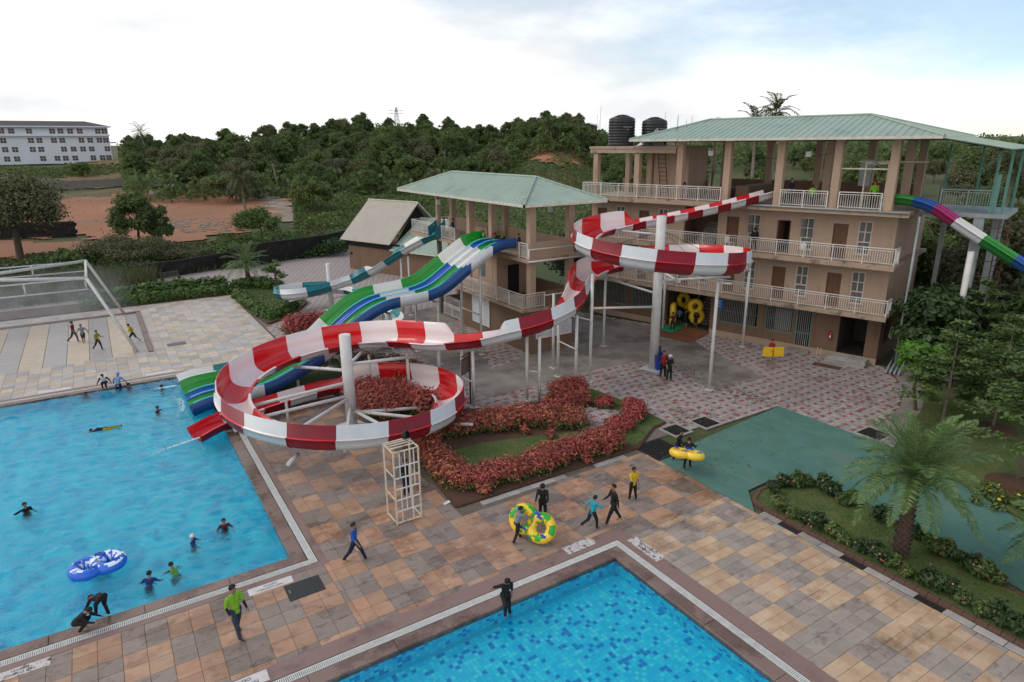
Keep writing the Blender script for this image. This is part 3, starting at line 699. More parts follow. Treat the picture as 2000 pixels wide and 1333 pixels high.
# square black foot-bath grates
for (x, y, s_, lab) in ((19.95, 19.35, .72, 'largest black foot bath grate at the planter end beside the deck'), (22.1, 20.42, .48, 'black square grate on the grass left of the green matting'), (24.0, 20.28, .5, 'black square grate between pavers and green matting'), (29.6, 15.0, .55, 'black square grate at the far right corner of the green matting')):
    o = empty('foot_grate', (x, y, 0), 0, lab, 'grate'); b = MB(); e = s_+.1
    b.box(-e, e, -e, -s_, -.04, .03); b.box(-e, e, s_, e, -.04, .03); b.box(-e, -s_, -s_, s_, -.04, .03); b.box(s_, e, -s_, s_, -.04, .03); b.build('frame', 'concrete_light' if s_ < .7 else 'dark', o)
    b = MB(); b.box(-s_, s_, -s_, s_, -.035, .0)
    k = -s_+.03
    while k < s_: b.box(k, k+.03, -s_, s_, 0, .022); k += .06
    b.build('grille', 'dark', o)
# lawn to the right and behind
b = MB(); LAWR = [(28.95, 13.6), (30.5, 14.2), (34.2, 15.2), (37.6, 16.6), (40.6, 19.2), (44, 20), (60, 22), (75, 18), (60, 2), (40, -6), (26.4, 2), (26.8, 7.6), (28.3, 11)]
b.prism(LAWR, -.06, .03); tag(b.build('side_lawn', 'lawn'), kind='structure'); tufts('side_lawn_grass', LAWR[:5]+[(44, 16), (40, 5), (30, 2)]+LAWR[-3:], 'grass_blade', 9000, .07, .02, .03, seed=11)
b = MB(); b.prism([(37.5, 13.2), (43, 15.0), (50, 17), (70, 19), (70, 16), (50, 13.2), (42, 11.5), (38, 11.4)], -.02, .045); tag(b.build('service_path', 'concrete'), kind='structure')
TRI = [(9.75, 65.0), (9.85, 58), (10.15, 52.0), (11.2, 52.6), (13.2, 54.8), (14.6, 57.5), (15.0, 62), (14.2, 65.5), (12.5, 67.8), (10, 68.2)]
bed('corner_lawn', TRI, .1, 'lawn', .18, 'brick_edge', ez=.14); tufts('corner_lawn_grass', TRI, 'grass_blade', 5000, .12, .03, .1, seed=12)
HB = [(-20, 64.9), (9.7, 64.9), (9.9, 68.4), (-20, 68.4)]
bed('hedge_bed', HB, .08, 'soil_planter', 0, None)
# ------------------------------------------------------------------ building helpers
def wall_open(b, x0, x1, z0, z1, y0, y1, ops, m=0):
    """wall slab along x with rectangular openings (xa, xb, za, zb)"""
    X = sorted(set([x0, x1]+[v for o in ops for v in o[:2]])); Z = sorted(set([z0, z1]+[v for o in ops for v in o[2:]]))
    for i in range(len(X)-1):
        cx = (X[i]+X[i+1])/2; j = 0
        while j < len(Z)-1:
            cz = (Z[j]+Z[j+1])/2
            if any(o[0] < cx < o[1] and o[2] < cz < o[3] for o in ops): j += 1; continue
            k = j
            while k+1 < len(Z)-1 and not any(o[0] < cx < o[1] and o[2] < (Z[k+1]+Z[k+2])/2 < o[3] for o in ops): k += 1
            b.box(X[i], X[i+1], y0, y1, Z[j], Z[k+1], m); j = k+1
rail_cache = {}
def railing(parent, p, q, z, h=1.0, mat_='white_rail', gap=.13, panel=1.72):
    """balustrade from p to q as a row of panels, each with its end post"""
    p, q = Vector((p[0], p[1])), Vector((q[0], q[1])); d = q-p; L_ = d.length; n_ = max(1, round(L_/panel)); w_ = L_/n_; a = math.atan2(d.y, d.x)
    key = (round(w_, 3), h, mat_, gap)
    if key not in rail_cache:
        b = MB(); b.box(0, w_, -.025, .025, h-.05, h); b.box(0, w_, -.018, .018, h-.17, h-.14); b.box(0, w_, -.018, .018, .1, .13)
        k = gap
        while k < w_-.05: b.box(k-.011, k+.011, -.011, .011, .13, h-.17); k += gap
        m1 = b.mesh('railing_panel', mat_); b = MB(); b.box(-.028, .028, -.028, .028, 0, h-.002); rail_cache[key] = (m1, b.mesh('railing_post', mat_))
    m1, m2 = rail_cache[key]
    for i in range(n_):
        c_ = p+d*(i/n_); o = ob('railing_panel', m1, parent, (c_.x, c_.y, z), (0, 0, a)); ob('railing_post', m2, o, (0, 0, 0))
    o = ob('railing_post', m2, parent, (q.x, q.y, z), (0, 0, a))
def roof_slope(name, parent, P, mat_, rib=.38, rh=.04):
    """roof plane P (eave a, eave b, ridge b, ridge a) with raised ribs running up the slope"""
    a, b_, c_, d = [Vector(v) for v in P]; nrm = (b_-a).cross(d-a if (d-a).length > .1 else c_-a).normalized()
    if nrm.z < 0: nrm = -nrm
    mb = MB(); t_ = .05
    vs = [a, b_, c_, d] if (c_-d).length > .05 else [a, b_, c_]
    n_ = len(vs); mb.add([v-nrm*t_ for v in vs]+vs, [tuple(range(n_, 2*n_)), tuple(range(n_))[::-1]]+[(i, (i+1) % n_, n_+(i+1) % n_, n_+i) for i in range(n_)])
    e = (b_-a); L_ = e.length; u = e/L_; up = nrm.cross(u)
    if up.z < 0: up = -up
    td, tcx = (d-a).dot(u), (c_-a).dot(u); hd, hc = (d-a).dot(up), (c_-a).dot(up)
    k = rib/2
    while k < L_:
        if td > .01 and k < td: top = hd*k/td
        elif tcx < L_-.01 and k > tcx: top = hc*(L_-k)/(L_-tcx)
        else: top = hd + (hc-hd)*((k-td)/(tcx-td) if tcx-td > .1 else 0)
        if top > .1:
            o = a+u*k; w_ = u*.03; h_ = nrm*rh
            mb.add([o-w_+nrm*.001, o+w_+nrm*.001, o+w_*.5+h_, o-w_*.5+h_, o-w_+up*top+nrm*.001, o+w_+up*top+nrm*.001, o+w_*.5+h_+up*top, o-w_*.5+h_+up*top], [(0, 1, 2, 3), (5, 4, 7, 6), (1, 5, 6, 2), (3, 2, 6, 7), (4, 0, 3, 7)])
        k += rib
    o = mb.build(name, mat_, parent); return o
def hip_roof(parent, x0, x1, y0, y1, ze, zr, rx0, rx1, ry, mat_, along='x', rib=.4):
    """hipped roof; the ridge runs along x (or y)"""
    sw = (lambda p: p) if along == 'x' else (lambda p: (p[1], p[0], p[2]))
    A, Bq, Cq, D = (x0, y0, ze), (x1, y0, ze), (x1, y1, ze), (x0, y1, ze); r0, r1 = (rx0, ry, zr), (rx1, ry, zr)
    for P in ((A, Bq, r1, r0), (Cq, D, r0, r1), (Bq, Cq, r1, r1), (D, A, r0, r0)): roof_slope('roof_sheet', parent, [sw(p) for p in P], mat_, rib)
    b = MB()
    for p, q in ((r0, r1), (A, r0), (D, r0), (Bq, r1), (Cq, r1)):
        p, q = Vector(sw(p)), Vector(sw(q)); b.bar(p+Vector((0, 0, .04)), q+Vector((0, 0, .04)), .075, seg=6)
    b.build('ridge_cap', mat_, parent)
    b = MB(); e = .14
    for p, q in ((A, Bq), (Bq, Cq), (Cq, D), (D, A)):
        p, q = Vector(sw(p)), Vector(sw(q)); d = (q-p); b.obox((p+d/2), math.atan2(d.y, d.x), d.length/2+.05, .05, ze-.13, ze+.03)
    b.build('gutter', 'roof_trim', parent)

# ------------------------------------------------------------------ main building (three storeys and a roofed terrace)
PHI = R(16.2)
main = empty('main_building', (38.5, 19.9, 0), -(math.pi/2-PHI), 'three storey tan building with white balconies and pale green hipped roof', 'building')
def mw(x, y, z=0): return main_m @ Vector((x, y, z))
main_m = Matrix.Translation((38.5, 19.9, 0)) @ Matrix.Rotation(-(math.pi/2-PHI), 4, 'Z')
XL_, XR, DEP, WY = -21.9, -.4, 8.6, 1.1
F1, F2, F3 = 3.3, 6.35, 9.45
bay = [-20.92, -17.49, -14.06, -10.63, -7.2, -3.77]       # column lines; one door and one window per bay
doors = lambda k: [(x-.08 if False else x-.1, x+.75) for x in k]
op1, op2 = [], []
D2 = [-21.35, -17.62, -10.72, -7.29, -3.86]; W2 = [-19.65, -15.99, -9.2, -5.77, -2.43]
D1 = [-21.35, -17.62, -14.15, -10.72, -7.29, -3.86]; W1 = [-19.65, -15.99, -12.6, -9.2, -5.77, -2.43]
for x in D2: op2.append((x, x+.86, F2+.002, F2+2.12))
for x in W2: op2.append((x, x+.76, F2+.35, F2+2.35))
op2.append((-13.9, -11.35, F2+.002, F2+2.6))
for x in D1: op1.append((x, x+.86, F1+.002, F1+2.12))
for x in W1: op1.append((x, x+.76, F1+.35, F1+2.35))
GR = [(-21.3, -18.4), (-17.9, -15.4), (-10.69, -7.94), (-7.41, -5.6)]
op0 = [(a, b, 1.05, 2.75) for a, b in GR] + [(-5.4, -4.4, .25, 2.85), (-2.75, -1.15, .35, 2.85), (-14.85, -11.4, .12, 2.85)]
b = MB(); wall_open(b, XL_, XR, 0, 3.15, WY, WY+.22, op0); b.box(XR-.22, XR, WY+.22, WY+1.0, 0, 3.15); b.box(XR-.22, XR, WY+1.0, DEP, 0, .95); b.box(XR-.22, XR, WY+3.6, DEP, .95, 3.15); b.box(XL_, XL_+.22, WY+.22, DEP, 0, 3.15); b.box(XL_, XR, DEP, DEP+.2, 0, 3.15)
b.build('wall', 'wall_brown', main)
b = MB(); b.box(XL_-.02, -14.9, WY-.05, WY-.002, 0, .42); b.box(-11.35, XR, WY-.05, WY-.002, 0, .38); b.build('plinth', 'wall_tan', main)
b = MB(); wall_open(b, XL_, XR, F1, 6.17, WY, WY+.2, op1); b.box(XR-.2, XR, WY+.2, DEP, F1, 6.17); b.box(XL_, XL_+.2, WY+.2, DEP, F1, 6.17); b.box(XL_, XR, DEP, DEP+.2, F1, 6.17); b.build('wall', 'wall_tan', main)
b = MB(); wall_open(b, XL_, XR, F2, 9.27, WY, WY+.2, op2); b.box(XR-.2, XR, WY+.2, DEP, F2, 9.27); b.box(XL_, XL_+.2, WY+.2, DEP, F2, 9.27); b.box(XL_, XR, DEP, DEP+.2, F2, 9.27); b.build('wall', 'wall_tan', main)
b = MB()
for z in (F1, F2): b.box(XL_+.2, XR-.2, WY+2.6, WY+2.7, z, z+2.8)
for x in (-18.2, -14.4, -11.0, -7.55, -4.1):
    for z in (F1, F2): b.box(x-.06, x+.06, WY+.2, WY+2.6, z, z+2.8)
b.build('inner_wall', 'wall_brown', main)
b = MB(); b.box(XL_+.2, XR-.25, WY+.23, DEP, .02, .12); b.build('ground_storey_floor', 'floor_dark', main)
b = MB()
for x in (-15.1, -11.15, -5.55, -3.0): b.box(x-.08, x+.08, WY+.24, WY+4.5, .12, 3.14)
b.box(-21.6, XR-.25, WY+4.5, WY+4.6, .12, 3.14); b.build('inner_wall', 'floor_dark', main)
for (z0, z1, xr, yf) in ((3.15, F1, 0.0, 0.0), (6.17, F2, 0.0, 0.0), (9.27, F3, .35, -.12)):
    b = MB(); b.box(XL_-.3, xr, yf, DEP+.3, z0, z1); b.box(XL_-.3, xr, yf-.03, yf+.12, z0-.12, z0-.001); b.build('floor_slab', 'slab_edge', main)
b = MB(); b.tube([(-10, -.2, 9.42), (.3, -.2, 9.42)], .06, 8); b.build('roof_pipe', 'grey_pole', main)
railing(main, (XL_-.2, .1), (-.06, .1), F1); railing(main, (-.06, .1), (-.06, 1.05), F1)
railing(main, (XL_-.2, .1), (-.06, .1), F2); railing(main, (-.06, .1), (-.06, 1.05), F2)
railing(main, (-22.1, .1), (-10.9, .1), F3); railing(main, (-22.1, .1), (-22.1, 2.6), F3)
railing(main, (-6.95, .1), (-4.15, .1), F3); railing(main, (-3.5, .1), (-1.2, .1), F3)
# doors and windows
b = MB(); b.box(.06, .80, .1, .14, 0, 2.05)
for k in range(5): b.box(.07+k*.145, .07+k*.145+.135, .085, .101, .03, 2.03)
m_leaf = b.mesh('door_leaf', 'wood_door'); b = MB(); b.box(0, .06, .04, .2, 0, 2.12); b.box(.80, .86, .04, .2, 0, 2.12); b.box(.06, .80, .04, .2, 2.06, 2.12); m_df = b.mesh('door_frame', 'wood_door')
b = MB(); b.tube([(.72, .085, .95), (.72, .03, .95), (.64, .03, .95)], .012, 6); m_hd = b.mesh('handle', 'sheet_metal')
b = MB(); b.box(.2, .66, .01, .03, 0, .1); m_np = b.mesh('number_plate', 'grey_pole')
def door(x, z, open_=False):
    o = ob('door', m_df, main, (x, WY, z)); l_ = ob('door_leaf', m_leaf, o, *(((0, 0, 0), (0, 0, 0)) if not open_ else ((.1, .2, 0), (0, 0, R(80))))); ob('handle', m_hd, l_ if False else o, (0, 0, 0) if not open_ else (0, .4, 0)); ob('number_plate', m_np, o, (0, -.03, 2.22))
b = MB(); W_, H_ = .76, 2.0
for q in ((0, .06, 0, H_), (W_-.06, W_, 0, H_), (.06, W_-.06, 0, .06), (.06, W_-.06, H_-.06, H_), (.06, W_-.06, .72, .79), (W_/2-.03, W_/2+.03, .79, H_-.06)): b.box(q[0], q[1], .0, .14, q[2], q[3])
for q in ((.06, W_/2-.03), (W_/2+.03, W_-.06)): b.box(q[0], q[1], .02, .08, 1.33, 1.39)
m_wf = b.mesh('window', 'window_frame'); b = MB(); b.box(-.13, .13, .05, .07, 0, .53)
for k in range(3): b.box(-.13, .13, .035, .05, .1+k*.15, .115+k*.15)
for k in range(2): b.box(-.05+k*.1-.006, -.05+k*.1+.006, .035, .05, 0, .53)
m_pn = b.mesh('pane', 'pane'); b = MB()
for k in range(9): b.box(.1+k*.07, .112+k*.07, .03, .045, .06, .72)
b.box(.06, .7, .09, .11, .06, .72, 1); m_gr = b.mesh('grille', ['white_rail', 'dark']); b = MB(); b.box(-.08, W_+.08, -.1, -.003, -.07, 0); m_sl = b.mesh('sill', 'wall_tan')
def window(x, z, ajar=False):
    o = ob('window', m_wf, main, (x, WY+.02, z+.35))
    for px in (.205, .555):
        for pz in (.79, 1.39):
            p_ = ob('pane', m_pn, o, (px, 0, pz+.01))
            if ajar: p_.rotation_euler = (0, 0, R(35) if px < .3 else R(-30)); p_.location.y = -.12
    ob('grille', m_gr, o); ob('sill', m_sl, o)
for i, x in enumerate(D2): door(x, F2, i == 3)
for i, x in enumerate(W2): window(x, F2, i in (2, 3))
for x in D1: door(x, F1)
for x in W1: window(x, F1)
# ground storey: barred openings with dark green frames, gate, entry
for i, (a, c_) in enumerate(GR):
    b = MB(); b.box(a, c_, WY+.03, WY+.08, 1.05, 1.1); b.box(a, c_, WY+.03, WY+.08, 2.7, 2.75); b.box(a, a+.05, WY+.03, WY+.08, 1.1, 2.7); b.box(c_-.05, c_, WY+.03, WY+.08, 1.1, 2.7); b.box(a+.05, c_-.05, WY+.04, WY+.07, 1.85, 1.89); f_ = b.build('barred_opening', 'green_steel', main)
    b = MB(); x = a+.15
    while x < c_-.1: b.bar((x, WY+.055, 1.1), (x, WY+.055, 2.7), .011, seg=5); x += .125
    b.build('bars', 'white_rail', f_)
b = MB(); wall = [(-5.4, -5.33), (-4.47, -4.4)]
for q in wall: b.box(q[0], q[1], WY+.02, WY+.09, .25, 2.85)
for z in (.25, 1.2, 2.79): b.box(-5.33, -4.47, WY+.03, WY+.08, z, z+.05)
g_ = b.build('barred_gate', 'green_steel', main); b = MB(); x = -5.22
while x < -4.5: b.bar((x, WY+.055, .3), (x, WY+.055, 2.8), .013, seg=5); x += .125
b.build('bars', 'white_rail', g_)
b = MB(); b.box(-6.95, -5.85, WY+.5, WY+.53, 1.0, 2.5); b.build('curtain', 'grey_wall', main)
b = MB(); b.box(-3.05, -.75, -.1, WY-.05, 0, .16); b.box(-3.0, -.8, .3, WY-.05, .16, .33); b.build('entry_step', 'concrete_light', main)
b = MB(); b.box(-5.6, -4.3, .75, WY-.05, 0, .2); b.build('gate_step', 'concrete', main)
b = MB(); b.box(-11.1, -10.45, WY-.06, WY-.004, 2.0, 2.75)
M('sign_blue', (.02, .12, .42), (.03, .15, .48), 2, .5); bs_ = b.build('blue_notice', 'sign_blue', main)
b = MB()
for k in range(5): b.box(-11.02, -10.55-.1*(k % 2), WY-.066, WY-.061, 2.1+k*.11, 2.14+k*.11)
b.build('lettering', 'board_white', bs_)
# stair hall with ramp
b = MB(); b.add([(-14.85, WY+.2, .12), (-11.4, WY+.2, .12), (-11.2, -2.0, .01), (-14.9, -1.7, .01)], [(0, 3, 2, 1)]); b.add([(-14.85, WY+.2, .1), (-11.4, WY+.2, .1), (-11.2, -2.0, -.02), (-14.9, -1.7, -.02)], [(0, 1, 2, 3)])
b.add([(-11.4, WY+.2, .12), (-11.4, WY+.2, -.02), (-11.2, -2.0, -.02), (-11.2, -2.0, .01)], [(0, 1, 2, 3)]); b.build('entrance_ramp', 'ramp_red', main)
b = MB(); b.add([(-14.6, WY+1.0, .165), (-13.3, WY+1.0, .165), (-13.35, -.75, .1), (-14.65, -.6, .1)], [(0, 3, 2, 1)]); b.build('ramp_mat', 'mat_bright', main)
for k in range(14):
    b = MB(); b.box(-13.6, -12.2, WY+1.6+k*.27, WY+1.9+k*.27, .12, .29+k*.17); b.build('stair_tread', 'concrete', main)
b = MB(); b.bar((-12.1, WY+1.6, 1.1), (-12.1, WY+4.4, 2.9), .03); b.bar((-13.7, WY+1.6, 1.1), (-13.7, WY+4.4, 2.9), .03); b.build('stair_rail', 'white_rail', main)
for k in range(10):
    b = MB(); b.box(-13.2, -11.9, WY+.6+k*.27, WY+.9+k*.27, F2+.01+k*.17, F2+.17+k*.17); b.build('stair_tread', 'concrete', main)
b = MB(); b.bar((-11.8, WY+.5, F2+1.0), (-11.8, WY+2.4, F2+2.3), .025); b.bar((-11.8, WY+.5, F2+.5), (-11.8, WY+2.4, F2+1.8), .02)
for k in range(8): b.bar((-11.8, WY+.5+k*.25, F2+.1+k*.17), (-11.8, WY+.5+k*.25, F2+1.0+k*.17), .012)
b.build('stair_rail', 'white_rail', main)
# roof terrace: columns, parapet, roof
for (x, y) in [(-14.07, .4), (-10.65, .4), (-7.2, .4), (-3.85, .4), (-.87, .4)]+[(x, 7.6) for x in (-14.07, -10.65, -7.2, -3.85, -.87)]+[(-.87, 4.0), (-5.5, 4.2)]:
    b = MB(); b.box(x-.22, x+.22, y-.22, y+.22, F3, 13.45); b.build('column', 'wall_tan', main)
b = MB(); b.box(-14.3, -.65, 7.82, 8.0, F3, F3+1.15); b.box(-21.8, -14.3, 5.2, 5.35, F3, F3+1.1); b.build('parapet', 'wall_brown', main)
b = MB(); b.box(-10.9, -10.0, 2.5, 7.0, F3, F3+.95); b.box(-13.4, -12.0, 3.5, 5.5, F3, F3+.7); b.build('terrace_kerb', 'wall_brown', main)
hip_roof(main, -17.5, 1.5, -.85, 9.0, 13.52, 14.85, -13.9, -3.4, 4.1, 'roof_green', rib=.42)
roof_slope('roof_sheet', main, [(4.5, -.85, 12.9), (4.5, 9.0, 12.9), (1.5, 9.0, 13.47), (1.5, -.85, 13.47)], 'roof_green', .42)
b = MB(); b.bar((1.5, -.87, 13.44), (4.5, -.87, 12.87), .05); b.bar((4.5, -.85, 12.86), (4.5, 9, 12.86), .05); b.build('verge_trim', 'roof_green', main)
M('roof_under', (.05, .085, .07), None, rough=.7)
b = MB(); x = -16.4
while x < 1.2: b.bar((x, 0, 13.42), (x, 8.2, 13.42), .04); x += 1.7
for y in (1.5, 4.1, 6.7): b.bar((-16.8, y, 13.36), (1.3, y, 13.36), .04)
for y in (-.3, 1.6, 3.5, 5.4, 7.3): b.bar((1.5, y, 13.36), (4.42, y, 12.8), .035)
for x in (2.6, 3.9): b.bar((x, -.6, 13.22-(x-1.6)*.18), (x, 8.7, 13.22-(x-1.6)*.18), .035)
b.build('roof_truss', 'roof_under', main)
# steel gallery on the right end
b = MB(); b.box(.36, 4.6, 1.9, 7.0, F3-.25, F3-.03); b.build('gallery_floor', 'grey_pole', main)
for (x, y) in ((3.75, 2.0), (4.3, 2.0), (4.3, 6.8), (.7, 6.8), (2.4, 6.8)):
    b = MB(); b.box(x-.06, x+.06, y-.06, y+.06, F3-.03, 12.75 if x > 3 else 13.1); b.build('gallery_post', 'green_steel', main)
b = MB(); b.box(3.7, 3.78, 2.1, 4.2, F3, F3+2.0); b.build('gallery_panel', 'green_steel', main)
railing(main, (.5, 6.9), (4.2, 6.9), F3, 1.15, 'green_steel'); railing(main, (.9, 5.0), (3.6, 5.0), F3, 1.05, 'white_rail')
for (x, y, s_) in ((3.35, 2.2, .24), (3.9, 5.5, .24), (1.1, 6.4, .12)):
    b = MB(); b.box(x-s_, x+s_, y-s_, y+s_, 0, F3-.26); b.build('gallery_pier', 'grey_pole', main)
b = MB(); b.bar((4.35, 1.6, 0), (4.35, 1.6, 9.2), .03); b.bar((4.8, 1.6, 0), (4.8, 1.6, 9.2), .03); z = .4
while z < 9.1: b.bar((4.35, 1.6, z), (4.8, 1.6, z), .018); z += .3
z = 1.5
while z < 9: b.bar((4.35, 1.6, z), (3.6, 1.7, z), .02); z += .9
b.build('service_ladder', 'ladder_rust', main)
b = MB(); b.bar((.75, .6, .0), (.75, .6, 9.2), .06, seg=8); b.bar((.5, 2.2, 0), (.5, 2.2, 9.2), .06, seg=8); b.build('downpipe', 'grey_pole', main)
b = MB(); b.box(-3.7, -1.0, .36, .44, 11.72, 11.8); b.build('tie_beam', 'rust_white', main)
b = MB(); b.box(-3.6, .2, 3.6, 3.68, 12.05, 12.12); b.box(-2.6, -2.52, 1.3, 1.38, F3, 12.0); b.box(-1.4, -1.32, 1.3, 1.38, F3, 12.0); b.box(-2.6, -1.32, 1.29, 1.39, 12.0, 12.1); b.build('hoist_frame', 'rust_white', main); b = MB(); b.box(-3.5, -2.9, 3.75, 4.1, 10.6, 12.2); b.lathe([(.05, 0), (.2, .05), (.2, .15), (.05, .2)], (-2.1, 1.34, 11.9), 12); b.build('control_cabinet', 'grey_pole', main)
# tank room
b = MB(); b.box(-17.3, -14.5, 2.4, 2.55, F3, 12.9); b.box(-17.3, -17.15, 2.55, 5.2, F3, 12.9); b.box(-14.65, -14.5, 2.55, 5.2, F3, 12.9); b.box(-17.3, -14.5, 5.2, 5.35, F3, 12.9); b.build('tank_room_wall', 'wall_tan', main)
for (x, y) in ((-21.1, .45), (-17.5, .45), (-21.1, 5.0), (-19.0, 5.0), (-17.6, 2.4)):
    b = MB(); b.box(x-.2, x+.2, y-.2, y+.2, F3, 12.9); b.build('column', 'wall_tan', main)
b = MB(); b.box(-21.6, -14.3, .1, 5.7, 12.9, 13.08); b.box(-21.55, -14.4, .15, .4, 12.6, 12.899); b.build('tank_slab', 'slab_edge', main)
b = MB(); b.bar((-16.6, 2.35, F3), (-16.9, 2.0, 13.2), .03); b.bar((-16.0, 2.35, F3), (-16.3, 2.0, 13.2), .03)
for k in range(12): b.bar((-16.6-.025*k, 2.35-.03*k, F3+.3+k*.3), (-16.0-.025*k, 2.35-.03*k, F3+.3+k*.3), .018)
b.build('roof_ladder', 'ladder_rust', main)
b = MB()
for (x, y, h_) in ((-21.35, .6, 2.3), (-21.25, .9, 2.9), (-21.1, .5, 1.9), (-18.6, 4.9, 2.0), (-18.2, 5.2, 2.5), (-16.2, 4.8, 1.9), (-15.9, 5.1, 2.1), (-15.0, 1.2, 1.9), (-14.8, .9, 2.1)): b.bar((x, y, 13.08), (x+.05, y, 13.08+h_), .012)
b.build('starter_bars', 'rust', main)
b = MB(); b.add([(-17.9, .7, 13.1), (-16.5, .7, 13.25), (-16.4, .9, 14.3), (-16.8, 1.0, 13.9)], [(0, 1, 2, 3), (3, 2, 1, 0)]); b.add([(-16.5, .7, 13.1), (-15.6, .8, 13.1), (-16.35, .9, 14.3)], [(0, 1, 2), (2, 1, 0)]); b.build('sheet_offcut', 'sheet_metal', main)
def water_tank(x, y, r_, h_, lab):
    p = mw(x, y, 13.08); o = empty('water_tank', p, 0, lab, 'water tank', 'rooftop water tanks'); prof = [(r_*.98, 0)]; z = .1
    while z < h_-.15:
        prof += [(r_, z), (r_, z+.1), (r_*.965, z+.125), (r_*.965, z+.17)]; z += .2
    prof += [(r_*.98, h_), (r_*.75, h_+.13), (r_*.35, h_+.2), (r_*.34, h_+.3), (.01, h_+.33)]
    b = MB(); b.lathe(prof, (0, 0, 0), 28); b.build('shell', 'tank_black', o)
    b = MB()
    for k in range(8):
        a = k*math.pi/4; b.bar((r_*.9*math.cos(a), r_*.9*math.sin(a), h_+.02), (r_*.35*math.cos(a), r_*.35*math.sin(a), h_+.24), .04)
    b.build('lid_ribs', 'tank_black', o)
    b = MB(); b.box(-.35, .35, -r_-.012, -r_+.03, h_*.68, h_*.72); b.box(-.06, .06, -r_-.012, -r_+.03, h_*.58, h_*.63); b.build('lettering', 'grey_wall', o, rot=(0, 0, R(-15)))
water_tank(-20.0, 2.0, 1.0, 1.95, 'ribbed black water tank on the roof slab, the left of two')
water_tank(-17.9, 3.2, .95, 1.75, 'ribbed black water tank half behind a metal sheet, the right of two')
# lamps and fan boxes hung under the roof
for (x, y, z, lab) in ((-12.2, 1.0, 12.6, 'small white floodlight under the left of the large roof'), (-5.8, 1.0, 12.55, 'pale square floodlight under the middle of the large roof')):
    p = mw(x, y, z); o = empty('floodlight', p, main.rotation_euler.z, lab, 'floodlight'); b = MB(); b.box(-.16, .16, -.08, .08, -.16, .16); b.build('housing', 'white_rail', o); b = MB(); b.bar((0, 0, .16), (0, 0, .8), .015); b.build('bracket', 'dark', o)
p = mw(-3.15, .98, 1.35); o = empty('fire_extinguisher', p, main.rotation_euler.z, 'red fire extinguisher on the brown wall beside the dark entry', 'extinguisher')
b = MB(); b.lathe([(.07, -.2), (.085, -.17), (.085, .2), (.05, .27), (.025, .3)], (0, 0, 0), 14); b.build('cylinder', 'red_paint', o); b = MB(); b.box(-.03, .03, -.02, .02, .3, .36); b.tube([(0, -.02, .33), (-.1, -.05, .3), (-.12, -.05, .05)], .012, 6); b.build('valve', 'dark', o); b = MB(); b.box(-.05, .05, -.09, -.083, -.05, .1); b.build('label_plate', 'board_white', o)
# sunken grated pit near the entry
p = at(1615, 716); o = empty('drain_pit', (p.x, p.y, 0), main.rotation_euler.z, 'open rectangular drain pit with concrete rim near the dark entry', 'drain'); b = MB(); b.box(-.95, .95, -.5, -.38, 0, .03); b.box(-.95, .95, .38, .5, 0, .03); b.box(-.95, -.83, -.38, .38, 0, .03); b.box(.83, .95, -.38, .38, 0, .03); b.build('rim', 'concrete_light', o); b = MB(); b.box(-.83, .83, -.38, .38, -.02, .012); b.build('opening', 'rust', o)
# loose pipes at the building's right corner
for k in range(4):
    p = mw(.5+k*.22, -.3, .1+.05*(k % 2)); b = MB(); b.bar((0, 0, 0), (-.3, 3.6, .25), .055, seg=8); tag(b.build('drain_pipe', 'grey_pole', loc=p, rot=(0, 0, main.rotation_euler.z)), 'grey plastic pipe lying in the bundle at the right building corner', 'pipe', 'pipes stacked at the building corner')
# two stand pipes by the wall
for k in range(2):
    p = mw(-3.75+k*.2, .7, 0); b = MB(); b.bar((0, 0, 0), (0, 0, .55), .025, seg=6); b.bar((0, 0, .55), (.06, 0, .55), .025, seg=6); tag(b.build('stand_pipe', 'rust_white', loc=p), 'short pale stand pipe at the foot of the brown wall', 'pipe', 'stand pipes at the wall')

# ------------------------------------------------------------------ slide tower
tw = empty('slide_tower', (23.07, 34.4, 0), 0, 'open tan slide tower with green hipped roof beside the multi lane slide', 'building')
def tb(part, mat_, *boxes):
    b = MB()
    for q in boxes: b.box(q[0]-23.07, q[1]-23.07, q[2]-34.4, q[3]-34.4, q[4], q[5])
    return b.build(part, mat_, tw)
tb('base_block', 'wall_brown', (22.85, 26.3, 34.18, 43.6, 0, 2.93))
tb('floor_slab', 'slab_edge', (22.15, 27.0, 34.0, 50.0, 2.93, 3.12)); tb('floor_slab', 'slab_edge', (22.5, 27.2, 33.95, 52.0, 6.1, 6.32))
for (x, y) in ((23.07, 34.42), (26.1, 34.42), (23.2, 39.4), (23.1, 42.4), (26.1, 42.4), (26.1, 51.0)): tb('column', 'wall_tan', (x-.22, x+.22, y-.22, y+.22, 3.12, 6.1)); tb('column', 'wall_tan', (x-.22, x+.22, y-.22, y+.22, 6.32, 9.75))
tb('column', 'grey_wall', (22.9, 23.2, 47.45, 47.75, 0, 6.1)); tb('column', 'wall_tan', (22.9, 23.2, 47.45, 47.75, 6.32, 9.75)); tb('column', 'wall_brown', (25.8, 26.2, 49.8, 50.2, 0, 6.1))
tb('room_wall', 'wall_tan', (23.0, 23.15, 38.6, 46, 3.12, 6.1), (23.15, 26.2, 38.6, 38.75, 3.12, 6.1)); tb('room_door', 'dark', (23.9, 24.8, 38.55, 38.6, 3.12, 5.2)); tb('room_window', 'pane', (22.97, 23.0, 40.2, 41.0, 4.2, 5.4))
tb('parapet', 'wall_brown', (23.3, 26.0, 34.25, 34.4, 3.12, 4.1), (26.15, 26.3, 34.7, 38.6, 3.12, 4.1)); tb('parapet', 'wall_tan', (23.3, 26.0, 34.25, 34.4, 6.32, 7.35), (26.15, 26.3, 34.7, 52, 6.32, 7.35), (24.6, 24.75, 42.6, 46, 6.32, 7.3))
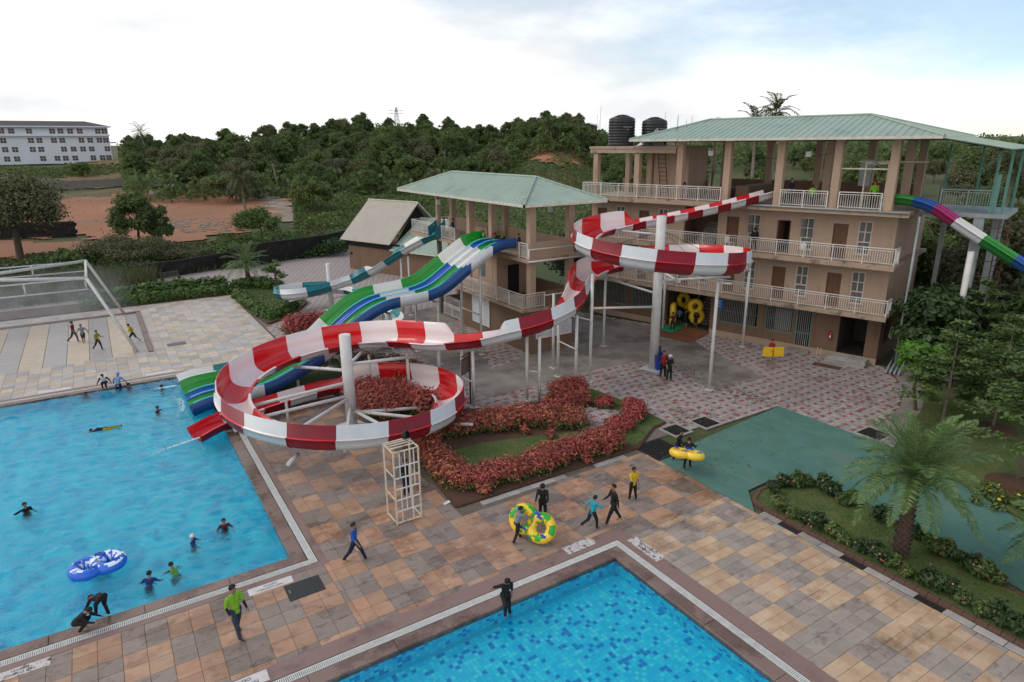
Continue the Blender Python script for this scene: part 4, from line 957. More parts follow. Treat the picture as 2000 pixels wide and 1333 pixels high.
def trail(p, q, z): railing(tw, (p[0]-23.07, p[1]-34.4), (q[0]-23.07, q[1]-34.4), z)
trail((22.22, 34.1), (22.22, 44.0), 3.12); trail((22.22, 34.1), (23.9, 34.1), 3.12); trail((22.6, 34.1), (22.6, 35.1), 6.32)
trail((22.6, 40.0), (22.6, 41.0), 6.32); trail((22.6, 44.0), (22.6, 46.2), 6.32); trail((22.6, 47.6), (22.6, 51.8), 6.32); trail((22.6, 51.8), (26.2, 51.8), 6.32)
b = MB(); b.bar((-.45, -.4, 6.95), (4.1, -.4, 6.95), .035, seg=8); b.bar((-.45, -.4, 6.1), (-.45, -.4, 6.95), .04, seg=8); b.bar((-.5, -.5, 6.2), (4.1, -.5, 6.2), .055, seg=8); b.bar((-.5, -.5, 6.2), (-.5, 9, 6.2), .055, seg=8); b.bar((.8, -.4, 3.9), (4.1, -.4, 3.9), .035, seg=8); b.build('handrail', 'white_rail', tw)
# hipped roof with its ridge along y
hip_roof(tw, 33.2-34.4, 52.5-34.4, 21.75-23.07, 28.2-23.07, 9.78, 11.2, 36.6-34.4, 48.6-34.4, 24.9-23.07, 'roof_green', 'y', .4)
for (x, y, z) in ((22.95, 47.3, 9.0), (26.0, 36.5, 9.1)):
    p = (x, y, z); o = empty('floodlight', p, 0, 'white floodlight hung under the slide tower roof, ' + ('left one on the slim column' if y > 40 else 'right one'), 'floodlight'); b = MB(); b.box(-.14, .14, -.1, .1, -.2, .2); b.build('housing', 'white_rail', o); b = MB(); b.bar((0, 0, .2), (0, 0, .65), .015); b.build('bracket', 'dark', o)
def board(name, loc, rz, w_, h_, rows, label, mt='board_white', red=False):
    o = empty(name, loc, rz, label, 'sign'); b = MB(); b.box(-w_/2, w_/2, -.03, .03, -h_/2, h_/2); b.build('panel', mt, o); b = MB(); rs = random.Random(len(label))
    cols = 1 if w_ < h_ else 3
    for c_ in range(cols):
        for k in range(rows):
            x0 = -w_/2+.08+c_*w_/cols; L_ = (w_/cols-.14)*rs.uniform(.55, 1); z = h_/2-.14-k*(h_-.2)/rows; b.box(x0, x0+L_, -.034, -.031, z-.012, z+.012)
    b.build('text_lines', 'grey_wall', o)
    if red: b = MB(); b.box(-w_/2, w_/2, -.036, .036, -h_/2-.06, -h_/2-.002); b.build('red_edge', 'red_paint', o)
board('rules_board', (22.8, 40.6, 1.7), -math.pi/2, 2.5, 2.1, 11, 'white rules board on the left side of the slide tower base')
board('rules_board', (24.7, 34.12, 1.5), 0, 2.9, 1.0, 5, 'wide white board with red lower edge on the slide tower front', red=True)
# stair beside the tower
for k in range(8):
    b = MB(); b.box(.3, 1.7, 10.6+k*.3, 10.9+k*.3, 0, .2+k*.18); b.build('stair_step', 'concrete', tw)
railing(tw, (.25, 10.5), (.25, 13.0), .5); railing(tw, (-.2, 9.6), (-.2, 12.4), 0.1)
# direction signs on purple posts
for (px, py, lab) in ((915, 795, 'dark direction sign on a maroon post below the red slide'), (1182, 610, 'dark louvred sign on a maroon frame near the barred windows'), (1290, 640, 'maroon framed sign behind the thick white pole')):
    p = at(px, py); o = empty('direction_sign', (p.x+.3, p.y+.3, 0), R(35), lab, 'sign'); b = MB(); b.bar((0, 0, 0), (0, 0, 2.9), .05, seg=6); b.bar((0, 0, 2.9), (-.9, 0, 2.9), .035, seg=6); b.build('post', 'sign_maroon', o)
    b = MB(); b.box(-.95, -.08, -.03, .03, 1.9, 2.75); b.build('panel', 'rust', o); b = MB()
    for k in range(4): b.box(-.85, -.2-.1*(k % 2), -.036, -.031, 2.02+k*.17, 2.1+k*.17)
    b.build('lettering', 'grey_wall', o)

# ------------------------------------------------------------------ changing-room shed
SA = R(-69.4); shed = empty('gabled_shed', (22.9, 71.6, 0), SA, 'brown shed with steep weathered corrugated roof near the black wall', 'shed')
b = MB(); b.box(0, 13.5, .7, 7.5, 0, 2.6); b.build('wall', 'wall_brown', shed)
b = MB(); b.box(.2, 8, .8, 1.0, 2.6, 3.25); b.build('vent_gap', 'dark', shed)
roof_slope('roof_sheet', shed, [(-.7, .1, 3.3), (7.3, .1, 3.3), (7.3, 4.6, 7.3), (-.7, 4.6, 7.3)], 'roof_tan', .24, .035)
roof_slope('roof_sheet', shed, [(7.3, 9.1, 3.3), (-.7, 9.1, 3.3), (-.7, 4.6, 7.3), (7.3, 4.6, 7.3)], 'roof_tan', .24, .035)
b = MB(); b.add([(7.1, .6, 2.6), (7.1, 8.4, 2.6), (7.1, 4.6, 6.9)], [(0, 1, 2), (2, 1, 0)]); b.build('gable', 'dark', shed)
b = MB(); b.bar((-.7, 4.6, 7.36), (7.3, 4.6, 7.36), .08, seg=6); b.bar((7.32, .1, 3.34), (7.32, 4.6, 7.34), .07); b.bar((7.32, 4.6, 7.34), (7.32, 9.1, 3.34), .07); b.build('ridge_cap', 'roof_trim', shed)
roof_slope('annexe_roof', shed, [(7.2, .3, 2.75), (14.2, .3, 2.75), (14.2, 5.0, 5.6), (7.2, 5.0, 5.6)], 'roof_green', .35)
roof_slope('annexe_roof', shed, [(14.2, 9.5, 2.75), (7.2, 9.5, 2.75), (7.2, 5.0, 5.6), (14.2, 5.0, 5.6)], 'roof_green', .35)
b = MB(); b.box(7.2, 14.25, .22, .3, 2.66, 2.8); b.bar((7.2, 5, 5.66), (14.2, 5, 5.66), .08, seg=6); b.build('annexe_trim', 'roof_trim', shed)
b = MB(); b.box(3.2, 4.6, .1, .69, 0, .35); b.box(3.6, 5.2, -.3, .1, 0, .18); b.build('step', 'concrete_light', shed)
b = MB(); b.box(.25, .6, .66, .695, 1.6, 1.9); b.build('number_plate', 'dark', shed)
# ------------------------------------------------------------------ slides
def catmull(P, per=12):
    P = [Vector(p) for p in P]; out = []
    for i in range(len(P)-1):
        p0, p1, p2, p3 = P[max(i-1, 0)], P[i], P[i+1], P[min(i+2, len(P)-1)]
        for k in range(per):
            t = k/per; out.append(.5*((2*p1)+(p2-p0)*t+(2*p0-5*p1+4*p2-p3)*t*t+(3*p1-p0-3*p2+p3)*t**3))
    out.append(P[-1]); return out
def resample(P, step):
    L_ = [0]
    for i in range(1, len(P)): L_.append(L_[-1]+(P[i]-P[i-1]).length)
    n_ = int(L_[-1]/step); out = []; j = 0
    for k in range(n_+1):
        s = L_[-1]*k/n_
        while j < len(L_)-2 and L_[j+1] < s: j += 1
        t = (s-L_[j])/max(1e-6, L_[j+1]-L_[j]); out.append(P[j].lerp(P[j+1], t))
    return out, L_[-1]
def section(hw, hb, el, er, lip=.085, th=.035, n_=9):
    """half-pipe section; el/er are heights of the extra wall on the left/right rim"""
    inn = []
    for k in range(n_):
        a = math.pi*(k/(n_-1)-.5); cx, cz = math.sin(a), -math.cos(a)
        inn.append((hw*math.copysign(abs(cx)**.8, cx), hb+hb*math.copysign(abs(cz)**.8, cz)))
    o_ = [(x*(1+th/hw), z-th*max(0, 1-z/hb)) for x, z in inn]
    Lw = [(-hw-.02-.05*el, hb+max(el, .012)), (-hw, hb+.006)]; Rw = [(hw, hb+.006), (hw+.02+.05*er, hb+max(er, .012))]
    inner = Lw+inn[1:-1]+Rw
    ow = hw+th
    outer = [(ow+.02+.05*er, hb+max(er, .012)), (ow+.004, hb+.03), (ow+lip, hb+.014), (ow+lip, hb-.02), (ow, hb-.03)]+[q for q in o_[1:-1]][::-1]+[(-ow, hb-.03), (-ow-lip, hb-.02), (-ow-lip, hb+.014), (-ow-.004, hb+.03), (-ow-.02-.05*el, hb+max(el, .012))]
    return inner, outer
def chute(root, path, seglen, colours, hw, hb, elf, erf, bankf, part='slide_segment', seg0=0, ends=None, rim=None):
    """loft the section along the path and cut it into coloured segments"""
    P, L_ = path; n_ = len(P); fr = []
    for i in range(n_):
        t = (P[min(i+1, n_-1)]-P[max(i-1, 0)]).normalized(); side = t.cross(Vector((0, 0, 1))).normalized(); s = L_*i/(n_-1)
        bk = bankf(s); up = side.cross(t).normalized(); side, up = side*math.cos(bk)+up*math.sin(bk), up*math.cos(bk)-side*math.sin(bk); fr.append((P[i], side, up, s))
    cuts = []; s = 0; k = 0
    if callable(seglen):
        while s < L_-.3: s2 = min(L_, s+seglen(s)); cuts.append((s, s2)); s = s2
    else: cuts = seglen
    for k, (a, b_) in enumerate(cuts):
        i0 = round(a/L_*(n_-1)); i1 = round(b_/L_*(n_-1))
        if i1 <= i0: continue
        cin, cout = colours[(k+seg0) % len(colours)]; mb = MB(); rows = []
        for i in range(i0, i1+1):
            p, sd, up, s = fr[i]; inn, out_ = section(hw, hb, elf(s), erf(s)); loop = inn+out_; rows.append([p+sd*x+up*z for x, z in loop])
        m_ = len(rows[0]); ni = len(inn); vs = [v for r_ in rows for v in r_]
        fs_in, fs_out = [], []
        for r_ in range(len(rows)-1):
            for q in range(m_):
                q2 = (q+1) % m_; f = (r_*m_+q, r_*m_+q2, (r_+1)*m_+q2, (r_+1)*m_+q); (fs_in if q < ni-1 or q >= m_-1 or q == ni-1 or q in (ni+1, ni+2, m_-4, m_-3) else fs_out).append(f)
        base = len(mb.v); mb.add(vs, fs_in, 0, True)
        mb.f += [tuple(base+x for x in f) for f in fs_out]; mb.m += [1]*len(fs_out); mb.sm += [True]*len(fs_out)
        o = mb.build(part, [cin, cout], root)
        # bolted joint flange at the segment end
        if ends and k:
            fl = MB(); p, sd, up, s = fr[i0]; t = sd.cross(up); inn, out_ = section(hw, hb, elf(s), erf(s)); o1 = [p+sd*x+up*z for x, z in out_]; o2 = [p+sd*(x*1.045)+up*(z-.02) for x, z in out_]
            q = len(o1); v = [u-t*.02 for u in o1]+[u-t*.02 for u in o2]+[u+t*.02 for u in o1]+[u+t*.02 for u in o2]; f = []
            for c_ in range(2, q-3): f += [(c_, c_+1, q+c_+1, q+c_), (2*q+c_+1, 2*q+c_, 3*q+c_, 3*q+c_+1), (q+c_, q+c_+1, 3*q+c_+1, 3*q+c_)]
            fl.add(v, f); fl.build('joint_flange', cout, o)
    return fr
# ---- red and white spiral slide
rs_ = empty('spiral_slide', (27.6, 27.7, 0), 0, 'red and white spiral water slide winding down from the main building', 'water slide')
C1, C2 = Vector((27.6, 27.7)), Vector((8.85, 29.1)); off = Vector((27.6, 27.7, 0))
ctrl = []
s0 = mw(-8.0, 1.1, 9.75); ctrl.append(s0)
e0 = Vector((27.6+4.5*math.cos(R(62)), 27.7+4.5*math.sin(R(62)), 8.02))
for k in (.3, .62): ctrl.append(s0.lerp(e0, k)+Vector((0, 0, -.12*math.sin(k*3.1))))
for a in range(66, 500, 12):
    rim_z = 9.11-.0069*(a-61); ctrl.append(Vector((27.6+4.5*math.cos(R(a)), 27.7+4.5*math.sin(R(a)), rim_z-1.12)))
i_loop1 = len(ctrl)
ctrl += [Vector((22.75, 29.2, 4.55)), Vector((21.1, 28.0, 4.15)), Vector((18.5, 27.35, 3.8)), Vector((16.2, 27.9, 3.45)), Vector((14.7, 29.2, 3.15))]
for a in range(18, 462, 12):
    rim_z = 4.0-.0068*(a-40); ctrl.append(Vector((8.85+5.05*math.cos(R(a)), 29.1+5.05*math.sin(R(a)), max(.14, rim_z-1.12))))
ctrl += [Vector((6.4, 33.6, .12)), Vector((4.9, 33.1, .1)), Vector((3.5, 32.55, .06)), Vector((2.45, 32.2, -.16))]
fine = catmull(ctrl, 6); path = resample(fine, .11); PTH, LT = path
def arc_of(p):
    p = Vector(p); i = min(range(len(PTH)), key=lambda k: (PTH[k]-p).length); return LT*i/(len(PTH)-1)
A0 = arc_of(ctrl[4]); A1 = arc_of(ctrl[i_loop1-1]); A2 = arc_of((21.1, 28.0, 4.15)); A3 = arc_of((16.6, 27.75, 3.5)); A4 = arc_of((14.3, 29.8, 3.05)); A5 = arc_of(ctrl[-6]); 
def win(s, a, b_, r_=.45): return sst(a-r_, a+r_*.4, s)*(1-sst(b_-r_*.4, b_+r_, s))
el = lambda s: 0.62*win(s, A1+.6, A3-.2)*1.0                # left turns bank on the right and the other way round
er = lambda s: 0.62*max(win(s, A0-.6, A1+.4), win(s, A4-.2, A5-.6))
# travelling down the slide, side = t x up points to the right hand
bank = lambda s: R(9)*(max(win(s, A0, A1, 1.5), win(s, A4, A5-1, 1.5)) - win(s, A1+1, A3, 1.5))
RW = [('red_in', 'red_out'), ('white_in', 'white_out')]
def loop_cuts(c_, r_, zf, a0, step, n):
    return [arc_of((c_[0]+r_*math.cos(R(a0+k*step)), c_[1]+r_*math.sin(R(a0+k*step)), zf(a0+k*step))) for k in range(n+1)]
c_l1 = loop_cuts((27.6, 27.7), 4.5, lambda a: 9.11-.0069*(a-61)-1.12, 180-21.7*5, 21.7, 19)
c_l2 = loop_cuts((8.85, 29.1), 5.05, lambda a: max(.14, 4.0-.0068*(a-40)-1.12), 227-20.7*9, 20.7, 20)
def fill(a, b_, n): return [a+(b_-a)*k/n for k in range(n)]
bounds = fill(0, c_l1[0], 10) + c_l1[:-1] + fill(c_l1[-1], c_l2[0], 9) + c_l2[:-1] + fill(c_l2[-1], LT-1.7, 3) + [LT-1.7, LT]
cuts = list(zip(bounds[:-1], bounds[1:]))
n_red = 10+5                                               # the segment that starts at 180 degrees of the upper loop is red
path_l = ([p-off for p in PTH], LT)
chute(rs_, path_l, cuts, RW, .66, .52, el, er, bank, seg0=n_red % 2, ends=True)
#print('parity', (10+len(c_l1)-1+9+9-n_red) % 2, (len(cuts)-1-n_red) % 2)
def pole(root, x, y, z0, z1, r_, mat_='white_pole', part='support_pole', seg=10):
    b = MB(); b.tube([(0, 0, z0), (0, 0, z1)], r_, seg); b.obox((0, 0), .3, r_*2.2, r_*2.2, z0, z0+.03); return b.build(part, mat_, root, loc=(x, y, 0))
def strut(root, p, q, r_=.07, mat_='white_pole', part='strut'):
    b = MB(); b.tube([p, q], r_, 8); return b.build(part, mat_, root)
def sub(p): return Vector(p)-off
def at_angle(c_, r_, a, z): return Vector((c_[0]+r_*math.cos(R(a)), c_[1]+r_*math.sin(R(a)), z))
pole(rs_, 0, 0, 0, 9.28, .28, seg=14); c1 = Vector((27.6, 27.7))
for (a, z) in ((150, 6.9), (240, 6.4), (330, 5.75), (390, 5.35), (90, 7.3), (450, 4.95)): strut(rs_, sub((27.6, 27.7, z-.25)), sub(at_angle(c1, 4.3, a, z-.1)), .07)
strut(rs_, sub((27.6, 27.7, 3.9)), sub((22.9, 28.0, 4.4)), .07); strut(rs_, sub((27.6, 27.7, 8.2)), sub((27.9, 31.8, 8.0)), .06)
for (x, y, z) in ((27.62, 23.28, 6.15), (22.88, 28.0, 6.35), (28.07, 33.0, 5.0), (35.83, 27.7, 5.4), (34.4, 33.8, 4.6), (21.9, 29.8, 4.3), (21.73, 27.85, 4.2), (22.55, 31.2, 4.7)): pole(rs_, x-off.x, y-off.y, 0, z, .09)
strut(rs_, sub((35.83, 27.7, 5.2)), sub((32.2, 26.0, 5.9)), .06); strut(rs_, sub((34.4, 33.8, 4.5)), sub((29.5, 31.9, 5.0)), .06); strut(rs_, sub((27.62, 23.28, 6.1)), sub((27.9, 22.6, 6.15)), .06)
for (x, y, z) in ((18.63, 27.0, 3.7), (18.25, 27.62, 3.75), (15.35, 28.3, 3.15), (15.0, 28.85, 3.15), (13.2, 31.8, 2.6), (14.9, 31.4, 2.9)): pole(rs_, x-off.x, y-off.y, 0, z, .085)
for p, q in (((18.63, 27.0, 1.7), (18.25, 27.62, 1.7)), ((15.35, 28.3, 1.4), (15.0, 28.85, 1.6)), ((21.9, 29.8, 2.2), (21.73, 27.85, 2.2)), ((22.88, 28.0, 3.7), (21.9, 29.8, 3.9))): strut(rs_, sub(p), sub(q), .045)
pole(rs_, 9.15-off.x, 29.55-off.y, 0, 4.7, .27, seg=14); c2 = Vector((8.85, 29.1))
for (z0, a, z) in ((3.2, 20, 2.55), (3.1, 60, 2.55), (2.9, 105, 2.2), (2.3, 165, 1.75), (1.5, 215, 1.45), (1.1, 250, 1.2), (.9, 285, .95), (.8, 320, .75), (.7, 350, .5), (1.6, 180, 1.6)): strut(rs_, sub((9.15, 29.55, z0)), sub(at_angle(c2, 4.75, a, z)), .085)
for a, z in ((230, 1.35), (318, .72)):
    p = at_angle(c2, 5.3, a, z); strut(rs_, sub(p), sub(at_angle(c2, 6.2, a, z)), .085, part='bracket'); 
for (x, y, z) in ((6.55, 31.5, 1.2), (11.6, 33.4, 2.2), (3.9, 32.3, .05)): pole(rs_, x-off.x, y-off.y, 0, z, .07)
strut(rs_, sub((4.1, 31.6, .2)), sub((4.1, 33.8, .2)), .08)
b = MB()
for (z0, a, z) in ((4.2, 105, 2.4), (4.3, 40, 3.0), (2.6, 90, 1.0)): b.bar(sub((9.15, 29.55, z0)), sub(at_angle(c2, 4.5, a, z)), .012)
for (z0, a, z) in ((8.6, 20, 6.4), (8.5, -20, 6.4), (8.4, 150, 7.2)): b.bar(sub((27.6, 27.7, z0)), sub(at_angle(c1, 4.3, a, z)), .012)
b.build('stay_cable', 'dark', rs_)
# ---- four-lane slide
ln = empty('multi_lane_slide', (3.1, 37.3, 0), 0, 'straight four lane slide in green, blue and white running into the pool', 'water slide'); lo = Vector((3.1, 37.3, 0))
prof = [(22.5, 6.95), (21.6, 6.95), (20.7, 6.6), (19.0, 5.58), (17.5, 4.65), (16.2, 4.3), (14.2, 4.15), (13.4, 4.0), (12.45, 3.58), (11.3, 2.8), (9.9, 1.75), (8.0, .9), (6.6, .42), (5.0, .26), (3.6, .2), (2.7, -.02)]
cutx = [22.5, 20.85, 19.2, 16.25, 14.3, 11.15, 9.7, 6.3, 5.4, 2.7]
for k in range(4):
    y = 38.85-k*1.0; pr = resample(catmull([(x, y, z) for x, z in prof], 8), .15); P_, L_ = pr
    def s_of(x): return L_*min(range(len(P_)), key=lambda i: abs(P_[i].x-x))/(len(P_)-1)
    cuts = [(s_of(cutx[i]), s_of(cutx[i+1])) for i in range(len(cutx)-1)]; cin = ['green_in', 'blue_in', 'green_in', 'blue_in'][k]; cout = 'blue_out' if k in (1, 3) else 'green_out'
    e_l = (lambda s: .42) if k == 0 else (lambda s: .02); e_r = (lambda s: .34) if k == 3 else (lambda s: .02)
    # facing downhill (-x) the right hand is +y
    chute(ln, ([p-lo for p in P_], L_), cuts, [(cin, cout), ('lane_white', 'white_out')], .46, .22 if k < 3 else .24, e_r, e_l, lambda s: 0.0, part='lane_segment')
    if k: 
        b = MB(); pp = [p-lo+Vector((0, .5, .265)) for p in P_]; b.tube(pp[::2], .045, 6); b.build('lane_divider', 'lightblue_rim' if True else 'rim_white', ln)
P_ = resample(catmull([(x, 35.35, z) for x, z in prof], 8), .3)[0]
for a_, b_ in zip(cutx[:-1], cutx[1:]):
    q = [p for p in P_ if b_-.16 <= p.x <= a_+.16]; m_ = MB(); v = []; f = []
    for p in q: v += [p-lo+Vector((0, -.0, .6)), p-lo+Vector((0, -.09, .56)), p-lo+Vector((0, -.10, -.02)), p-lo+Vector((0, .05, -.04))]
    for i in range(len(q)-1):
        for c_ in range(3): f.append((4*i+c_, 4*i+c_+1, 4*i+c_+5, 4*i+c_+4))
    m_.add(v, f, 0, True); m_.build('side_panel', 'blue_out' if cutx.index(a_) % 2 == 0 else 'white_out', ln)
for (x, ys_, z) in ((20.2, (36, 38.6), 5.9), (17.0, (35.7, 39.0), 4.1), (13.9, (35.7, 39.0), 3.8), (11.0, (35.8, 39), 2.3), (8.2, (35.8, 39), .7)):
    for y in ys_: pole(ln, x-lo.x, y-lo.y, 0, z, .08)
    strut(ln, (x-lo.x, ys_[0]-lo.y, z-.1), (x-lo.x, ys_[1]-lo.y, z-.1), .07)
    if z > 2: strut(ln, (x-lo.x, ys_[0]-lo.y, z*.45), (x-lo.x, ys_[1]-lo.y, z*.45), .05)
# ---- teal and white slide
te = empty('teal_slide', (15.7, 53.6, 0), 0, 'teal and white curved slide looping round a pole behind the lanes', 'water slide'); to = Vector((15.7, 53.6, 0))
ctrl = [Vector(p) for p in ((23.4, 46.8, 6.4), (22.3, 47.0, 6.15), (21.4, 47.7, 5.6), (20.3, 48.9, 4.7), (19.1, 50.5, 3.5), (17.9, 51.9, 2.55), (16.6, 52.4, 2.12), (15.4, 52.45, 1.88), (13.9, 52.45, 1.66), (12.6, 52.75, 1.52), (11.85, 53.7, 1.42), (12.0, 54.8, 1.34),
        (13.0, 55.5, 1.26), (14.6, 55.65, 1.2), (16.2, 55.3, 1.14), (17.4, 54.2, 1.08), (17.95, 52.4, 1.02), (18.0, 50, .98), (17.9, 46.5, .92), (17.3, 43.6, .88), (15.8, 41.6, .84), (13.5, 40.85, .8), (10, 40.75, .62), (7.5, 40.75, .35), (5.2, 40.75, .22), (3.4, 40.75, .16), (2.6, 40.75, -.05))]
path = resample(catmull(ctrl, 6), .12); LTe = path[1]
chute(te, ([p-to for p in path[0]], LTe), lambda s: 1.9, [('teal_in', 'teal_out'), ('lane_white', 'white_out')], .54, .45, lambda s: .38*win(s, 7.2, 22, .6), lambda s: .4*win(s, 2.4, 5.2, .5), lambda s: R(-9)*win(s, 8, 21, 1.5), seg0=0, ends=True)
b = MB(); b.add([(7.3, -7.3, 6.3), (7.3, -6.0, 6.3), (7.3, -6.0, 7.7), (7.3, -7.3, 7.7), (6.4, -7.2, 6.3), (6.4, -6.1, 6.3), (6.4, -6.0, 7.1), (6.4, -7.3, 7.1)], [(0, 4, 7, 3), (3, 7, 4, 0), (1, 2, 6, 5), (5, 6, 2, 1)]); b.build('entry_hood', 'teal_out', te)
pole(te, 0, 0, 0, 3.96, .2, seg=12)
for (x, y, z) in ((20.6, 48.3, 4.8), (20.2, 48.9, 4.6), (18.6, 51.2, 2.9), (9.0, 40.75, .45), (17.95, 48, .85)): pole(te, x-to.x, y-to.y, 0, z, .08)
strut(te, (0, 0, 1.5), (-3.6, -.9, 1.42), .06); strut(te, (0, 0, 1.7), (.4, -1.2, 1.85), .06); strut(te, (0, 0, 1.0), (1.9, .4, 1.0), .06)
# ---- short multicoloured slide off the right end of the terrace
ri = empty('rainbow_slide', mw(0, 0), main.rotation_euler.z, 'straight green, blue, magenta and white slide leaving the terrace at right', 'water slide')
prof = [(-1.0, 9.8), (-.2, 9.78), (.6, 9.62), (1.3, 9.35), (2.0, 8.9), (3.2, 8.15), (5.2, 6.95), (7.4, 5.6), (9.5, 4.4), (12, 3.2), (15, 2.0)]
P_, L_ = resample(catmull([(x, 1.05, z) for x, z in prof], 8), .15)
def s_of(x): return L_*min(range(len(P_)), key=lambda i: abs(P_[i].x-x))/(len(P_)-1)
cx_ = [-1.0, .15, 1.25, 2.2, 3.65, 5.15, 6.6, 8.2, 9.8, 12, 15]; cuts = [(s_of(a), s_of(b)) for a, b in zip(cx_[:-1], cx_[1:])]
chute(ri, (P_, L_), cuts, [('green_in', 'green_out'), ('blue_in', 'blue_out'), ('magenta_in', 'magenta_out'), ('lane_white', 'white_out'), ('green_in', 'green_out'), ('blue_in', 'blue_out')], .5, .42, lambda s: .12, lambda s: .16, lambda s: 0.0)
pole(ri, 3.45, .6, 0, 7.5, .16); pole(ri, 6.5, 1.0, 0, 5.8, .12); pole(ri, 10, 1.0, 0, 3.9, .12)
# water spilling from slide ends
M('foam', (.75, .85, .88), None, rough=.4)
def spill(x, y, dx, dy, L_, w_, lab):
    b = MB(); rs = random.Random(int(x*10+y))
    for k in range(500):
        t = rs.random()**.8; q = rs.uniform(-1, 1)*w_*(.3+1.1*t)*(1+.3*math.sin(9*t)); p = Vector((x+dx*L_*t-dy*q, y+dy*L_*t+dx*q, .0+.015*rs.random())); s_ = rs.uniform(.008, .028)*(1.15-t)
        b.ball(p, s_, seg=5, rings=3, sc_=(1.6, 1, .5))
    tag(b.build('splash_foam', 'foam'), lab, 'foam', kind='stuff')
spill(2.6, 32.25, -.95, -.3, 2.6, .16, 'white foam where the red slide enters the pool'); spill(2.5, 40.75, -1, 0, 1.6, .2, 'white foam at the teal slide end')
spill(2.5, 37.3, -1, .05, .5, 1.6, 'thin foam in front of the four lane ends')
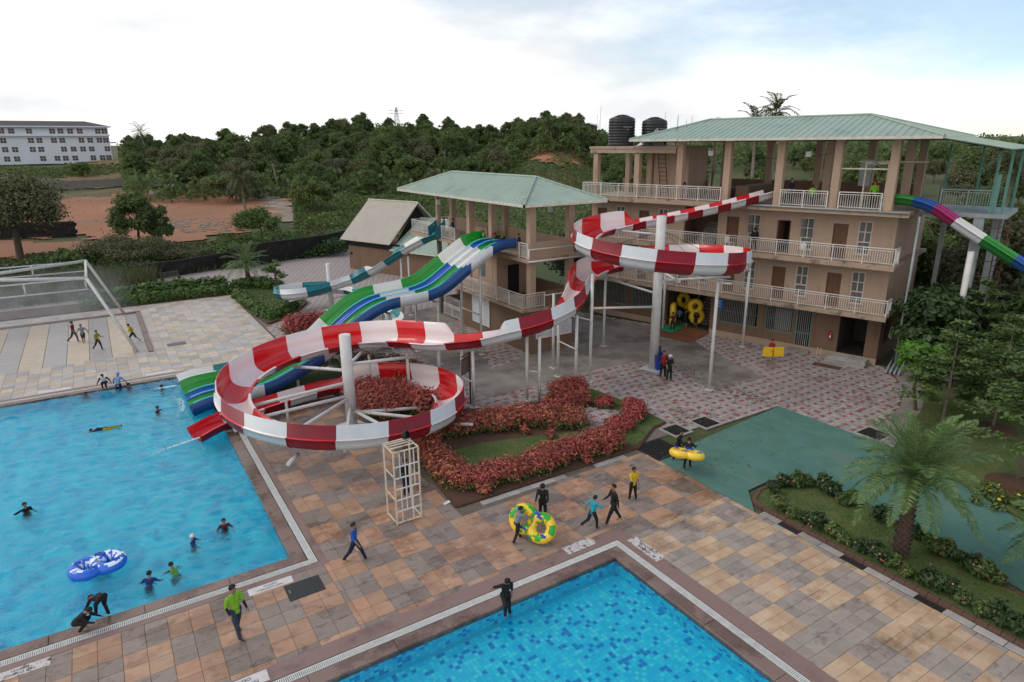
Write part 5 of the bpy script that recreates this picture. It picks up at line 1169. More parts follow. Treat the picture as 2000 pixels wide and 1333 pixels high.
# ------------------------------------------------------------------ people
def capsule(b, p, q, r1, r2, seg=10):
    p, q = Vector(p), Vector(q); d = q-p; L_ = max(d.length, 1e-4); d = d/L_; pts = []; rr = []
    for k in range(4):
        a = math.pi/2*(1-k/4); pts.append(p-d*r1*math.sin(a)); rr.append(max(r1*math.cos(a), r1*.05))
    pts.append(p); rr.append(r1); pts.append(q); rr.append(r2)
    for k in range(1, 5):
        a = math.pi/2*k/4; pts.append(q+d*r2*math.sin(a)); rr.append(max(r2*math.cos(a), r2*.05))
    b.tube(pts, rr, seg)
def rot(v, ax, ang): return Matrix.Rotation(ang, 3, ax) @ Vector(v)
def person(label, loc, face, h=1.5, lean=0, twist=0, thigh=(0, 0), knee=(0, 0), splay=3, arm=(0, 0), abd=(10, 10), elbow=(15, 15), shirt='black', sleeve=None, legs='black', shorts=False, hair='hair', cap=None,
           ground=True, z=None, name='person', group=None, head=(0, 0), forearm=None, shoes=None, long_hair=False, veil=False, girth=1.0, pitch=0):
    """one continuous body grown from a posed skeleton; +y of the figure is its front; angles in degrees, forward positive"""
    u = h; J = {}; B_ = []                       # bones: (p, q, r1, r2, material)
    hip = Vector((0, 0, .0)); skin = 'skin'; sl = 'cloth_'+(sleeve or shirt); sh = 'cloth_'+shirt; lg = 'cloth_'+legs
    fa = sl if sleeve else (('cloth_'+forearm) if forearm else skin)
    def tor(v): return rot(rot(v, 'Z', R(twist)), 'X', R(-lean))
    waist, chest, neck = tor((0, 0, .10)), tor((0, .005, .215)), tor((0, 0, .315))
    hp = tor((0, 0, .315)) + rot(tor((0, .012, .04)), 'X', R(-head[0])); hc = neck+rot(rot(tor((0, .012, .085)), 'X', R(-head[0])), 'Z', R(head[1]*.2))
    hd = rot(rot(Vector((0, 1, 0)), 'X', R(-lean-head[0])), 'Z', R(twist+head[1])); hu = rot(Vector((0, 0, 1)), 'X', R(-lean-head[0])); hx = hd.cross(hu)
    g = girth
    B_ += [(hip+Vector((-.038, 0, .0)), hip+Vector((.038, 0, .0)), .064*g, .064*g, lg), (hip+Vector((-.02, 0, -.025)), waist, .068*g, .064*g, sh), (hip+Vector((.02, 0, -.025)), waist, .068*g, .064*g, sh), (waist+tor((-.022, 0, 0)), chest+tor((-.04, 0, 0)), .058*g, .062*g, sh), (waist+tor((.022, 0, 0)), chest+tor((.04, 0, 0)), .058*g, .062*g, sh),
           (chest+tor((-.085, 0, .055)), chest+tor((.085, 0, .055)), .036, .036, sh), (chest+tor((0, -.005, .07)), neck+tor((0, .003, .03)), .031, .029, skin), (hc-hu*.03+hd*.012, hc+hu*.022, .040, .052, 'head'), (hc+hd*.012-hu*.045, hc+hd*.034-hu*.048, .026, .02, 'head'),
           (hc+hd*.045-hu*.0, hc+hd*.062-hu*.018, .007, .011, 'head')]
    for s in (-1, 1): B_.append((hc+hx*s*.05-hu*.012, hc+hx*s*.056+hu*.008, .012, .012, 'head'))
    low = 0; feet = []
    for i, s in enumerate((-1, 1)):
        hj = Vector((s*.052, 0, -.012)); td = rot(rot(Vector((0, 0, -1)), 'Y', R(-s*splay)), 'X', R(thigh[i])); kn = hj+td*.235
        sd = rot(rot(Vector((0, 0, -1)), 'Y', R(-s*splay*.5)), 'X', R(thigh[i]-knee[i])); an = kn+sd*.235; ft = rot(Vector((0, 1, 0)), 'X', R((thigh[i]-knee[i])*.45)); toe = an+ft*.09-Vector((0, 0, .018))
        lm = skin if shorts else lg
        B_ += [(hj, kn, .062*g, .046 if not shorts else .042, lg), (kn, an, (.042 if not shorts else .038), (.034 if not shorts else .025), lm), (an-ft*.018-Vector((0, 0, .012)), toe, .022, .017, 'sole' if shoes else skin)]
        feet += [an.z-.04, toe.z-.018, kn.z-.04 if knee[i] > 80 else 9]
        if pitch: pass
    low = min(feet)
    for i, s in enumerate((-1, 1)):
        sj = chest+tor((s*.108, 0, .052)); ad = rot(rot(rot(Vector((0, 0, -1)), 'Y', R(-s*abd[i])), 'X', R(arm[i])), 'Z', R(twist)); ad = rot(ad, 'X', R(-lean*.3)); ej = sj+ad*.165
        fd = rot(rot(rot(Vector((0, 0, -1)), 'Y', R(-s*abd[i]*.4)), 'X', R(arm[i]+elbow[i])), 'Z', R(twist)); fd = rot(fd, 'X', R(-lean*.3)); wj = ej+fd*.145
        um = sl; B_ += [(sj, ej, .039, .031, um), (ej, wj, .028, .02, fa)]
        # palm, four unequal fingers slightly curled, thumb from the side of the palm
        sx = fd.cross(Vector((0, 1, .01))).normalized(); n_ = fd.cross(sx).normalized(); pm_ = wj+fd*.035; B_.append((wj, pm_, .017, .019, skin))
        for k, fl in enumerate((.030, .036, .033, .025)):
            r0 = pm_+sx*(k-1.5)*.0105+fd*.010; B_.append((r0, r0+fd*fl*.6+n_*.003, .0052, .005, skin)); B_.append((r0+fd*fl*.6+n_*.003, r0+fd*fl+n_*.012, .005, .0042, skin))
        B_.append((wj+fd*.014-sx*s*.014, wj+fd*.038-sx*s*.03+n_*.006, .0068, .0055, skin))
    b = MB()
    for (p, q, r1, r2, m_) in B_: capsule(b, Vector(p)*u, Vector(q)*u, r1*u, r2*u, 8)
    me = bpy.data.meshes.new('tmp'); me.from_pydata(b.v, [], b.f); tmp = bpy.data.objects.new('tmp', me); col.objects.link(tmp)
    md = tmp.modifiers.new('r', 'REMESH'); md.mode = 'VOXEL'; md.voxel_size = .0125*h if h*700/max(10, Vector(loc).xy.length) > 35 else .019*h; sm = tmp.modifiers.new('s', 'SMOOTH'); sm.factor = .45; sm.iterations = 2
    dg = bpy.context.evaluated_depsgraph_get(); dg.update(); bm_ = bpy.data.meshes.new_from_object(tmp.evaluated_get(dg)); bpy.data.objects.remove(tmp); bpy.data.meshes.remove(me)
    names = []
    for B1 in B_:
        k = 'skin' if B1[4] == 'head' else B1[4]
        if k not in names: names.append(k)
    bm_.materials.clear()
    for k in names: bm_.materials.append(MT[k])
    nf = len(bm_.polygons); cen = np.zeros(nf*3); bm_.polygons.foreach_get('center', cen); cen = cen.reshape(-1, 3)/u; best = np.full(nf, 1e9); mi = np.zeros(nf, int)
    for (p, q, r1, r2, m_) in B_:
        p, q = np.array(p), np.array(q); d = q-p; t = np.clip(((cen-p)@d)/max(d@d, 1e-9), 0, 1); dist = np.linalg.norm(cen-(p+t[:, None]*d), axis=1)-(r1+(r2-r1)*t); k = dist < best; best[k] = dist[k]; mi[k] = names.index('skin' if m_ == 'head' else m_)
    bm_.polygons.foreach_set('material_index', mi.tolist()); bm_.polygons.foreach_set('use_smooth', [True]*nf); bm_.name = 'person'
    zz = (loc[2] if len(loc) > 2 else 0)+(-low*u if ground else 0) if z is None else z
    o = ob(name, bm_, None, (loc[0], loc[1], zz), (0, 0, face)); tag(o, label, 'person', group)
    # hair or cap, eyes
    hb_ = MB(); c_ = hc*u; rows = 7; seg = 12; v = []; f = []
    for i in range(rows+1):
        t = (math.pi*.56)*i/rows
        for k in range(seg):
            a = 2*math.pi*k/seg; back = -math.cos(a); rr = .0615*u*(1.02 if not cap else 1.08); drop = (.92+.36*back if not cap else 1.0)+(0.0 if not long_hair and not veil else .6*max(0, back)); rr *= 1+.05*math.sin(7*a+3*i)*(0 if cap else 1)
            tt = min(t*drop, math.pi*.86); v.append(c_+hu*u*.012+(hx*math.sin(a)*math.sin(tt)+hd*math.cos(a)*math.sin(tt)*1.06+hu*math.cos(tt))*rr)
    for i in range(rows):
        for k in range(seg):
            k2 = (k+1) % seg; f.append((i*seg+k, i*seg+k2, (i+1)*seg+k2, (i+1)*seg+k))
    hb_.add(v, f, 0, True)
    if cap and cap != 'hairband': hb_.add([c_+hd*u*.05+hx*u*s*.04+hu*u*.022 for s in (-1, 1)]+[c_+hd*u*.1+hx*u*s*.03+hu*u*.01 for s in (1, -1)], [(0, 1, 2, 3), (3, 2, 1, 0)])
    hb_.build('cap' if cap else ('veil' if veil else 'hair'), ('cloth_'+cap) if cap else ('cloth_black' if veil else hair), o)
    e = MB()
    for s in (-1, 1): e.ball(c_+hd*u*.056+hx*s*u*.02+hu*u*.004, .0065*u, seg=6, rings=4)
    e.build('eyes', 'hair', o)
    return o
def fdir(px_dx, px_dy_depth):                      # heading from camera-right and away components
    v = Vector((AR.x, AR.y))*px_dx + Vector((AF.x, AF.y)).normalized()*px_dy_depth; return math.atan2(v.y, v.x)-math.pi/2
A3_ = lambda px, py, z=0: tuple(at(px, py, z))
# deck
person('man in lime polo over black sleeves and jeans striding on the deck', A3_(467, 1240), fdir(.9, -.6), 1.70, thigh=(-14, 20), knee=(8, 6), arm=(8, -12), elbow=(20, 60), shirt='lime', forearm='black', legs='jeans', shoes=True, head=(0, 20))
person('boy in bright blue shirt walking right past the lattice stand', A3_(695, 1095), fdir(1, -.15), 1.52, thigh=(30, -24), knee=(10, 14), arm=(-28, 26), elbow=(10, 18), shirt='blue', legs='navy', abd=(14, 14))
person('boy in grey shirt pushing the yellow and green double tube', A3_(1010, 1057), fdir(.8, .5), 1.38, lean=14, thigh=(24, -10), knee=(14, 18), arm=(75, 70), elbow=(12, 12), shirt='grey', legs='black')
person('figure in black with black cap holding the double tube from behind', A3_(1060, 1013), fdir(-.2, -1), 1.5, lean=6, arm=(30, 30), elbow=(40, 40), thigh=(6, -8), shirt='black', sleeve='black', cap='black')
person('boy in cyan shirt running with arms out on the deck', A3_(1157, 1033), fdir(.7, .5), 1.36, lean=8, thigh=(-26, 22), knee=(50, 20), arm=(-35, 40), abd=(28, 40), elbow=(30, 70), shirt='cyan', legs='black')
person('tall boy all in black walking beside the cyan shirted one', A3_(1197, 1020), fdir(-1, -.25), 1.62, thigh=(26, -22), knee=(6, 8), arm=(-16, 20), elbow=(10, 35), shirt='black', sleeve='black')
person('boy in yellow T-shirt and black trousers standing on the deck', A3_(1235, 976), fdir(.5, -.8), 1.42, thigh=(8, -5), arm=(5, 25), elbow=(10, 80), shirt='yellow', legs='black', head=(0, 25))
person('person in black beside the foot bath grate holding the yellow tube', A3_(1322, 898), fdir(.8, -.5), 1.5, lean=12, thigh=(14, -10), arm=(-10, 35), elbow=(20, 50), shirt='black', sleeve='black')
person('person in black carrying a yellow tube across the green matting', A3_(1342, 914), fdir(.4, 1), 1.45, thigh=(-14, 12), knee=(18, 4), arm=(35, 35), elbow=(50, 50), abd=(25, 25), shirt='black', sleeve='black')
person('man in red and black shirt standing by the blue bin', A3_(1294, 738), fdir(.15, -1), 1.7, arm=(5, 8), elbow=(10, 70), abd=(16, 30), shirt='red', sleeve='black', legs='black', splay=5, girth=1.06)
person('person in black with a white cap beside the red shirted man', A3_(1306, 744), fdir(.5, -.9), 1.62, arm=(15, 10), elbow=(70, 40), abd=(12, 30), shirt='black', legs='black', cap='white', thigh=(4, -4))
pm1 = person('person in red top and dark shorts carrying yellow foam mats', A3_(1507, 706), fdir(-.9, -.5), 1.5, lean=8, thigh=(16, -12), arm=(22, 10), elbow=(35, 30), shirt='red', legs='black', shorts=True)
p = at(1506, 706); q = Vector((AF.x, AF.y)).normalized()
for k, dx in enumerate((-.38, .3)):
    c_ = Vector((p.x, p.y, 0))-Vector((q.x, q.y, 0))*.28+Vector((AR.x, AR.y, 0))*dx; b = MB(); b.bbox(-.31, .31, -.03, .03, -.3, .3, .01)
    b.box(-.3, .3, -.036, -.031, -.22, -.2, 0); tag(b.build('foam_mat', 'yellow_foam', loc=(c_.x, c_.y, .72), rot=(0, R(4-6*k), math.atan2(AR.y, AR.x))), 'square yellow foam mat carried by the red topped person, %s one' % ('left' if k == 0 else 'right'), 'foam mat')
ramp_z = lambda px, py: (px, py)
person('boy in dark shirt beside the upright tube on the bright green mat', tuple(at(1313, 646, .08)), fdir(-.3, 1), 1.4, thigh=(8, -8), arm=(30, 10), elbow=(40, 20), shirt='maroon', legs='black')
person('boy in dark clothes carrying yellow tubes into the stair hall', tuple(at(1337, 640, .1)), fdir(.3, 1), 1.45, thigh=(14, -14), arm=(60, 60), elbow=(30, 30), shirt='black', legs='black', shorts=True)
person('small boy in pale shirt between the yellow tubes in the hall', tuple(at(1326, 633, .1)), fdir(.2, 1), 1.25, shirt='lightblue', legs='black', shorts=True)
person('bare legged child under the front yellow tube in the hall', tuple(at(1358, 640, .1)), fdir(.1, 1), 1.15, arm=(150, 150), shirt='black', legs='black', shorts=True)
person('person in dark clothes standing behind the lattice stand', (8.75, 21.9, 0), fdir(-.6, .6), 1.6, shirt='black', sleeve='black', legs='navy')
# pool side
person('person in black stepping down from the near pool edge with one foot in the water', (lambda p: (p.x, p.y, -.32))(at(987, 1190, -.1)), fdir(.35, -1), 1.5, lean=14, thigh=(10, 62), knee=(4, 66), arm=(-8, -48), abd=(8, 42), elbow=(10, 6), shirt='black', head=(18, 30))
person('child in black crouching on the big pool edge', A3_(152, 1234, 0), fdir(1, .1), 1.38, lean=48, thigh=(100, 92), knee=(135, 132), arm=(50, 60), elbow=(30, 40), shirt='black', sleeve='black')
person('child in black and green bending over to dive from the pool edge', A3_(208, 1206, 0), fdir(-1, .45), 1.42, lean=108, thigh=(42, 22), knee=(30, 38), arm=(60, 75), elbow=(14, 10), shirt='black', sleeve='black', legs='black')
W = lambda px, py, d: (lambda p: (p.x, p.y, -d-.12))(at(px, py, -.05))
person('swimmer in black raising one arm at the far left of the pool', W(50, 997, 1.0), fdir(.8, -.4), 1.42, arm=(15, 80), abd=(15, 80), elbow=(60, 40), shirt='black', sleeve='black')
person('boy in maroon swim top standing in the pool near its right edge', W(438, 1028, .95), fdir(.5, -.8), 1.35, arm=(15, 15), abd=(30, 30), elbow=(30, 30), shirt='maroon', legs='black')
person('child in white cap and dark blue top in the pool', W(376, 1058, .98), fdir(1, .2), 1.36, arm=(40, 50), abd=(20, 30), elbow=(10, 10), shirt='darkblue', legs='black', cap='white')
person('boy in lime and black top swimming near the blue tube', W(343, 1115, 1.0), fdir(-.7, .6), 1.36, lean=35, arm=(40, 30), abd=(30, 30), shirt='lime', sleeve='black')
person('boy in blue top wading with his back to the deck', W(290, 1140, .92), fdir(-.2, .8), 1.36, lean=20, arm=(10, 10), abd=(40, 40), elbow=(40, 40), shirt='darkblue', legs='black')
person('dark haired swimmer inside the blue and white tube', W(197, 1100, 1.22), fdir(.1, -1), 1.45, shirt='black')
person('boy standing chest deep in dark top in the middle of the pool', W(308, 803, 1.05), fdir(1, -.2), 1.4, arm=(55, 40), elbow=(20, 20), shirt='black')
person('swimmer with an arm stretched near the teal slide end', W(316, 757, 1.15), fdir(-1, 0), 1.4, arm=(85, 60), abd=(20, 30), elbow=(5, 5), shirt='black')
person('swimmer looking over the water at the far pool edge, leftmost', W(168, 770, 1.2), fdir(-.6, -.6), 1.42, arm=(70, 40), shirt='navy')
person('boy in dark blue top in the water beside the seated pair', W(251, 756, 1.05), fdir(.2, .9), 1.38, abd=(25, 25), shirt='darkblue')
person('child in black and white top crouching on the far pool edge', (lambda p: (p.x, p.y, 0))(at(207, 757, 0)), fdir(.3, -.9), 1.4, lean=30, thigh=(105, 100), knee=(110, 112), arm=(20, 20), abd=(45, 30), elbow=(20, 40), shirt='white', sleeve='black', legs='black')
person('person in pale blue shirt and cap leaning at the far pool edge', (lambda p: (p.x, p.y, -.6))(at(232, 757, 0)), fdir(-.1, 1), 1.5, lean=12, arm=(15, 15), abd=(35, 35), elbow=(20, 20), shirt='lightblue', legs='black', cap='lightblue')
sw = person('swimmer lying flat and gliding through the pool', (0, 0, 0), 0, 1.45, arm=(165, 120), thigh=(5, -8), shirt='navy', legs='olive', ground=False, z=0)
p = at(205, 838, -.05); sw.rotation_euler = (R(-86), 0, fdir(-1, -.35)); sw.location = (p.x, p.y, -.06)
# splash pad
person('boy in maroon shirt on the splash pad, leftmost of four', A3_(147, 669, -.04), fdir(1, .2), 1.6, thigh=(22, -22), knee=(20, 26), arm=(-15, 15), shirt='maroon', legs='jeans')
person('boy in grey shirt following on the splash pad', A3_(165, 671, -.04), fdir(.3, -.9), 1.45, lean=6, thigh=(26, -12), arm=(-20, 20), abd=(35, 25), shirt='grey', legs='black', shorts=True)
person('boy in pale yellow top with black trousers on the splash pad', A3_(194, 684, -.04), fdir(1, -.1), 1.45, thigh=(18, -22), knee=(10, 20), arm=(25, -10), elbow=(60, 30), shirt='olive', legs='black')
person('boy in yellow shirt running at the right foot of the spray frame', A3_(262, 669, -.04), fdir(-1, -.2), 1.5, lean=16, thigh=(38, -24), knee=(60, 22), arm=(25, -25), elbow=(70, 60), shirt='olive', sleeve='yellow', legs='black', shorts=True)
# slide tower and terrace
person('attendant in lime shirt and red cap bending over the lane start', (23.6, 38.6, 6.32), fdir(-1, -.4), 1.65, lean=62, thigh=(18, 12), knee=(14, 8), arm=(40, 40), elbow=(10, 10), shirt='lime', legs='black', cap='red', sleeve='black')
person('rider in lime and black sitting at the top of the green lane', (22.3, 38.9, 6.9), fdir(-1, -.6), 1.4, lean=15, thigh=(85, 80), knee=(20, 25), arm=(30, 30), shirt='lime', sleeve='black', ground=False, z=7.08)
person('child in dark blue waiting at the right end of the lanes', (23.2, 35.9, 6.32), fdir(-1, .3), 1.45, lean=10, arm=(20, 20), shirt='darkblue', legs='navy')
person('child crouching at the top of the second lane', (22.5, 37.6, 6.9), fdir(-1, 0), 1.35, lean=20, thigh=(85, 85), knee=(30, 30), shirt='navy', ground=False, z=7.06)
person('child in dark green at the teal slide start, left one', (23.4, 47.3, 6.35), fdir(-1, -.2), 1.45, shirt='black', legs='black', arm=(30, 30))
person('child in blue at the teal slide start, right one', (23.6, 46.2, 6.35), fdir(-1, .2), 1.45, shirt='darkblue', legs='navy', arm=(20, 40))
person('boy in dark clothes leaning on the left terrace railing', tuple(mw(-13.95, .55, F3)), fdir(0, -1), 1.5, arm=(50, 45), elbow=(25, 30), shirt='black', legs='black')
person('person in dark blue behind the middle terrace columns', tuple(mw(-6.7, 1.2, F3)), fdir(.5, -.8), 1.65, shirt='navy', legs='navy')
person('child in lime shirt sitting behind the terrace railing near the red slide', tuple(mw(-7.0, .9, F3)), fdir(.5, .8), 1.15, shirt='lime', legs='black')
person('attendant in lime shirt on the terrace between two columns', tuple(mw(-5.3, .9, F3)), fdir(.4, .9), 1.3, shirt='lime', legs='jeans')
person('attendant in lime shirt and red cap near the rainbow slide', tuple(mw(-1.9, 1.2, F3)), fdir(0, 1), 1.65, shirt='lime', legs='black', cap='red')
person('child in cyan beside the red slide entrance', tuple(mw(-7.9, 2.2, F3)), fdir(-.8, 0), 1.1, shirt='cyan', legs='black')
person('woman in black veil and gown on the second floor balcony', tuple(mw(-8.55, .7, F2)), fdir(.2, .9), 1.55, shirt='black', sleeve='black', legs='black', veil=True, girth=1.25)

# ------------------------------------------------------------------ inflatables and other loose things
def double_tube(label, loc, rot_, base, spot, handle=True, R_=.42, r_=.19, spots=26, seed=1):
    o = empty('double_tube', loc, 0, label, 'inflatable tube'); o.rotation_euler = rot_; rs = random.Random(seed); b = MB(); U, V_ = 40, 14
    pr = [None, None]; cen = []
    # figure-of-eight swim tube: two rings joined
    for k, cx in enumerate((-R_*.98, R_*.98)):
        v = []; f = []; m_ = []
        for i in range(U):
            a = 2*math.pi*i/U
            for j in range(V_):
                t = 2*math.pi*j/V_; rr = R_+r_*math.cos(t); v.append((cx+rr*math.cos(a), rr*math.sin(a), r_*math.sin(t)))
        for i in range(U):
            for j in range(V_):
                i2, j2 = (i+1) % U, (j+1) % V_; q = (i*V_+j, i2*V_+j, i2*V_+j2, i*V_+j2); f.append(q)
        bq = len(b.v); b.v += v
        blobs = [(rs.uniform(0, 6.28), rs.uniform(.2, 2.9), rs.uniform(.25, .6), rs.uniform(.4, .9)) for _ in range(spots//2)] if spot else []
        for q in f:
            c_ = q[0]; i, j = c_//V_, c_ % V_; a, t = 2*math.pi*i/U, 2*math.pi*j/V_; mm = 0
            for (ba, bt, w1, w2) in blobs:
                da = abs((a-ba+math.pi) % (2*math.pi)-math.pi); dt = abs(t-bt)
                if (da/w1)**2+(dt/w2)**2 < .55*(1+.5*math.sin(5*t+ba*3)): mm = 1
            b.f.append(tuple(bq+x for x in q)); b.m.append(mm); b.sm.append(True)
    b.build('ring', [base, spot or base], o)
    if handle:
        for (x, y) in ((-R_*1.6, R_*.6), (-R_*.5, -R_*.8), (R_*.5, R_*.8), (R_*1.6, -R_*.6), (R_*.2, R_*1.05)):
            h_ = MB(); h_.tube([(x-.09, y, r_*.9), (x-.07, y, r_+.04), (x+.07, y, r_+.04), (x+.09, y, r_*.9)], .016, 6); h_.bbox(x-.11, x+.11, y-.05, y+.05, r_*.85, r_*1.02, .01); h_.build('handle', 'blue_in', o)
    return o
p = at(1040, 1015, .75); double_tube('yellow double tube with green patches and blue handles on the deck', (p.x, p.y, .6), (R(52), R(14), fdir(1, -.55)+R(90)), 'tube_yellow', 'tube_green', R_=.36, r_=.185, spots=34, seed=4)
p = at(192, 1108, 0); double_tube('blue double tube with white patterns floating in the big pool', (p.x, p.y, .06), (R(8), 0, fdir(.75, .55)+R(90)), 'tube_blue', 'tube_white', R_=.33, r_=.2, spots=30, seed=8)
p = at(1342, 885, .9); double_tube('yellow double tube carried over the green matting', (p.x, p.y, .85), (R(-12), R(4), fdir(1, -.25)+R(90)), 'tube_yellow', 'tube_green', R_=.29, r_=.165, spots=4, seed=5)
p = at(1358, 613, .9); double_tube('plain yellow double tube facing out of the stair hall', (p.x-.5, p.y-.5, 1.25), (R(90), R(78), fdir(1, 0)+R(90)), 'tube_yellow', None, False, R_=.40, r_=.21)
p = at(1341, 603, 1); double_tube('plain yellow double tube behind the other in the stair hall', (p.x, p.y, 1.45), (R(75), R(40), fdir(1, .2)+R(90)), 'tube_yellow', None, False, R_=.4, r_=.2)
p = at(1314, 622, .7); double_tube('yellow double tube with green dots stood upright at the ramp', (p.x, p.y, 1.0), (R(90), R(90), fdir(.4, 1)+R(90)), 'tube_yellow', 'tube_green', False, R_=.38, r_=.2, spots=20, seed=9)
# blue wheeled bin
p = at(1286, 722); o = empty('wheelie_bin', (p.x, p.y, 0), fdir(.2, -1), 'blue wheeled bin leaning by the thick white pole', 'bin')
b = MB(); b.add([(-.24, -.27, .08), (.24, -.27, .08), (.24, .25, .08), (-.24, .25, .08), (-.3, -.36, .98), (.3, -.36, .98), (.3, .33, .98), (-.3, .33, .98)], [(0, 3, 2, 1), (0, 1, 5, 4), (1, 2, 6, 5), (2, 3, 7, 6), (3, 0, 4, 7)]); b.box(-.32, .32, -.39, -.35, .93, 1.0); b.box(-.32, .32, .33, .37, .93, 1.0); b.build('body', 'bin_blue', o)
b = MB(); b.add([(-.31, -.36, 1.0), (.31, -.36, 1.0), (.31, -.5, 1.35), (-.31, -.5, 1.35), (.29, -.3, 1.4), (-.29, -.3, 1.4)], [(0, 1, 2, 3), (3, 2, 4, 5), (3, 2, 1, 0), (5, 4, 2, 3)]); b.build('lid', 'bin_blue', o)
for s in (-1, 1): b = MB(); b.tube([(s*.24, -.3, .1), (s*.3, -.3, .1)], .1, 12); b.build('wheel', 'dark', o)
# lattice stand on the deck
o = empty('lattice_stand', (8.05, 20.45, 0), 0, 'rusty white steel lattice stand in front of the red slide loop', 'steel stand')
for (x, y) in ((-.48, -.4), (.48, -.4), (-.5, .45), (.5, .45)): b = MB(); b.box(x-.025, x+.025, y-.025, y+.025, 0, 2.92); b.build('post', 'rust_white', o)
k = 0
for z in (.06, .52, .98, 1.42, 1.85, 2.3, 2.88): b = MB(); b.box(-.455, .455, -.42, -.38, z-.02, z+.02); b.build('rung', 'white_rail' if .1 < z < 2.8 else 'rust_white', o)
for i, (x, z0, z1) in enumerate(((-.25, .08, 1.4), (-.05, .54, 2.86), (.18, .08, 1.4), (.3, 1.44, 2.86), (-.25, 1.87, 2.86), (.1, 1.0, 2.28))): b = MB(); b.box(x-.016, x+.016, -.416, -.384, z0, z1); b.build('upright', 'white_rail', o)
for z in (.06, 2.88):
    for x in (-.49, .49): b = MB(); b.box(x-.02, x+.02, -.37, .42, z-.02, z+.02); b.build('side_rail', 'rust_white', o)
for z in (1.0, 1.9):
    b = MB(); b.box(-.5, -.46, -.37, .42, z-.015, z+.015); b.build('side_rail', 'rust_white', o)
for y in (-.1, .12, .3, .45): b = MB(); b.box(-.47, .47, y-.03, y+.03, 2.9, 2.93); b.build('top_slat', 'rust_white', o)
p = Vector((8.35, 20.7, 2.94)); fl = empty('spot_lamp', p, 0, 'small dark lamp fixed on top of the lattice stand', 'lamp'); b = MB(); b.lathe([(.02, -.12), (.13, -.1), (.16, .08), (.14, .1)], (0, 0, 0), 14); b.build('lamp_body', 'dark', fl, loc=(0, 0, .2), rot=(R(70), 0, R(40))); b = MB(); b.bar((0, 0, 0), (0, 0, .16), .02); b.build('lamp_stem', 'dark', fl)
b = MB(); b.add([(0, 0, 0), (.3, .05, .02), (.28, .2, .05), (.02, .15, .01)], [(0, 1, 2, 3)]); p = at(868, 988); tag(b.build('paper_scrap', 'board_white', loc=(p.x, p.y, .01)), 'scrap of white paper by the planter corner', 'paper')
# benches by the black wall
for (px, py, lab) in ((335, 549, 'dark stone bench by the black wall, the right of two'), (278, 562, 'dark stone bench half hidden by tall grass, the left of two')):
    p = at(px, py); o = empty('garden_bench', (p.x, p.y, 0), R(18), lab, 'bench', 'benches along the path'); b = MB(); b.bbox(-.9, .9, -.22, .25, .40, .46, .01); b.build('seat', 'bench_stone', o); b = MB(); b.bbox(-.9, .9, .25, .32, .5, .72, .01); b.bbox(-.9, .9, .27, .34, .78, .95, .01); b.build('backrest', 'bench_stone', o)
    for x in (-.85, .85): b = MB(); b.box(x-.07, x+.07, -.22, .3, 0, .399); b.box(x-.07, x+.07, .26, .36, .4, 1.0); b.build('leg', 'bench_stone', o)
# spray frame over the splash pad
o = empty('spray_frame', (.9, 55.5, 0), 0, 'white tubular spray frame with slanting legs over the splash pad', 'spray frame')
def fr_(part, p, q, r_, mat_='white_pole'): b = MB(); b.tube([Vector(p)-Vector((.9, 55.5, 0)), Vector(q)-Vector((.9, 55.5, 0))], r_, 10); b.build(part, mat_, o)
yn, yf, zt = 49.6, 62.4, 5.05; tx = -1.1
fr_('leg', (1.0, yn, 0), (tx, 51.0, zt), .11); fr_('leg', (.8, yf, 0), (tx, 59.2, zt), .1)
fr_('top_beam', (tx, 51.0, zt), (-16, 58.8, zt), .11); fr_('top_beam', (tx, 59.2, zt), (-16, 51.4, zt), .11)
fr_('cross_tube', (tx, 51.0, zt), (tx, 59.2, zt), .08)
for z in (zt-.75,):
    fr_('spray_pipe', (tx, 51.1, z), (-16, 51.6, z-.1), .05); fr_('spray_pipe', (tx, 51.3, z-.05), (-16, 51.9, z-.15), .04); fr_('spray_pipe', (tx, 59.1, z), (-16, 59.4, z), .05)
for x in (-1.2, -4.5, -8, -11.5): fr_('hanger', (x, 51.2, zt-.02-(0 if x > -2 else .0)), (x, 51.2, zt-.78), .05); fr_('hanger', (x, 59.1, zt), (x, 59.15, zt-.76), .05)
fr_('spray_pipe', (tx, 51.1, zt-.02), (-16, 51.3, zt-.02), .05); fr_('spray_pipe', (tx, 59.1, zt-.02), (-16, 59.2, zt-.02), .05)
for i in range(6):
    x = -2.0-i*2.3; b = MB(); b.lathe([(.03, 0), (.06, -.08), (.05, -.12)], (0, 0, 0), 8); b.build('nozzle', 'grey_pole', o, loc=(x-.9, 59.1-55.5, zt-.78))
# drifting mist from the nozzles
m = bpy.data.materials.new('mist'); m.use_nodes = True; nt = m.node_tree; nt.nodes.clear(); N = nt.nodes.new; L = nt.links.new
mo = N('ShaderNodeOutputMaterial'); pv = N('ShaderNodeVolumePrincipled'); pv.inputs['Color'].default_value = (.95, .96, .97, 1); pv.inputs['Anisotropy'].default_value = .2
tc = N('ShaderNodeTexCoord'); n1 = N('ShaderNodeTexNoise'); n1.inputs['Scale'].default_value = .8; n1.inputs['Detail'].default_value = 3; L(tc.outputs['Object'], n1.inputs['Vector'])
sx = N('ShaderNodeSeparateXYZ'); L(tc.outputs['Object'], sx.inputs[0]); mr = N('ShaderNodeMapRange'); mr.inputs[1].default_value = .25; mr.inputs[2].default_value = .75; mr.inputs[3].default_value = .0; mr.inputs[4].default_value = .19; L(n1.outputs[0], mr.inputs[0])
fx = N('ShaderNodeMapRange'); fx.inputs[1].default_value = 2.2; fx.inputs[2].default_value = -1.5; fx.inputs[3].default_value = 0; fx.inputs[4].default_value = 1; L(sx.outputs['X'], fx.inputs[0])
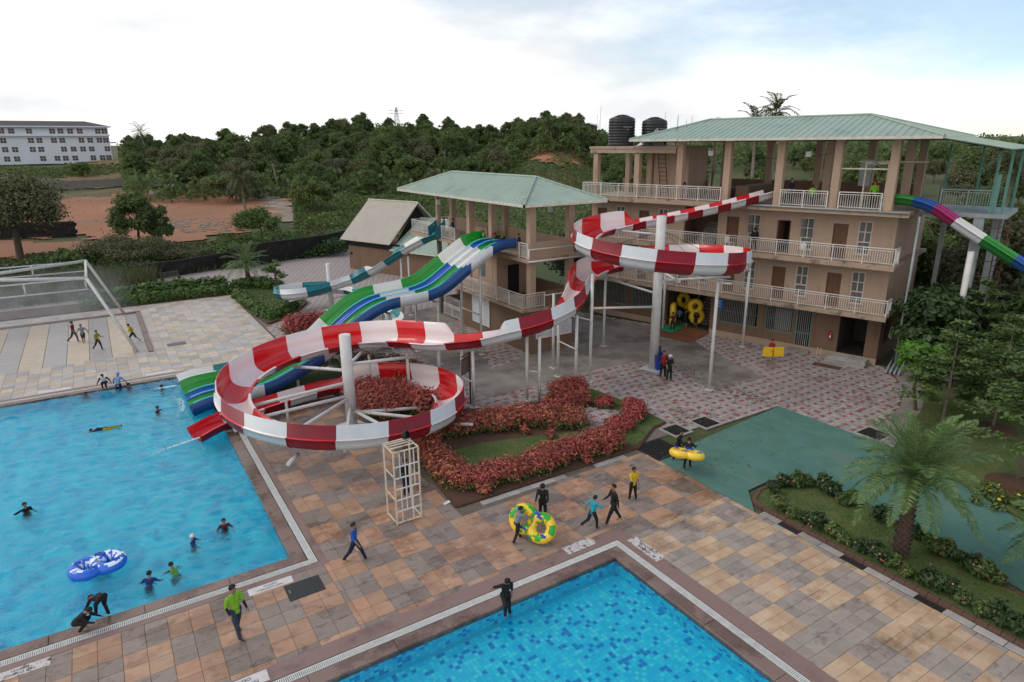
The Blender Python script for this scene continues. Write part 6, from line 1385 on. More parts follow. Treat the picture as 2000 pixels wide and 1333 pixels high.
fz = N('ShaderNodeMapRange'); fz.inputs[1].default_value = 4.2; fz.inputs[2].default_value = 2.4; fz.inputs[3].default_value = .15; fz.inputs[4].default_value = 1; L(sx.outputs['Z'], fz.inputs[0])
a = N('ShaderNodeMath'); a.operation = 'MULTIPLY'; L(mr.outputs[0], a.inputs[0]); L(fx.outputs[0], a.inputs[1]); a2 = N('ShaderNodeMath'); a2.operation = 'MULTIPLY'; L(a.outputs[0], a2.inputs[0]); L(fz.outputs[0], a2.inputs[1])
L(a2.outputs[0], pv.inputs['Density']); L(pv.outputs[0], mo.inputs['Volume']); MT['mist'] = m
b = MB(); b.box(-16, 2.2, -2.2, 2.4, .05, 4.2); tag(b.build('mist', 'mist', loc=(-.3, 60.4, 0)), 'pale water mist drifting under the spray frame', 'mist', kind='stuff')
# ------------------------------------------------------------------ plants
def leaf_mesh(name, clumps, n, size, mat_, seed=0, up=.5, aspect=1.7, shell=.3, mats2=None, frac2=0):
    """leaves spread through the outer part of a set of ellipsoid clumps; each leaf a folded pair of triangles"""
    rs = np.random.RandomState(seed); C_ = np.array([c[0] for c in clumps], float); Rd = np.array([c[1] for c in clumps], float)
    vol = Rd.prod(1)**(2/3); k = rs.choice(len(clumps), n, p=vol/vol.sum())
    d = rs.normal(size=(n, 3)); d /= np.linalg.norm(d, axis=1)[:, None]; rad = shell+(1-shell)*rs.rand(n)**.6; rad *= 1+.2*rs.normal(size=n)
    P = C_[k]+d*Rd[k]*rad[:, None]
    nrm = d+rs.normal(size=(n, 3))*.55; nrm[:, 2] += up; nrm /= np.linalg.norm(nrm, axis=1)[:, None]
    a = np.cross(nrm, rs.normal(size=(n, 3))); a /= np.linalg.norm(a, axis=1)[:, None]; b_ = np.cross(nrm, a); s = size*rs.uniform(.6, 1.35, n)[:, None]
    a, b_ = a*s*aspect*.5, b_*s*.5
    V = np.stack([P-a, P+b_-nrm*s*.08, P+a, P-b_-nrm*s*.08], 1).reshape(-1, 3); F = np.arange(4*n).reshape(n, 4)
    me = bpy.data.meshes.new(name); me.vertices.add(4*n); me.vertices.foreach_set('co', V.ravel()); me.loops.add(4*n); me.loops.foreach_set('vertex_index', F.ravel()); me.polygons.add(n); me.polygons.foreach_set('loop_start', np.arange(0, 4*n, 4)); me.polygons.foreach_set('loop_total', np.full(n, 4))
    me.materials.append(MT[mat_])
    if mats2: me.materials.append(MT[mats2]); me.polygons.foreach_set('material_index', (rs.rand(n) < frac2).astype(int))
    me.update(calc_edges=True); return me
def crown_clumps(seed, w_, h_, z0, n_, kind='round'):
    rs = random.Random(seed); out = []
    for i in range(n_):
        a = rs.uniform(0, 6.28)
        if kind == 'umbrella':
            rr = w_*.5*math.sqrt(rs.random())*.95; z = z0+h_*rs.uniform(.45, .8); s = w_*rs.uniform(.10, .2); out.append(((rr*math.cos(a), rr*math.sin(a), z), (s, s, s*rs.uniform(.35, .5)))); continue
        c_ = rs.uniform(-.55, 1.0); q = math.sqrt(1-c_*c_); k = .76*rs.uniform(.55, 1.08)**.7; s = w_*rs.uniform(.11, .2)
        out.append(((w_*.5*k*q*math.cos(a), w_*.5*k*q*math.sin(a), z0+h_*.48+h_*.5*k*c_*rs.uniform(.85, 1.05)), (s, s, s*rs.uniform(.6, .9))))
    return out
def trunk_mesh(seed, h_, r_, clumps, mat_='bark', limbs=7):
    rs = random.Random(seed); b = MB(); top = Vector((rs.uniform(-.4, .4), rs.uniform(-.4, .4), h_)); mid = Vector((rs.uniform(-.25, .25), rs.uniform(-.25, .25), h_*.5)); b.tube([(0, 0, -.4), (0, 0, .1), mid, top], [r_*1.3, r_, r_*.75, r_*.35], 8)
    for c_, _ in sorted(clumps, key=lambda q: -q[0][2])[:limbs*2:2]:
        t = rs.uniform(.45, .95); st_ = Vector((0, 0, 0)).lerp(mid, t*2) if t < .5 else mid.lerp(top, t*2-1); c_ = Vector(c_); m2 = st_.lerp(c_, .55)+Vector((0, 0, -.1*h_*.3)); b.tube([st_, m2, c_], [r_*.4, r_*.25, r_*.08], 6)
    return b.mesh('trunk', mat_)
TV = []
def tree_variant(seed, w_, h_, th, n, size, mat_, nc=16, kind='round', r_=.16, bark='bark'):
    cl = crown_clumps(seed, w_, h_, th, nc, kind); return (trunk_mesh(seed, th+h_*.55, r_, cl, bark), leaf_mesh('crown', cl, n, size, mat_, seed))
def put_tree(var, loc, rz, s, label, group=None, name='tree', cat='tree'):
    o = empty(name, loc, rz, label, cat, group); o.scale = (s, s, s*rng.uniform(.9, 1.12)); ob('trunk', var[0], o); ob('crown', var[1], o); return o
fv = [tree_variant(1, 7.5, 7.5, 1.5, 7000, .3, 'leaf_forest', 44), tree_variant(2, 6.5, 9, 1.6, 7000, .3, 'leaf_forest', 46), tree_variant(3, 8.5, 7, 1.6, 7500, .3, 'leaf_forest_b', 46), tree_variant(4, 6, 8.5, 1.8, 6000, .28, 'leaf_forest_b', 38, bark='bark_pale'),
      tree_variant(5, 8, 8, 1.4, 7000, .3, 'leaf_olive', 42), tree_variant(6, 5.5, 7, 1.2, 5000, .28, 'leaf_forest', 32)]
# wooded hill behind: every tree in front of the mass is its own
rs = random.Random(21); nT = 0
bands = [(350, 980, 148, 200, 74), (240, 900, 200, 262, 84), (235, 430, 180, 245, 18), (860, 1240, 178, 255, 52), (1180, 2050, 72, 115, 36), (1180, 2080, 125, 220, 40)]
FA_ = {0: 'dark evergreen tree standing in the wood on the hill', 1: 'tall dark tree standing in the wood on the hill', 2: 'broad mid green tree standing in the wood on the hill', 3: 'pale trunked light green tree standing in the wood on the hill', 4: 'olive green tree standing in the wood on the hill', 5: 'small dark tree standing in the wood on the hill'}
for (pa, pb, da, db, n) in bands:
    for k in range(n):
        px = rs.uniform(pa, pb); D = rs.uniform(da, db); p = atd(px, D); az = px
        if px < 235 and D < 245: continue
        if px > 1180 and D < 120 and rs.random() < .15: continue
        if 470 < px < 610 and D < 165: continue
        if 980 < px < 1180 and D < 185: continue
        v = rs.randrange(6); where = 'left end of the wood' if px < 430 else 'wood above the red field' if px < 640 else 'wood above the shed' if px < 860 else 'wood left of the water tanks' if px < 1180 else 'wood behind the terrace' if px < 1600 else 'wood right of the terrace'
        kind_ = ('dark evergreen', 'tall dark green', 'broad mid green', 'pale trunked green', 'olive green', 'small dark green')[v]; row = 'front' if D < (da+db)/2 else 'rear'
        put_tree(fv[v], p, rs.uniform(0, 6.28), rs.uniform(.62, 1.0)*(1.0 if px < 1180 else .95), '%s tree in the %s row of the %s' % (kind_, row, where), 'trees of the '+where, 'forest_tree')
def mass(name, label, regions, n, size, mat_, hmin, hmax, seed, cat='woodland'):
    """far foliage that reads as one mass"""
    rs = np.random.RandomState(seed); P = []; r2 = random.Random(seed)
    while len(P) < n:
        pa, pb, da, db = r2.choice(regions); px = r2.uniform(pa, pb); D = r2.uniform(da, db); q = atd(px, D); lump = .5+.5*math.sin(q.x*.55+seed)*math.sin(q.y*.47+1)+.35*math.sin(q.x*.21)*math.cos(q.y*.19); hh = hmin+(hmax-hmin)*max(0, min(1, lump))*r2.uniform(.2, 1.0)
        P.append((q.x, q.y, q.z+hh))
    P = np.array(P); nrm = rs.normal(size=(n, 3)); nrm[:, 2] += .9; nrm /= np.linalg.norm(nrm, axis=1)[:, None]; a = np.cross(nrm, rs.normal(size=(n, 3))); a /= np.linalg.norm(a, axis=1)[:, None]; b_ = np.cross(nrm, a); s = size*rs.uniform(.6, 1.4, n)[:, None]
    V = np.stack([P-a*s*.8, P+b_*s*.5, P+a*s*.8, P-b_*s*.5], 1).reshape(-1, 3); F = np.arange(4*n).reshape(n, 4); me = bpy.data.meshes.new(name); me.from_pydata(V.tolist(), [], F.tolist()); me.materials.append(MT[mat_]); o = ob(name, me); return tag(o, label, cat, kind='stuff')
mass('distant_wood', 'far wooded skyline behind the hill trees', [(230, 900, 255, 330), (860, 1200, 230, 330), (1180, 2100, 200, 330), (230, 900, 150, 262), (860, 1200, 185, 255)], 70000, .8, 'leaf_forest', .3, 6, 3)
mass('hillside_scrub', 'low green scrub covering the slope behind the sheds', [(560, 1180, 96, 150), (560, 860, 110, 165), (880, 1180, 130, 190), (1180, 2100, 70, 120)], 60000, .32, 'leaf_bush', .05, 1.5, 4, 'scrub')
mass('roadside_scrub', 'tangled scrub along the near edge of the red field', [(-60, 480, 83, 94), (400, 600, 88, 106)], 34000, .25, 'leaf_bush', .05, 1.7, 5, 'scrub')
mass('dark_scrub', 'dark tangled undergrowth behind the black wall', [(-60, 480, 80, 92), (470, 660, 84, 96), (1180, 1300, 66, 90), (1740, 2080, 52, 75)], 36000, .26, 'leaf_dark', .05, 2.0, 6, 'scrub')
mass('far_left_scrub', 'low bushes in front of the white building', [(-60, 230, 215, 235), (230, 330, 190, 225)], 5000, .5, 'leaf_forest_b', .1, 1.6, 7, 'scrub')
mass('field_edge_grass', 'rough grass and weeds fringing the red field', [(-60, 600, 95, 103), (560, 620, 100, 140)], 12000, .3, 'grass_tall', .02, .5, 8, 'grass')
b = MB(); rs = random.Random(5)
for k in range(500):
    q = on(rs.uniform(300, 450), rs.uniform(428, 458)); s_ = rs.uniform(.08, .35); b.obox((q.x, q.y), rs.uniform(0, 3), s_, s_*.6, q.z, q.z+s_*.7)
for k in range(250):
    q = on(rs.uniform(100, 560), rs.uniform(375, 450)); s_ = rs.uniform(.05, .18); b.obox((q.x, q.y), rs.uniform(0, 3), s_, s_*.6, q.z, q.z+s_*.6+.1)
tag(b.build('field_rubble', 'gravel'), 'scattered pale rubble over the red field', 'rubble', kind='stuff')
# single trees one can point to
def solo(px, py, w_, h_, th, n, size, mat_, label, seed, kind='round', nc=22, r_=.2, bark='bark', name='tree', D=None):
    p = on(px, py) if D is None else atd(px, D); return put_tree(tree_variant(seed, w_, h_, th, n, size, mat_, nc, kind, r_, bark), p, rng.uniform(0, 6.28), 1.0, label, None, name)
solo(-8, 428, 11.5, 8.5, 2.4, 22000, .22, 'leaf_olive', 'large spreading olive green tree at the left edge of the picture', 31, nc=60, r_=.45, D=100)
solo(240, 480, 5.8, 8.2, 1.4, 12000, .2, 'leaf_forest', 'dense dark tree standing alone before the red field', 32, nc=44, D=95)
solo(287, 482, 3.4, 5.2, 1.0, 5200, .2, 'leaf_forest', 'smaller dark tree touching the right side of the lone dense one', 33, nc=22, D=94)
solo(490, 470, 7.0, 3.6, 1.8, 7000, .18, 'leaf_bush', 'loose branching tree at the right of the red field', 34, nc=18, r_=.12, D=95)
solo(600, 392, 7.5, 6.0, .8, 10000, .24, 'leaf_forest_b', 'round mid green tree beside the dirt track', 35, nc=22, D=128)
solo(215, 545, 9, 2.6, .6, 8000, .15, 'leaf_olive', 'low feathery spreading shrub above the spray frame', 36, kind='umbrella', nc=26, r_=.1, D=87, name='shrub')
solo(330, 540, 6, 1.8, .4, 5000, .15, 'leaf_olive', 'low olive shrub right of the feathery one', 37, kind='umbrella', nc=20, r_=.08, D=86, name='shrub')
solo(90, 530, 4, 2.2, .3, 4200, .18, 'leaf_bush', 'bright bush behind the spray frame at left', 38, nc=14, D=88, name='shrub')
solo(150, 325, 5, 3.6, .6, 3000, .3, 'leaf_bush', 'light green tree in front of the white building', 39, nc=16, D=215)
solo(410, 520, 5, 1.6, .2, 4500, .16, 'leaf_bush', 'bright green bush above the black wall', 40, nc=14, D=89, name='shrub')
solo(450, 345, 12, 5, 1.6, 8000, .3, 'leaf_forest', 'wide dark tree behind the slender palm', 41, nc=24, kind='umbrella', D=150)
solo(868, 290, 4, 7, 4, 900, .5, 'leaf_forest', 'tall loose crowned tree rising above the dip in the wood', 42, nc=9, D=190, bark='bark_pale')
solo(1113, 270, 4, 5, 5.5, 700, .45, 'leaf_olive', 'thin crowned tree sticking out above the wood left of the tanks', 43, nc=6, D=195, bark='bark_pale')
solo(1395, 300, 3, 5, 12.5, 500, .4, 'leaf_olive', 'sparse feathery tree top above the large roof', 44, nc=7, D=95)
# right-hand garden trees
def garden(px, py, w_, h_, th, n, size, mat_, label, seed, nc=20, kind='round', r_=.1, name='tree'):
    p = at(px, py, .03); return put_tree(tree_variant(seed, w_, h_, th, n, size, mat_, nc, kind, r_), p, 0, 1.0, label, None, name)
garden(1787, 800, 2.7, 3.9, .5, 3600, .24, 'leaf_bright', 'bright lime green leafy shrub tree at the plaza corner', 51, 16)
p = mw(2.6, 1.0); put_tree(tree_variant(52, 5.5, 5.0, .8, 8000, .22, 'leaf_dark', 36), p, 0, 1, 'dark big leaved tree against the right end of the building', None, 'tree')
p = mw(6.5, -1.5); put_tree(tree_variant(53, 6, 3.2, .5, 8000, .16, 'leaf_bush', 34), p, 0, 1, 'mid green shrubs behind the tiered tree', None, 'shrub')
p = mw(9.5, 4.5); put_tree(tree_variant(54, 9, 6, 1.5, 16000, .17, 'leaf_bush', 46, r_=.35), p, 0, 1, 'gnarled olive tree under the rainbow slide', None, 'tree')
p = mw(4.5, 12); put_tree(tree_variant(55, 9, 7.5, 1.2, 14000, .2, 'leaf_olive', 48, r_=.3), p, 0, 1, 'broad olive tree behind the steel gallery', None, 'tree')
p = mw(12, 12); put_tree(tree_variant(56, 10, 7.5, 1.5, 15000, .22, 'leaf_bush', 48, r_=.3), p, 0, 1, 'large green tree behind the gallery at the right edge', None, 'tree')
p = mw(16, 3); put_tree(tree_variant(57, 8, 4, .6, 11000, .2, 'leaf_forest_b', 38, r_=.3), p, 0, 1, 'dark tree at the right edge below the rainbow slide', None, 'tree')
for k, (x, y) in enumerate(((-24.5, 3.5), (-23.5, 10), (-16, 13), (-8, 13), (-2, 13.5), (-27, 8))):
    put_tree(tree_variant(60+k, 6.5, 7, .6, 11000, .18, ['leaf_dark', 'leaf_forest_b', 'leaf_forest', 'leaf_olive', 'leaf_forest_b', 'leaf_forest'][k], 40), mw(x, y), 0, 1, ['dark leafy tree between slide tower and main building', 'green tree behind the left end of the main building', 'dark tree seen between the left terrace columns', 'olive tree seen between the middle terrace columns', 'green tree seen between the right terrace columns', 'dark tree behind the slide tower'][k], None, 'tree')
def tiered(px, py, h_, w_, label, seed, z=.03):
    rs = np.random.RandomState(seed); p = at(px, py, z); o = empty('tiered_tree', p, 0, label, 'tree', 'layered almond trees on the side lawn'); b = MB(); b.tube([(0, 0, -.2), (.03, 0, h_*.5), (0, .02, h_)], [.075, .05, .012], 8)
    V = []; nb = 0
    for t in np.arange(.32, .99, .095):
        r_ = w_*.5*(1-t)**.62*1.15+.15
        for k in range(9):
            a = rs.uniform(0, 6.28); L_ = r_*rs.uniform(.7, 1.15); z0 = h_*t; e = Vector((math.cos(a)*L_, math.sin(a)*L_, z0+L_*.12-.1)); b.tube([(0, 0, z0-.12), e], [.018, .006], 4)
            for q in range(95):
                s = rs.uniform(.25, 1.08); sp = rs.normal()*L_*.2*s; c_ = Vector((math.cos(a)*L_*s-math.sin(a)*sp, math.sin(a)*L_*s+math.cos(a)*sp, z0-.1+L_*.12*s+rs.normal()*.05)); V.append(c_)
    b.build('trunk', 'bark_pale', o); P = np.array([tuple(v) for v in V]); n = len(P); nrm = rs.normal(size=(n, 3))*.35; nrm[:, 2] += 1; nrm /= np.linalg.norm(nrm, axis=1)[:, None]; a = np.cross(nrm, rs.normal(size=(n, 3))); a /= np.linalg.norm(a, axis=1)[:, None]; c_ = np.cross(nrm, a); s = .095*rs.uniform(.7, 1.5, n)[:, None]
    W_ = np.stack([P-a*s, P+c_*s*.6, P+a*s, P-c_*s*.6], 1).reshape(-1, 3); me = bpy.data.meshes.new('crown'); me.from_pydata(W_.tolist(), [], np.arange(4*n).reshape(n, 4).tolist()); me.materials.append(MT['leaf_tier']); ob('crown', me, o)
tiered(1837, 840, 5.4, 4.6, 'layered tree with horizontal branches right of the lime green shrub', 1); tiered(1938, 838, 5.6, 4.4, 'layered tree with a mulched base at the right of the lawn', 2); tiered(1985, 942, 6.0, 4.0, 'layered tree cut by the right picture edge', 3); tiered(1890, 750, 6.0, 4.2, 'layered tree behind the other layered trees', 4)
for (px, py, lab) in ((1938, 840, 'round mulched mound at the foot of the right layered tree'), (1980, 948, 'round mulched mound at the right picture edge')):
    p = at(px, py); b = MB(); b.lathe([(1.0, 0), (.8, .1), (.35, .17), (.02, .18)], (0, 0, 0), 18); tag(b.build('mulch_mound', 'soil_planter', loc=(p.x, p.y, .03)), lab, 'mulch')
# feather palms: trunk with old leaf bases, each frond a part
def frond_mesh(L_, droop, n, leaf, mat_, seed, stiff=.5, wd=.017):
    rs = random.Random(seed); b = MB(); pts = []; 
    for i in range(13):
        t = i/12; pts.append(Vector((0, L_*(t-.08*t*t), L_*(.55*t*stiff*1.6-droop*t*t))))
    b.tube(pts, [.022*(1-.85*i/12)+.004 for i in range(13)], 5, caps=False)
    for k in range(n):
        t = .1+.9*(k+.5)/n; f = t*12; i = min(11, int(f)); p = pts[i].lerp(pts[i+1], f-i); d = (pts[i+1]-pts[i]).normalized(); ll = leaf*(math.sin(math.pi*min(1, t*.85+.15))**.6)*rs.uniform(.85, 1.1)
        for s in (-1, 1):
            u = (Vector((s, 0, 0))*.8+d*.62+Vector((0, 0, rs.uniform(-.05, .42)))).normalized(); e = p+u*ll+Vector((0, 0, -ll*ll*.35)); w_ = d.cross(u).normalized().cross(u)*wd; m_ = p+u*ll*.5
            b.add([p, m_+w_, e, m_-w_], [(0, 1, 2, 3)])
    return b.mesh('frond', mat_)
def feather_palm(loc, th, r_, nf, L_, label, seed, mat_='leaf_palm', n=54, leaf=.44, name='date_palm', lean=(0, 0), bark='bark_palm', droop=.5, group=None):
    rs = random.Random(seed); o = empty(name, loc, rs.uniform(0, 6), label, 'palm', group); b = MB(); prof = []; z = -.1; k = 0; pts = []; rr = []
    while z < th:
        t = max(0, z/th); c_ = Vector((lean[0]*t*t, lean[1]*t*t, z)); q = r_*(1.15-.25*t); pts += [c_, c_+Vector((0, 0, .07))]; rr += [q*1.08, q*.9]; z += .12 if th < 5 else .3
    b.tube(pts, rr, 12); b.build('trunk', bark, o)
    if th < 5:
        d_ = MB()
        for k in range(int(th*60)):
            a = k*2.39996; zz = th*(.05+.95*k/(th*60)); q = r_*(1.15-.25*zz/th); c_ = Vector((math.cos(a)*q, math.sin(a)*q, zz)); u = Vector((math.cos(a), math.sin(a), 0)); v = Vector((-u.y, u.x, 0)); d_.add([c_-v*.05-Vector((0, 0, .05)), c_+v*.05-Vector((0, 0, .05)), c_+v*.02+u*.06+Vector((0, 0, .05)), c_-v*.02+u*.06+Vector((0, 0, .05))], [(0, 1, 2, 3)])
        tag(d_.build('leaf_bases', bark, o), kind='stuff')
    ms = [frond_mesh(L_, dr, n, leaf, mat_, seed+i, st, .017 if th < 5 else .05) for i, (dr, st) in enumerate(((droop*.75, .85), (droop*1.0, .7), (droop*1.2, .5), (droop*1.35, .3)))]
    for k in range(nf):
        t = (k+.5)/nf; a = k*2.39996; m_ = ms[min(3, int(t*4))]; s = rs.uniform(.85, 1.1)
        ob('frond', m_, o, (lean[0], lean[1], th-.02+.1*(1-t)), (R(62*(1-t)-12), 0, a) if False else (0, 0, a), (s, s, s)).rotation_euler = (R(48*(1-t)**2.2-14*t), R(rs.uniform(-12, 12)), a)
    return o
feather_palm((20.87, 9.1, .09), 3.0, .2, 50, 2.35, 'large feathery date palm on the island lawn', 3)
p = at(2010, 1120); feather_palm((22.9, 5.0, .05), 2.2, .2, 44, 2.3, 'second date palm cut by the right picture edge', 5)
feather_palm((11.72, 67.0, .1), 2.3, .2, 36, 2.6, 'small feathery palm on the corner lawn by the black wall', 7, n=26, leaf=.5)
feather_palm(atd(465, 116), 7.6, .2, 26, 3.6, 'slender palm standing at the far edge of the red field', 9, 'leaf_coconut', 40, .9, 'tall_palm', (.3, .2), 'bark_pale', .9)
feather_palm(atd(284, 232), 9.5, .25, 22, 4.5, 'distant coconut palm above the wood right of the white building', 11, 'leaf_coconut', 18, 1.2, 'coconut_palm', (.5, .3), 'bark_pale', .8)
for k, (px, D, h_) in enumerate(((1502, 92, 16.6), (1476, 95, 15.6), (1985, 84, 10.5), (1470, 72, 7.0), (1613, 75, 7.0), (1078, 190, 6))):
    feather_palm(atd(px, D), h_, .2, 24, 3.4, ['coconut palm rising above the ridge of the large roof', 'lower coconut palm left of the one above the roof ridge', 'coconut palm at the right picture edge', 'drooping palm seen between left terrace columns', 'palm seen between right terrace columns', 'tiny palm silhouette on the far wood skyline'][k], 20+k, 'leaf_coconut', 34, .8, 'coconut_palm', (.4, .2), 'bark_pale', .85)
# red-leaved hedges of the planter
def hedge(label, line, w_, h_, n, size, mat_, mat2, seed, f2=.35, name='red_hedge', under='leaf_bush'):
    cl = []; rs = random.Random(seed); P = [Vector(p) for p in line]; L_ = sum((P[i+1]-P[i]).length for i in range(len(P)-1)); o = empty(name, (P[0].x, P[0].y, .08), 0, label, 'hedge'); o0 = Vector((P[0].x, P[0].y))
    for i in range(len(P)-1):
        k = max(2, int((P[i+1]-P[i]).length/.4))
        for j in range(k):
            c_ = P[i].lerp(P[i+1], (j+.5)/k)-o0; q = w_*rs.uniform(.42, .62); cl.append(((c_.x+rs.uniform(-.15, .15), c_.y+rs.uniform(-.15, .15), h_*.55+rs.uniform(-.05, .08)), (q, q, h_*rs.uniform(.42, .58))))
    me = leaf_mesh('foliage', cl, n, size, mat_, seed, .9, 2.6, .6, mat2, f2); tag(ob('foliage', me, o), kind='stuff')
    cl2 = [((c[0], c[1], h_*.25), (r_[0]*.98, r_[1]*.98, h_*.3)) for c, r_ in cl]; tag(ob('lower_foliage', leaf_mesh('lower_foliage', cl2, n//2, size, under, seed+1, .4, 2.2, .75), o), kind='stuff')
    b = MB()
    for c, r_ in cl[::2]: b.tube([(c[0], c[1], 0), (c[0]+.05, c[1], h_*.5)], [.02, .008], 5)
    b.build('stems', 'bark', o)
hedge('long rust red hedge along the front of the planter', [(10.6, 21.0), (12.0, 20.75), (14.0, 20.75), (16.0, 20.85), (18.6, 20.7)], 1.15, .85, 12750, .066, 'leaf_red', 'leaf_rust', 1)
hedge('red hedge on the left side of the planter behind the lattice stand', [(10.6, 21.6), (10.75, 23.2), (11.0, 25.0), (11.3, 26.4)], 1.1, .85, 7140, .066, 'leaf_rust', 'leaf_red', 2)
hedge('long red hedge across the back of the planter lawn', [(11.8, 26.3), (13.5, 25.6), (15.5, 25.2), (17.0, 24.4), (18.3, 23.3)], 1.25, .95, 11900, .066, 'leaf_rust', 'leaf_red', 3)
hedge('tall dark red shrubs inside the lower loop of the slide', [(10.8, 33.0), (11.6, 31.4), (12.4, 30.0), (12.9, 28.9)], 1.7, 1.15, 11250, .075, 'leaf_red', 'leaf_rust', 4, .25)
hedge('dark red shrubs inside the loop, nearest the white pole', [(11.2, 29.4), (10.6, 31.0), (10.3, 32.4)], 1.5, 1.0, 6750, .075, 'leaf_red', 'leaf_rust', 5, .25)
hedge('round red shrubs below the straight part of the red slide', [(19.7, 27.0), (20.4, 26.3), (20.9, 26.6)], 1.3, 1.0, 5440, .066, 'leaf_red', 'leaf_rust', 6)
hedge('low red hedge beside the planter paving', [(18.4, 25.6), (19.4, 25.5), (20.3, 25.2)], 1.1, .8, 5440, .066, 'leaf_red', 'leaf_rust', 7)
hedge('pink red shrubs at the right of the planter paving', [(21.7, 23.6), (21.6, 22.7), (21.0, 22.2)], 1.0, .7, 2400, .08, 'leaf_red', 'leaf_red', 8)
hedge('small pink red shrub in the planter grass', [(20.9, 24.6), (21.05, 24.5)], .75, .55, 800, .08, 'leaf_red', 'leaf_red', 9)
hedge('small red shrub in front of the planter paving', [(19.6, 22.0), (20.0, 21.9)], .95, .6, 1200, .08, 'leaf_red', 'leaf_red', 10)
hedge('dark red bush behind the teal slide end', [(11.0, 47.6), (12.2, 47.8), (13.4, 47.3)], 1.9, 1.3, 4200, .11, 'leaf_red', 'leaf_red', 11)
hedge('rust shrubs behind the upper bend of the red slide', [(11.8, 37.4), (13.0, 36.0), (14.3, 34.5), (13.4, 32.6)], 1.9, 1.1, 5200, .1, 'leaf_rust', 'leaf_dark', 12, .45)
hedge('dark bushes between the lanes and the red slide', [(9.8, 41.9), (11.5, 42.0), (13.2, 41.9)], 1.0, .7, 2600, .1, 'leaf_rust', 'leaf_dark', 13, .5)
for k, (px, py) in enumerate(((1073, 860), (1025, 850), (950, 968), (1148, 905), (1185, 893))):
    p = at(px, py); hedge(['red seedling on the planter lawn, the right of two', 'red seedling on the planter lawn, the left of two', 'red seedling at the planter corner nearest the tube bearers', 'red seedling under the front hedge, middle one', 'red seedling under the front hedge near the large grate'][k], [(p.x, p.y), (p.x+.05, p.y)], .34, .4, 160, .09, 'leaf_red', 'leaf_rust', 60+k, name='red_seedling'); 
# green hedge by the far deck
def hedge_g(label, line, w_, h_, n, size, seed, mat_='leaf_hedge'): hedge(label, line, w_, h_, n, size, mat_, 'leaf_bush', seed, .3, 'green_hedge', 'leaf_hedge')
hedge_g('low bright green hedge along the far deck edge', [(-2, 65.6), (3, 65.6), (9.5, 65.6)], 1.0, .75, 6500, .16, 71); hedge_g('taller green plants behind the far deck hedge', [(-2, 67.3), (3, 67.3), (9.4, 67.4)], 1.3, 1.25, 5200, .2, 72)
hedge_g('leafy green plants along the left of the corner lawn', [(10.1, 64), (10.2, 58), (10.5, 53.5)], .9, .7, 3600, .16, 73); hedge_g('leafy green plants at the back of the corner lawn', [(10.5, 67.2), (12.5, 66.8), (14, 64.5)], 1.2, .9, 2600, .18, 74); hedge_g('leafy green plants at the tip of the corner lawn', [(10.7, 53.0), (12.0, 54.2), (13.4, 56.4)], .9, .65, 2400, .15, 75)
# flowering shrubs that line the island lawn
sv = []
for k in range(4):
    cl = [((rng.uniform(-.14, .14), rng.uniform(-.14, .14), rng.uniform(.18, .42)), (.19, .19, .17)) for _ in range(7)]; sv.append((leaf_mesh('foliage', cl, 620, .075, 'leaf_dark' if k < 2 else 'leaf_bush', 80+k, .6, 1.8, .4), leaf_mesh('flowers', cl, 10, .07, 'flower_pink', 90+k, .9, 1.1, .95)))
def flower_shrub(x, y, s, k, label, grp):
    o = empty('flowering_shrub', (x, y, .09), k*1.3, label, 'shrub', grp); o.scale = (s, s, s); ob('foliage', sv[k % 4][0], o); tag(ob('flowers', sv[k % 4][1], o), kind='stuff')
y = 3.2; k = 0
while y < 13.2:
    flower_shrub(19.98+.05*math.sin(k*3), y, 1.0+.2*math.sin(k*1.7), k, 'small flowering shrub in the row along the deck side of the island', 'shrubs on the deck side of the island lawn'); y += .52; k += 1
for (px, py) in ((1510, 965), (1530, 950), (1556, 950), (1580, 948), (1606, 955), (1625, 968), (1645, 985), (1663, 985), (1720, 1020), (1790, 1050), (1815, 1075), (1840, 1085), (1868, 1100), (1895, 1115), (1920, 1128), (1945, 1140)):
    p = at(px, py, .09); flower_shrub(p.x, p.y, 1.05+.2*math.sin(k*2.1), k, 'small shrub in the row along the matting side of the island', 'shrubs on the matting side of the island lawn'); k += 1
# yellow flowers under the right trees
cl = [((rng.uniform(-1.2, 1.2), rng.uniform(-1, 1), .12), (.3, .3, .12)) for _ in range(14)]; p = at(1960, 985); o = empty('flower_patch', (p.x, p.y, .03), 0, 'patch of yellow flowers beside the green matting at right', 'flowers'); tag(ob('foliage', leaf_mesh('foliage', cl, 900, .1, 'leaf_bush', 5), o), kind='stuff'); tag(ob('flowers', leaf_mesh('flowers', cl, 60, .12, 'flower_yellow', 6, 1.5, 1.0, .95), o), kind='stuff')
# sapling on the corner lawn
p = at(541, 574); o = empty('sapling', (p.x, p.y, .1), 0, 'lopped leafless sapling on the corner lawn', 'tree'); b = MB(); b.tube([(0, 0, -.1), (.05, 0, 1.4), (.02, .1, 2.2)], [.14, .11, .09], 8)
for k in range(6): a = k*1.05; b.tube([(.02, .08, 1.6+k*.1), (math.cos(a)*.5, math.sin(a)*.5, 2.3+k*.15)], [.05, .015], 5)
b.build('trunk', 'bark', o); ob('crown', leaf_mesh('crown', [((math.cos(k)*.6, math.sin(k)*.6, 1.6+.25*k), (.5, .5, .3)) for k in range(6)], 420, .16, 'leaf_tier', 3, .6, 1.8, .2), o)
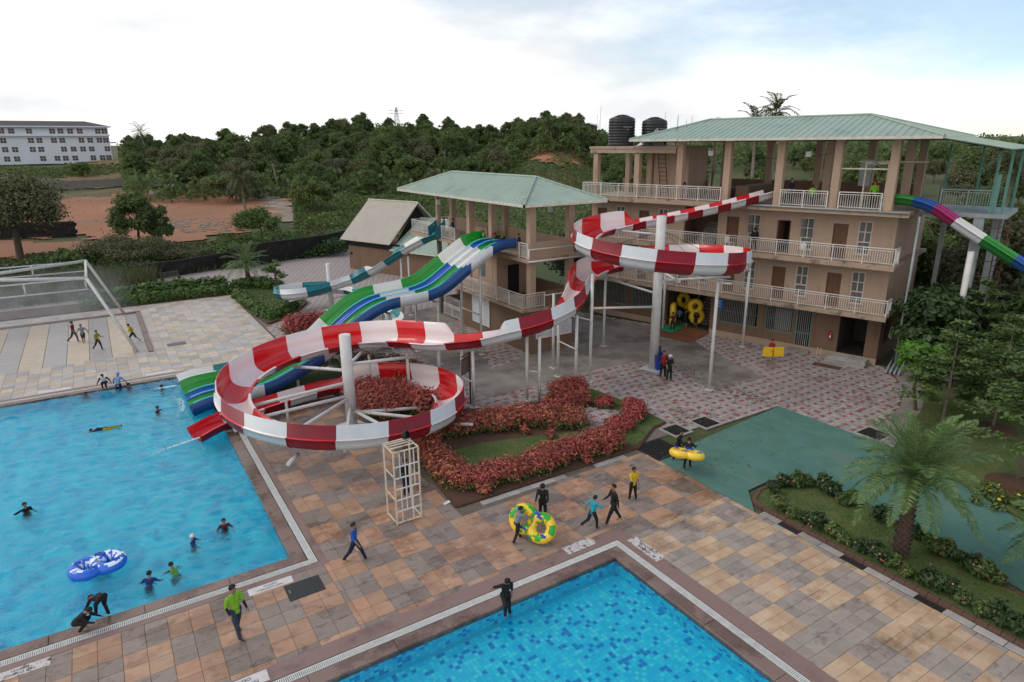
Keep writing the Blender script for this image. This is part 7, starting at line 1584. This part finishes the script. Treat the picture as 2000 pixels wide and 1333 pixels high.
# tall reeds by the spray frame
tufts('tall_reeds', [(-16, 69.5), (3.5, 70.5), (4.5, 76), (2, 77.5), (-8, 76.5), (-18, 74)], 'grass_tall', 4200, 2.2, .05, 0, seed=31, lean=.55); bpy.data.objects['tall_reeds']['label'] = 'tall pale reeds growing behind the spray frame'; bpy.data.objects['tall_reeds']['category'] = 'reeds'
tufts('rough_grass', [(15, 79), (30, 86), (34, 96), (10, 92), (-10, 86), (-30, 80), (-30, 77), (0, 78)], 'grass_tall', 5000, .7, .06, 0, seed=32, lean=.6)
# black stone boundary wall
def stone_wall(label, line, h_, L_=.62, course=.3, mat_='black_stone', t_=.3, name='stone_wall', cap=.3):
    o = empty(name, (line[0][0], line[0][1], T(*line[0])), 0, label, 'wall'); o0 = Vector((line[0][0], line[0][1], T(*line[0]))); n = 0; big = MB(); meshes = []
    for k in range(3):
        b = MB(); b.bbox(-L_/2+.012, L_/2-.012, -t_/2+.01*k, t_/2, -course/2+.01, course/2-.01, .02); meshes.append(b.mesh('stone', mat_))
    core = MB()
    for i in range(len(line)-1):
        p, q = Vector(line[i]), Vector(line[i+1]); d = q-p; a = math.atan2(d.y, d.x); m_ = int(d.length/L_)
        zt = T(*((p+q)/2)); core.obox(((p+d/2)-o0.xy), a, d.length/2, t_/2-.03, zt-o0.z-.3, zt-o0.z+h_-.02)
        for j in range(m_):
            for r_ in range(int(h_/course)):
                c_ = p+d*((j+(.5 if r_ % 2 else 0)+.25)/m_); z = T(c_.x, c_.y)-o0.z+course*(r_+.5)
                if n < 300 and vis(c_.x, c_.y) and -20 < vis(c_.x, c_.y)[0] < 2020: ob('stone', meshes[n % 3], o, (c_.x-o0.x, c_.y-o0.y, z), (0, 0, a+rng.uniform(-.03, .03))); n += 1
                else: big.obox((c_.x-o0.x, c_.y-o0.y), a, L_/2-.012, t_/2, z-course/2+.01, z+course/2-.01)
    core.build('core', 'dark', o)
    if big.v: tag(big.build('stones', mat_, o), kind='stuff')
stone_wall('low black stone wall behind the benches', [(2.0, 76.8), (7.5, 78.6), (12.9, 81.2)], 1.7)
stone_wall('taller black stone wall beside the steep roofed shed', [(12.6, 79.2), (18, 81.2), (24.2, 83.2), (30, 88)], 2.5)
stone_wall('black stone wall at the left below the big tree', [tuple(on(-30, 468).xy), tuple(on(70, 466).xy), tuple(on(150, 462).xy)], 2.2, 1.0, .5)
def field_wall(label, a, b_, h_, n):
    p, q = on(*a), on(*b_); d = q-p; o = empty('block_wall', p, math.atan2(d.y, d.x), label, 'wall'); L_ = d.xy.length/n
    for i in range(n):
        c_ = p+d*((i+.5)/n); z = T(c_.x, c_.y)-p.z; bb = MB(); bb.bbox(-L_/2+.05, L_/2-.05, -.12, .12, -.5, h_, .02); ob('wall_panel', bb.mesh('wall_panel', 'grey_wall'), o, (L_*(i+.5), 0, z))
        bb = MB(); bb.box(-.15, .15, -.2, .2, -.5, h_+.12); ob('wall_post', bb.mesh('wall_post', 'grey_wall'), o, (L_*i, 0, z))
field_wall('long grey block wall behind the red field', (100, 372), (435, 358), 2.0, 16)
field_wall('short pale wall at the end of the dirt track', (515, 350), (548, 349), 1.8, 2)
# ------------------------------------------------------------------ far buildings and pylon
p = atd(168, 262); gz = T(p.x, p.y); ax = math.atan2(AR.y, AR.x)+R(33)
fb = empty('white_block', (p.x, p.y, gz-.3), ax, 'long white four storey building at the far left', 'building'); b = MB(); b.box(-60, 7, 0, 14, 0, 11.2); b.build('wall', 'far_white', fb)
b = MB(); b.add([(-60.8, -1.2, 11.4), (8.1, -1.2, 11.4), (8.1, 15, 11.4), (-60.8, 15, 11.4), (-53, 6.5, 13.2), (1, 6.5, 13.2)], [(0, 1, 5, 4), (1, 2, 5), (2, 3, 4, 5), (3, 0, 4), (0, 3, 2, 1)]); b.build('roof', 'far_roof', fb)
for z in (9.3,): b = MB(); b.box(-60.3, 7.3, -.9, -.003, z-.9, z-.4); b.build('balcony_band', 'far_white', fb)
b = MB(); b.box(-60.8, 8.1, -1.25, -1.15, 11.1, 11.5); b.build('fascia', 'far_white', fb)
b = MB(); b.box(0, 1.5, -.06, .05, 0, 1.5); m1 = b.mesh('window', 'far_window'); b = MB(); b.box(.72, .8, -.09, -.061, 0, 1.5); b.box(0, 1.5, -.09, -.061, .72, .79); m2 = b.mesh('window_bar', 'far_white')
xs_ = [-56, -53.5, -48, -45.5, -40, -37.4, -30, -27.4, -22, -19.5, -15, -12.8, -9, -6.8, -4.2, -1.6, .8, 3.4, 5.2]
for z in (.9, 3.7, 6.4, 9.2):
    for i, x in enumerate(xs_):
        if (i+int(z)) % 5 == 0: continue
        w_ = ob('window', m1, fb, (x, 0, z)); ob('window_bar', m2, w_)
b = MB(); b.box(7, 9, 3, 9, 3.0, 3.4); b.box(7, 9, 3, 9, 6.2, 6.6); b.build('side_balcony', 'far_white', fb)
p = atd(305, 170); o = empty('small_hut', p, ax, 'tiny white hut with dark front at the edge of the wood', 'hut'); b = MB(); b.box(-2.5, 2.5, 0, 3, 0, 2.4); b.build('wall', 'far_white', o); b = MB(); b.box(-1.8, 1.8, -.05, -.002, 0, 1.9); b.build('front', 'dark', o); b = MB(); b.add([(-2.8, -.4, 2.4), (2.8, -.4, 2.4), (2.8, 3.2, 2.9), (-2.8, 3.2, 2.9)], [(0, 1, 2, 3), (3, 2, 1, 0)]); b.build('roof', 'far_roof', o)
p = atd(778, 420); o = empty('power_pylon', p, ax, 'steel lattice power pylon above the wooded skyline', 'pylon'); b = MB(); hh = 22 - p.z*.3
for s, t in ((-1, -1), (1, -1), (1, 1), (-1, 1)): b.bar((s*2.2, t*2.2, 0), (s*.3, t*.3, hh), .13)
z = 0
while z < hh-1.5:
    w1, w2 = 2.2-(1.9*z/hh), 2.2-1.9*(z+2.6)/hh
    for s in (-1, 1): b.bar((-w1, s*w1, z), (w2, s*w2, z+2.6), .07); b.bar((w1, s*w1, z), (-w2, s*w2, z+2.6), .07); b.bar((s*w1, -w1, z), (s*w2, w2, z+2.6), .07)
    z += 2.6
b.build('mast', 'grey_pole', o)
for z in (hh*.78, hh*.88): b = MB(); b.bar((-4.5, 0, z), (4.5, 0, z), .12); b.bar((-4.5, 0, z), (0, 0, z+1.4), .07); b.bar((4.5, 0, z), (0, 0, z+1.4), .07); b.build('cross_arm', 'grey_pole', o)
p = on(548, 385); o = empty('utility_pole', p, 0, 'leaning utility pole with cross arm by the dirt track', 'pole'); b = MB(); b.tube([(0, 0, -.3), (-1.0, 0, 7.5)], [.16, .1], 8); b.build('mast', 'bark_pale', o); b = MB(); b.bar((-2.0, 0, 7.2), (.4, 0, 7.0), .07); b.build('cross_arm', 'bark_pale', o)

# fallen leaves swept into drifts on the plaza, and a few on the deck
rs = random.Random(77); b = MB()
for (cx, cy, sx, sy, n) in ((28.6, 22.0, 1.3, 2.6, 420), (29.5, 26.0, 2.0, 1.2, 300), (24.0, 21.2, 1.5, .8, 160), (22.5, 19.3, 1.6, .5, 80), (33, 19, 4, 2, 160), (25, 25, 4, 3, 160), (31, 17.6, 2.5, 1.2, 60), (21, 17, 2, 1.5, 40), (24.5, 17.5, 2.5, 1.5, 50)):
    for k in range(n):
        x, y = rs.gauss(cx, sx*.6), rs.gauss(cy, sy*.6); a = rs.uniform(0, 6.28); l_ = rs.uniform(.03, .075); u = Vector((math.cos(a), math.sin(a), 0))*l_; v = Vector((-math.sin(a), math.cos(a), 0))*l_*.45; c_ = Vector((x, y, .022)); b.add([c_-u, c_+v+Vector((0, 0, .01)), c_+u, c_-v], [(0, 1, 2, 3)])
M('leaf_litter', (.11, .065, .04), (.16, .1, .06), 3, .9, isl=.5)
tag(b.build('leaf_litter', 'leaf_litter'), 'brown fallen leaves scattered over the pavers and matting', 'leaves', kind='stuff')

# white plastic chairs on the balconies
for (x, z, lab) in ((-5.2, F2, 'white plastic chair on the second floor balcony near the right'), (-10.2, F2, 'white plastic chair on the second floor balcony left of the veiled woman')):
    o = empty('plastic_chair', mw(x, .65, z), main.rotation_euler.z+2.6, lab, 'chair'); b = MB(); b.bbox(-.23, .23, -.22, .22, .40, .44, .01); b.build('seat', 'rim_white', o); b = MB(); b.box(-.23, .23, .2, .24, .44, .85); b.build('backrest', 'rim_white', o)
    for (lx, ly) in ((-.2, -.19), (.2, -.19), (-.2, .19), (.2, .19)): b = MB(); b.box(lx-.02, lx+.02, ly-.02, ly+.02, 0, .399); b.build('leg', 'rim_white', o)
# slack cable under the terrace roof
pp = [mw(-10.6+6.7*t/10, .8, 12.75-.5*math.sin(math.pi*t/10)) for t in range(11)]; b = MB(); b.tube(pp, .012, 5); tag(b.build('slack_cable', 'dark'), 'thin slack cable hanging between the terrace columns', 'cable')
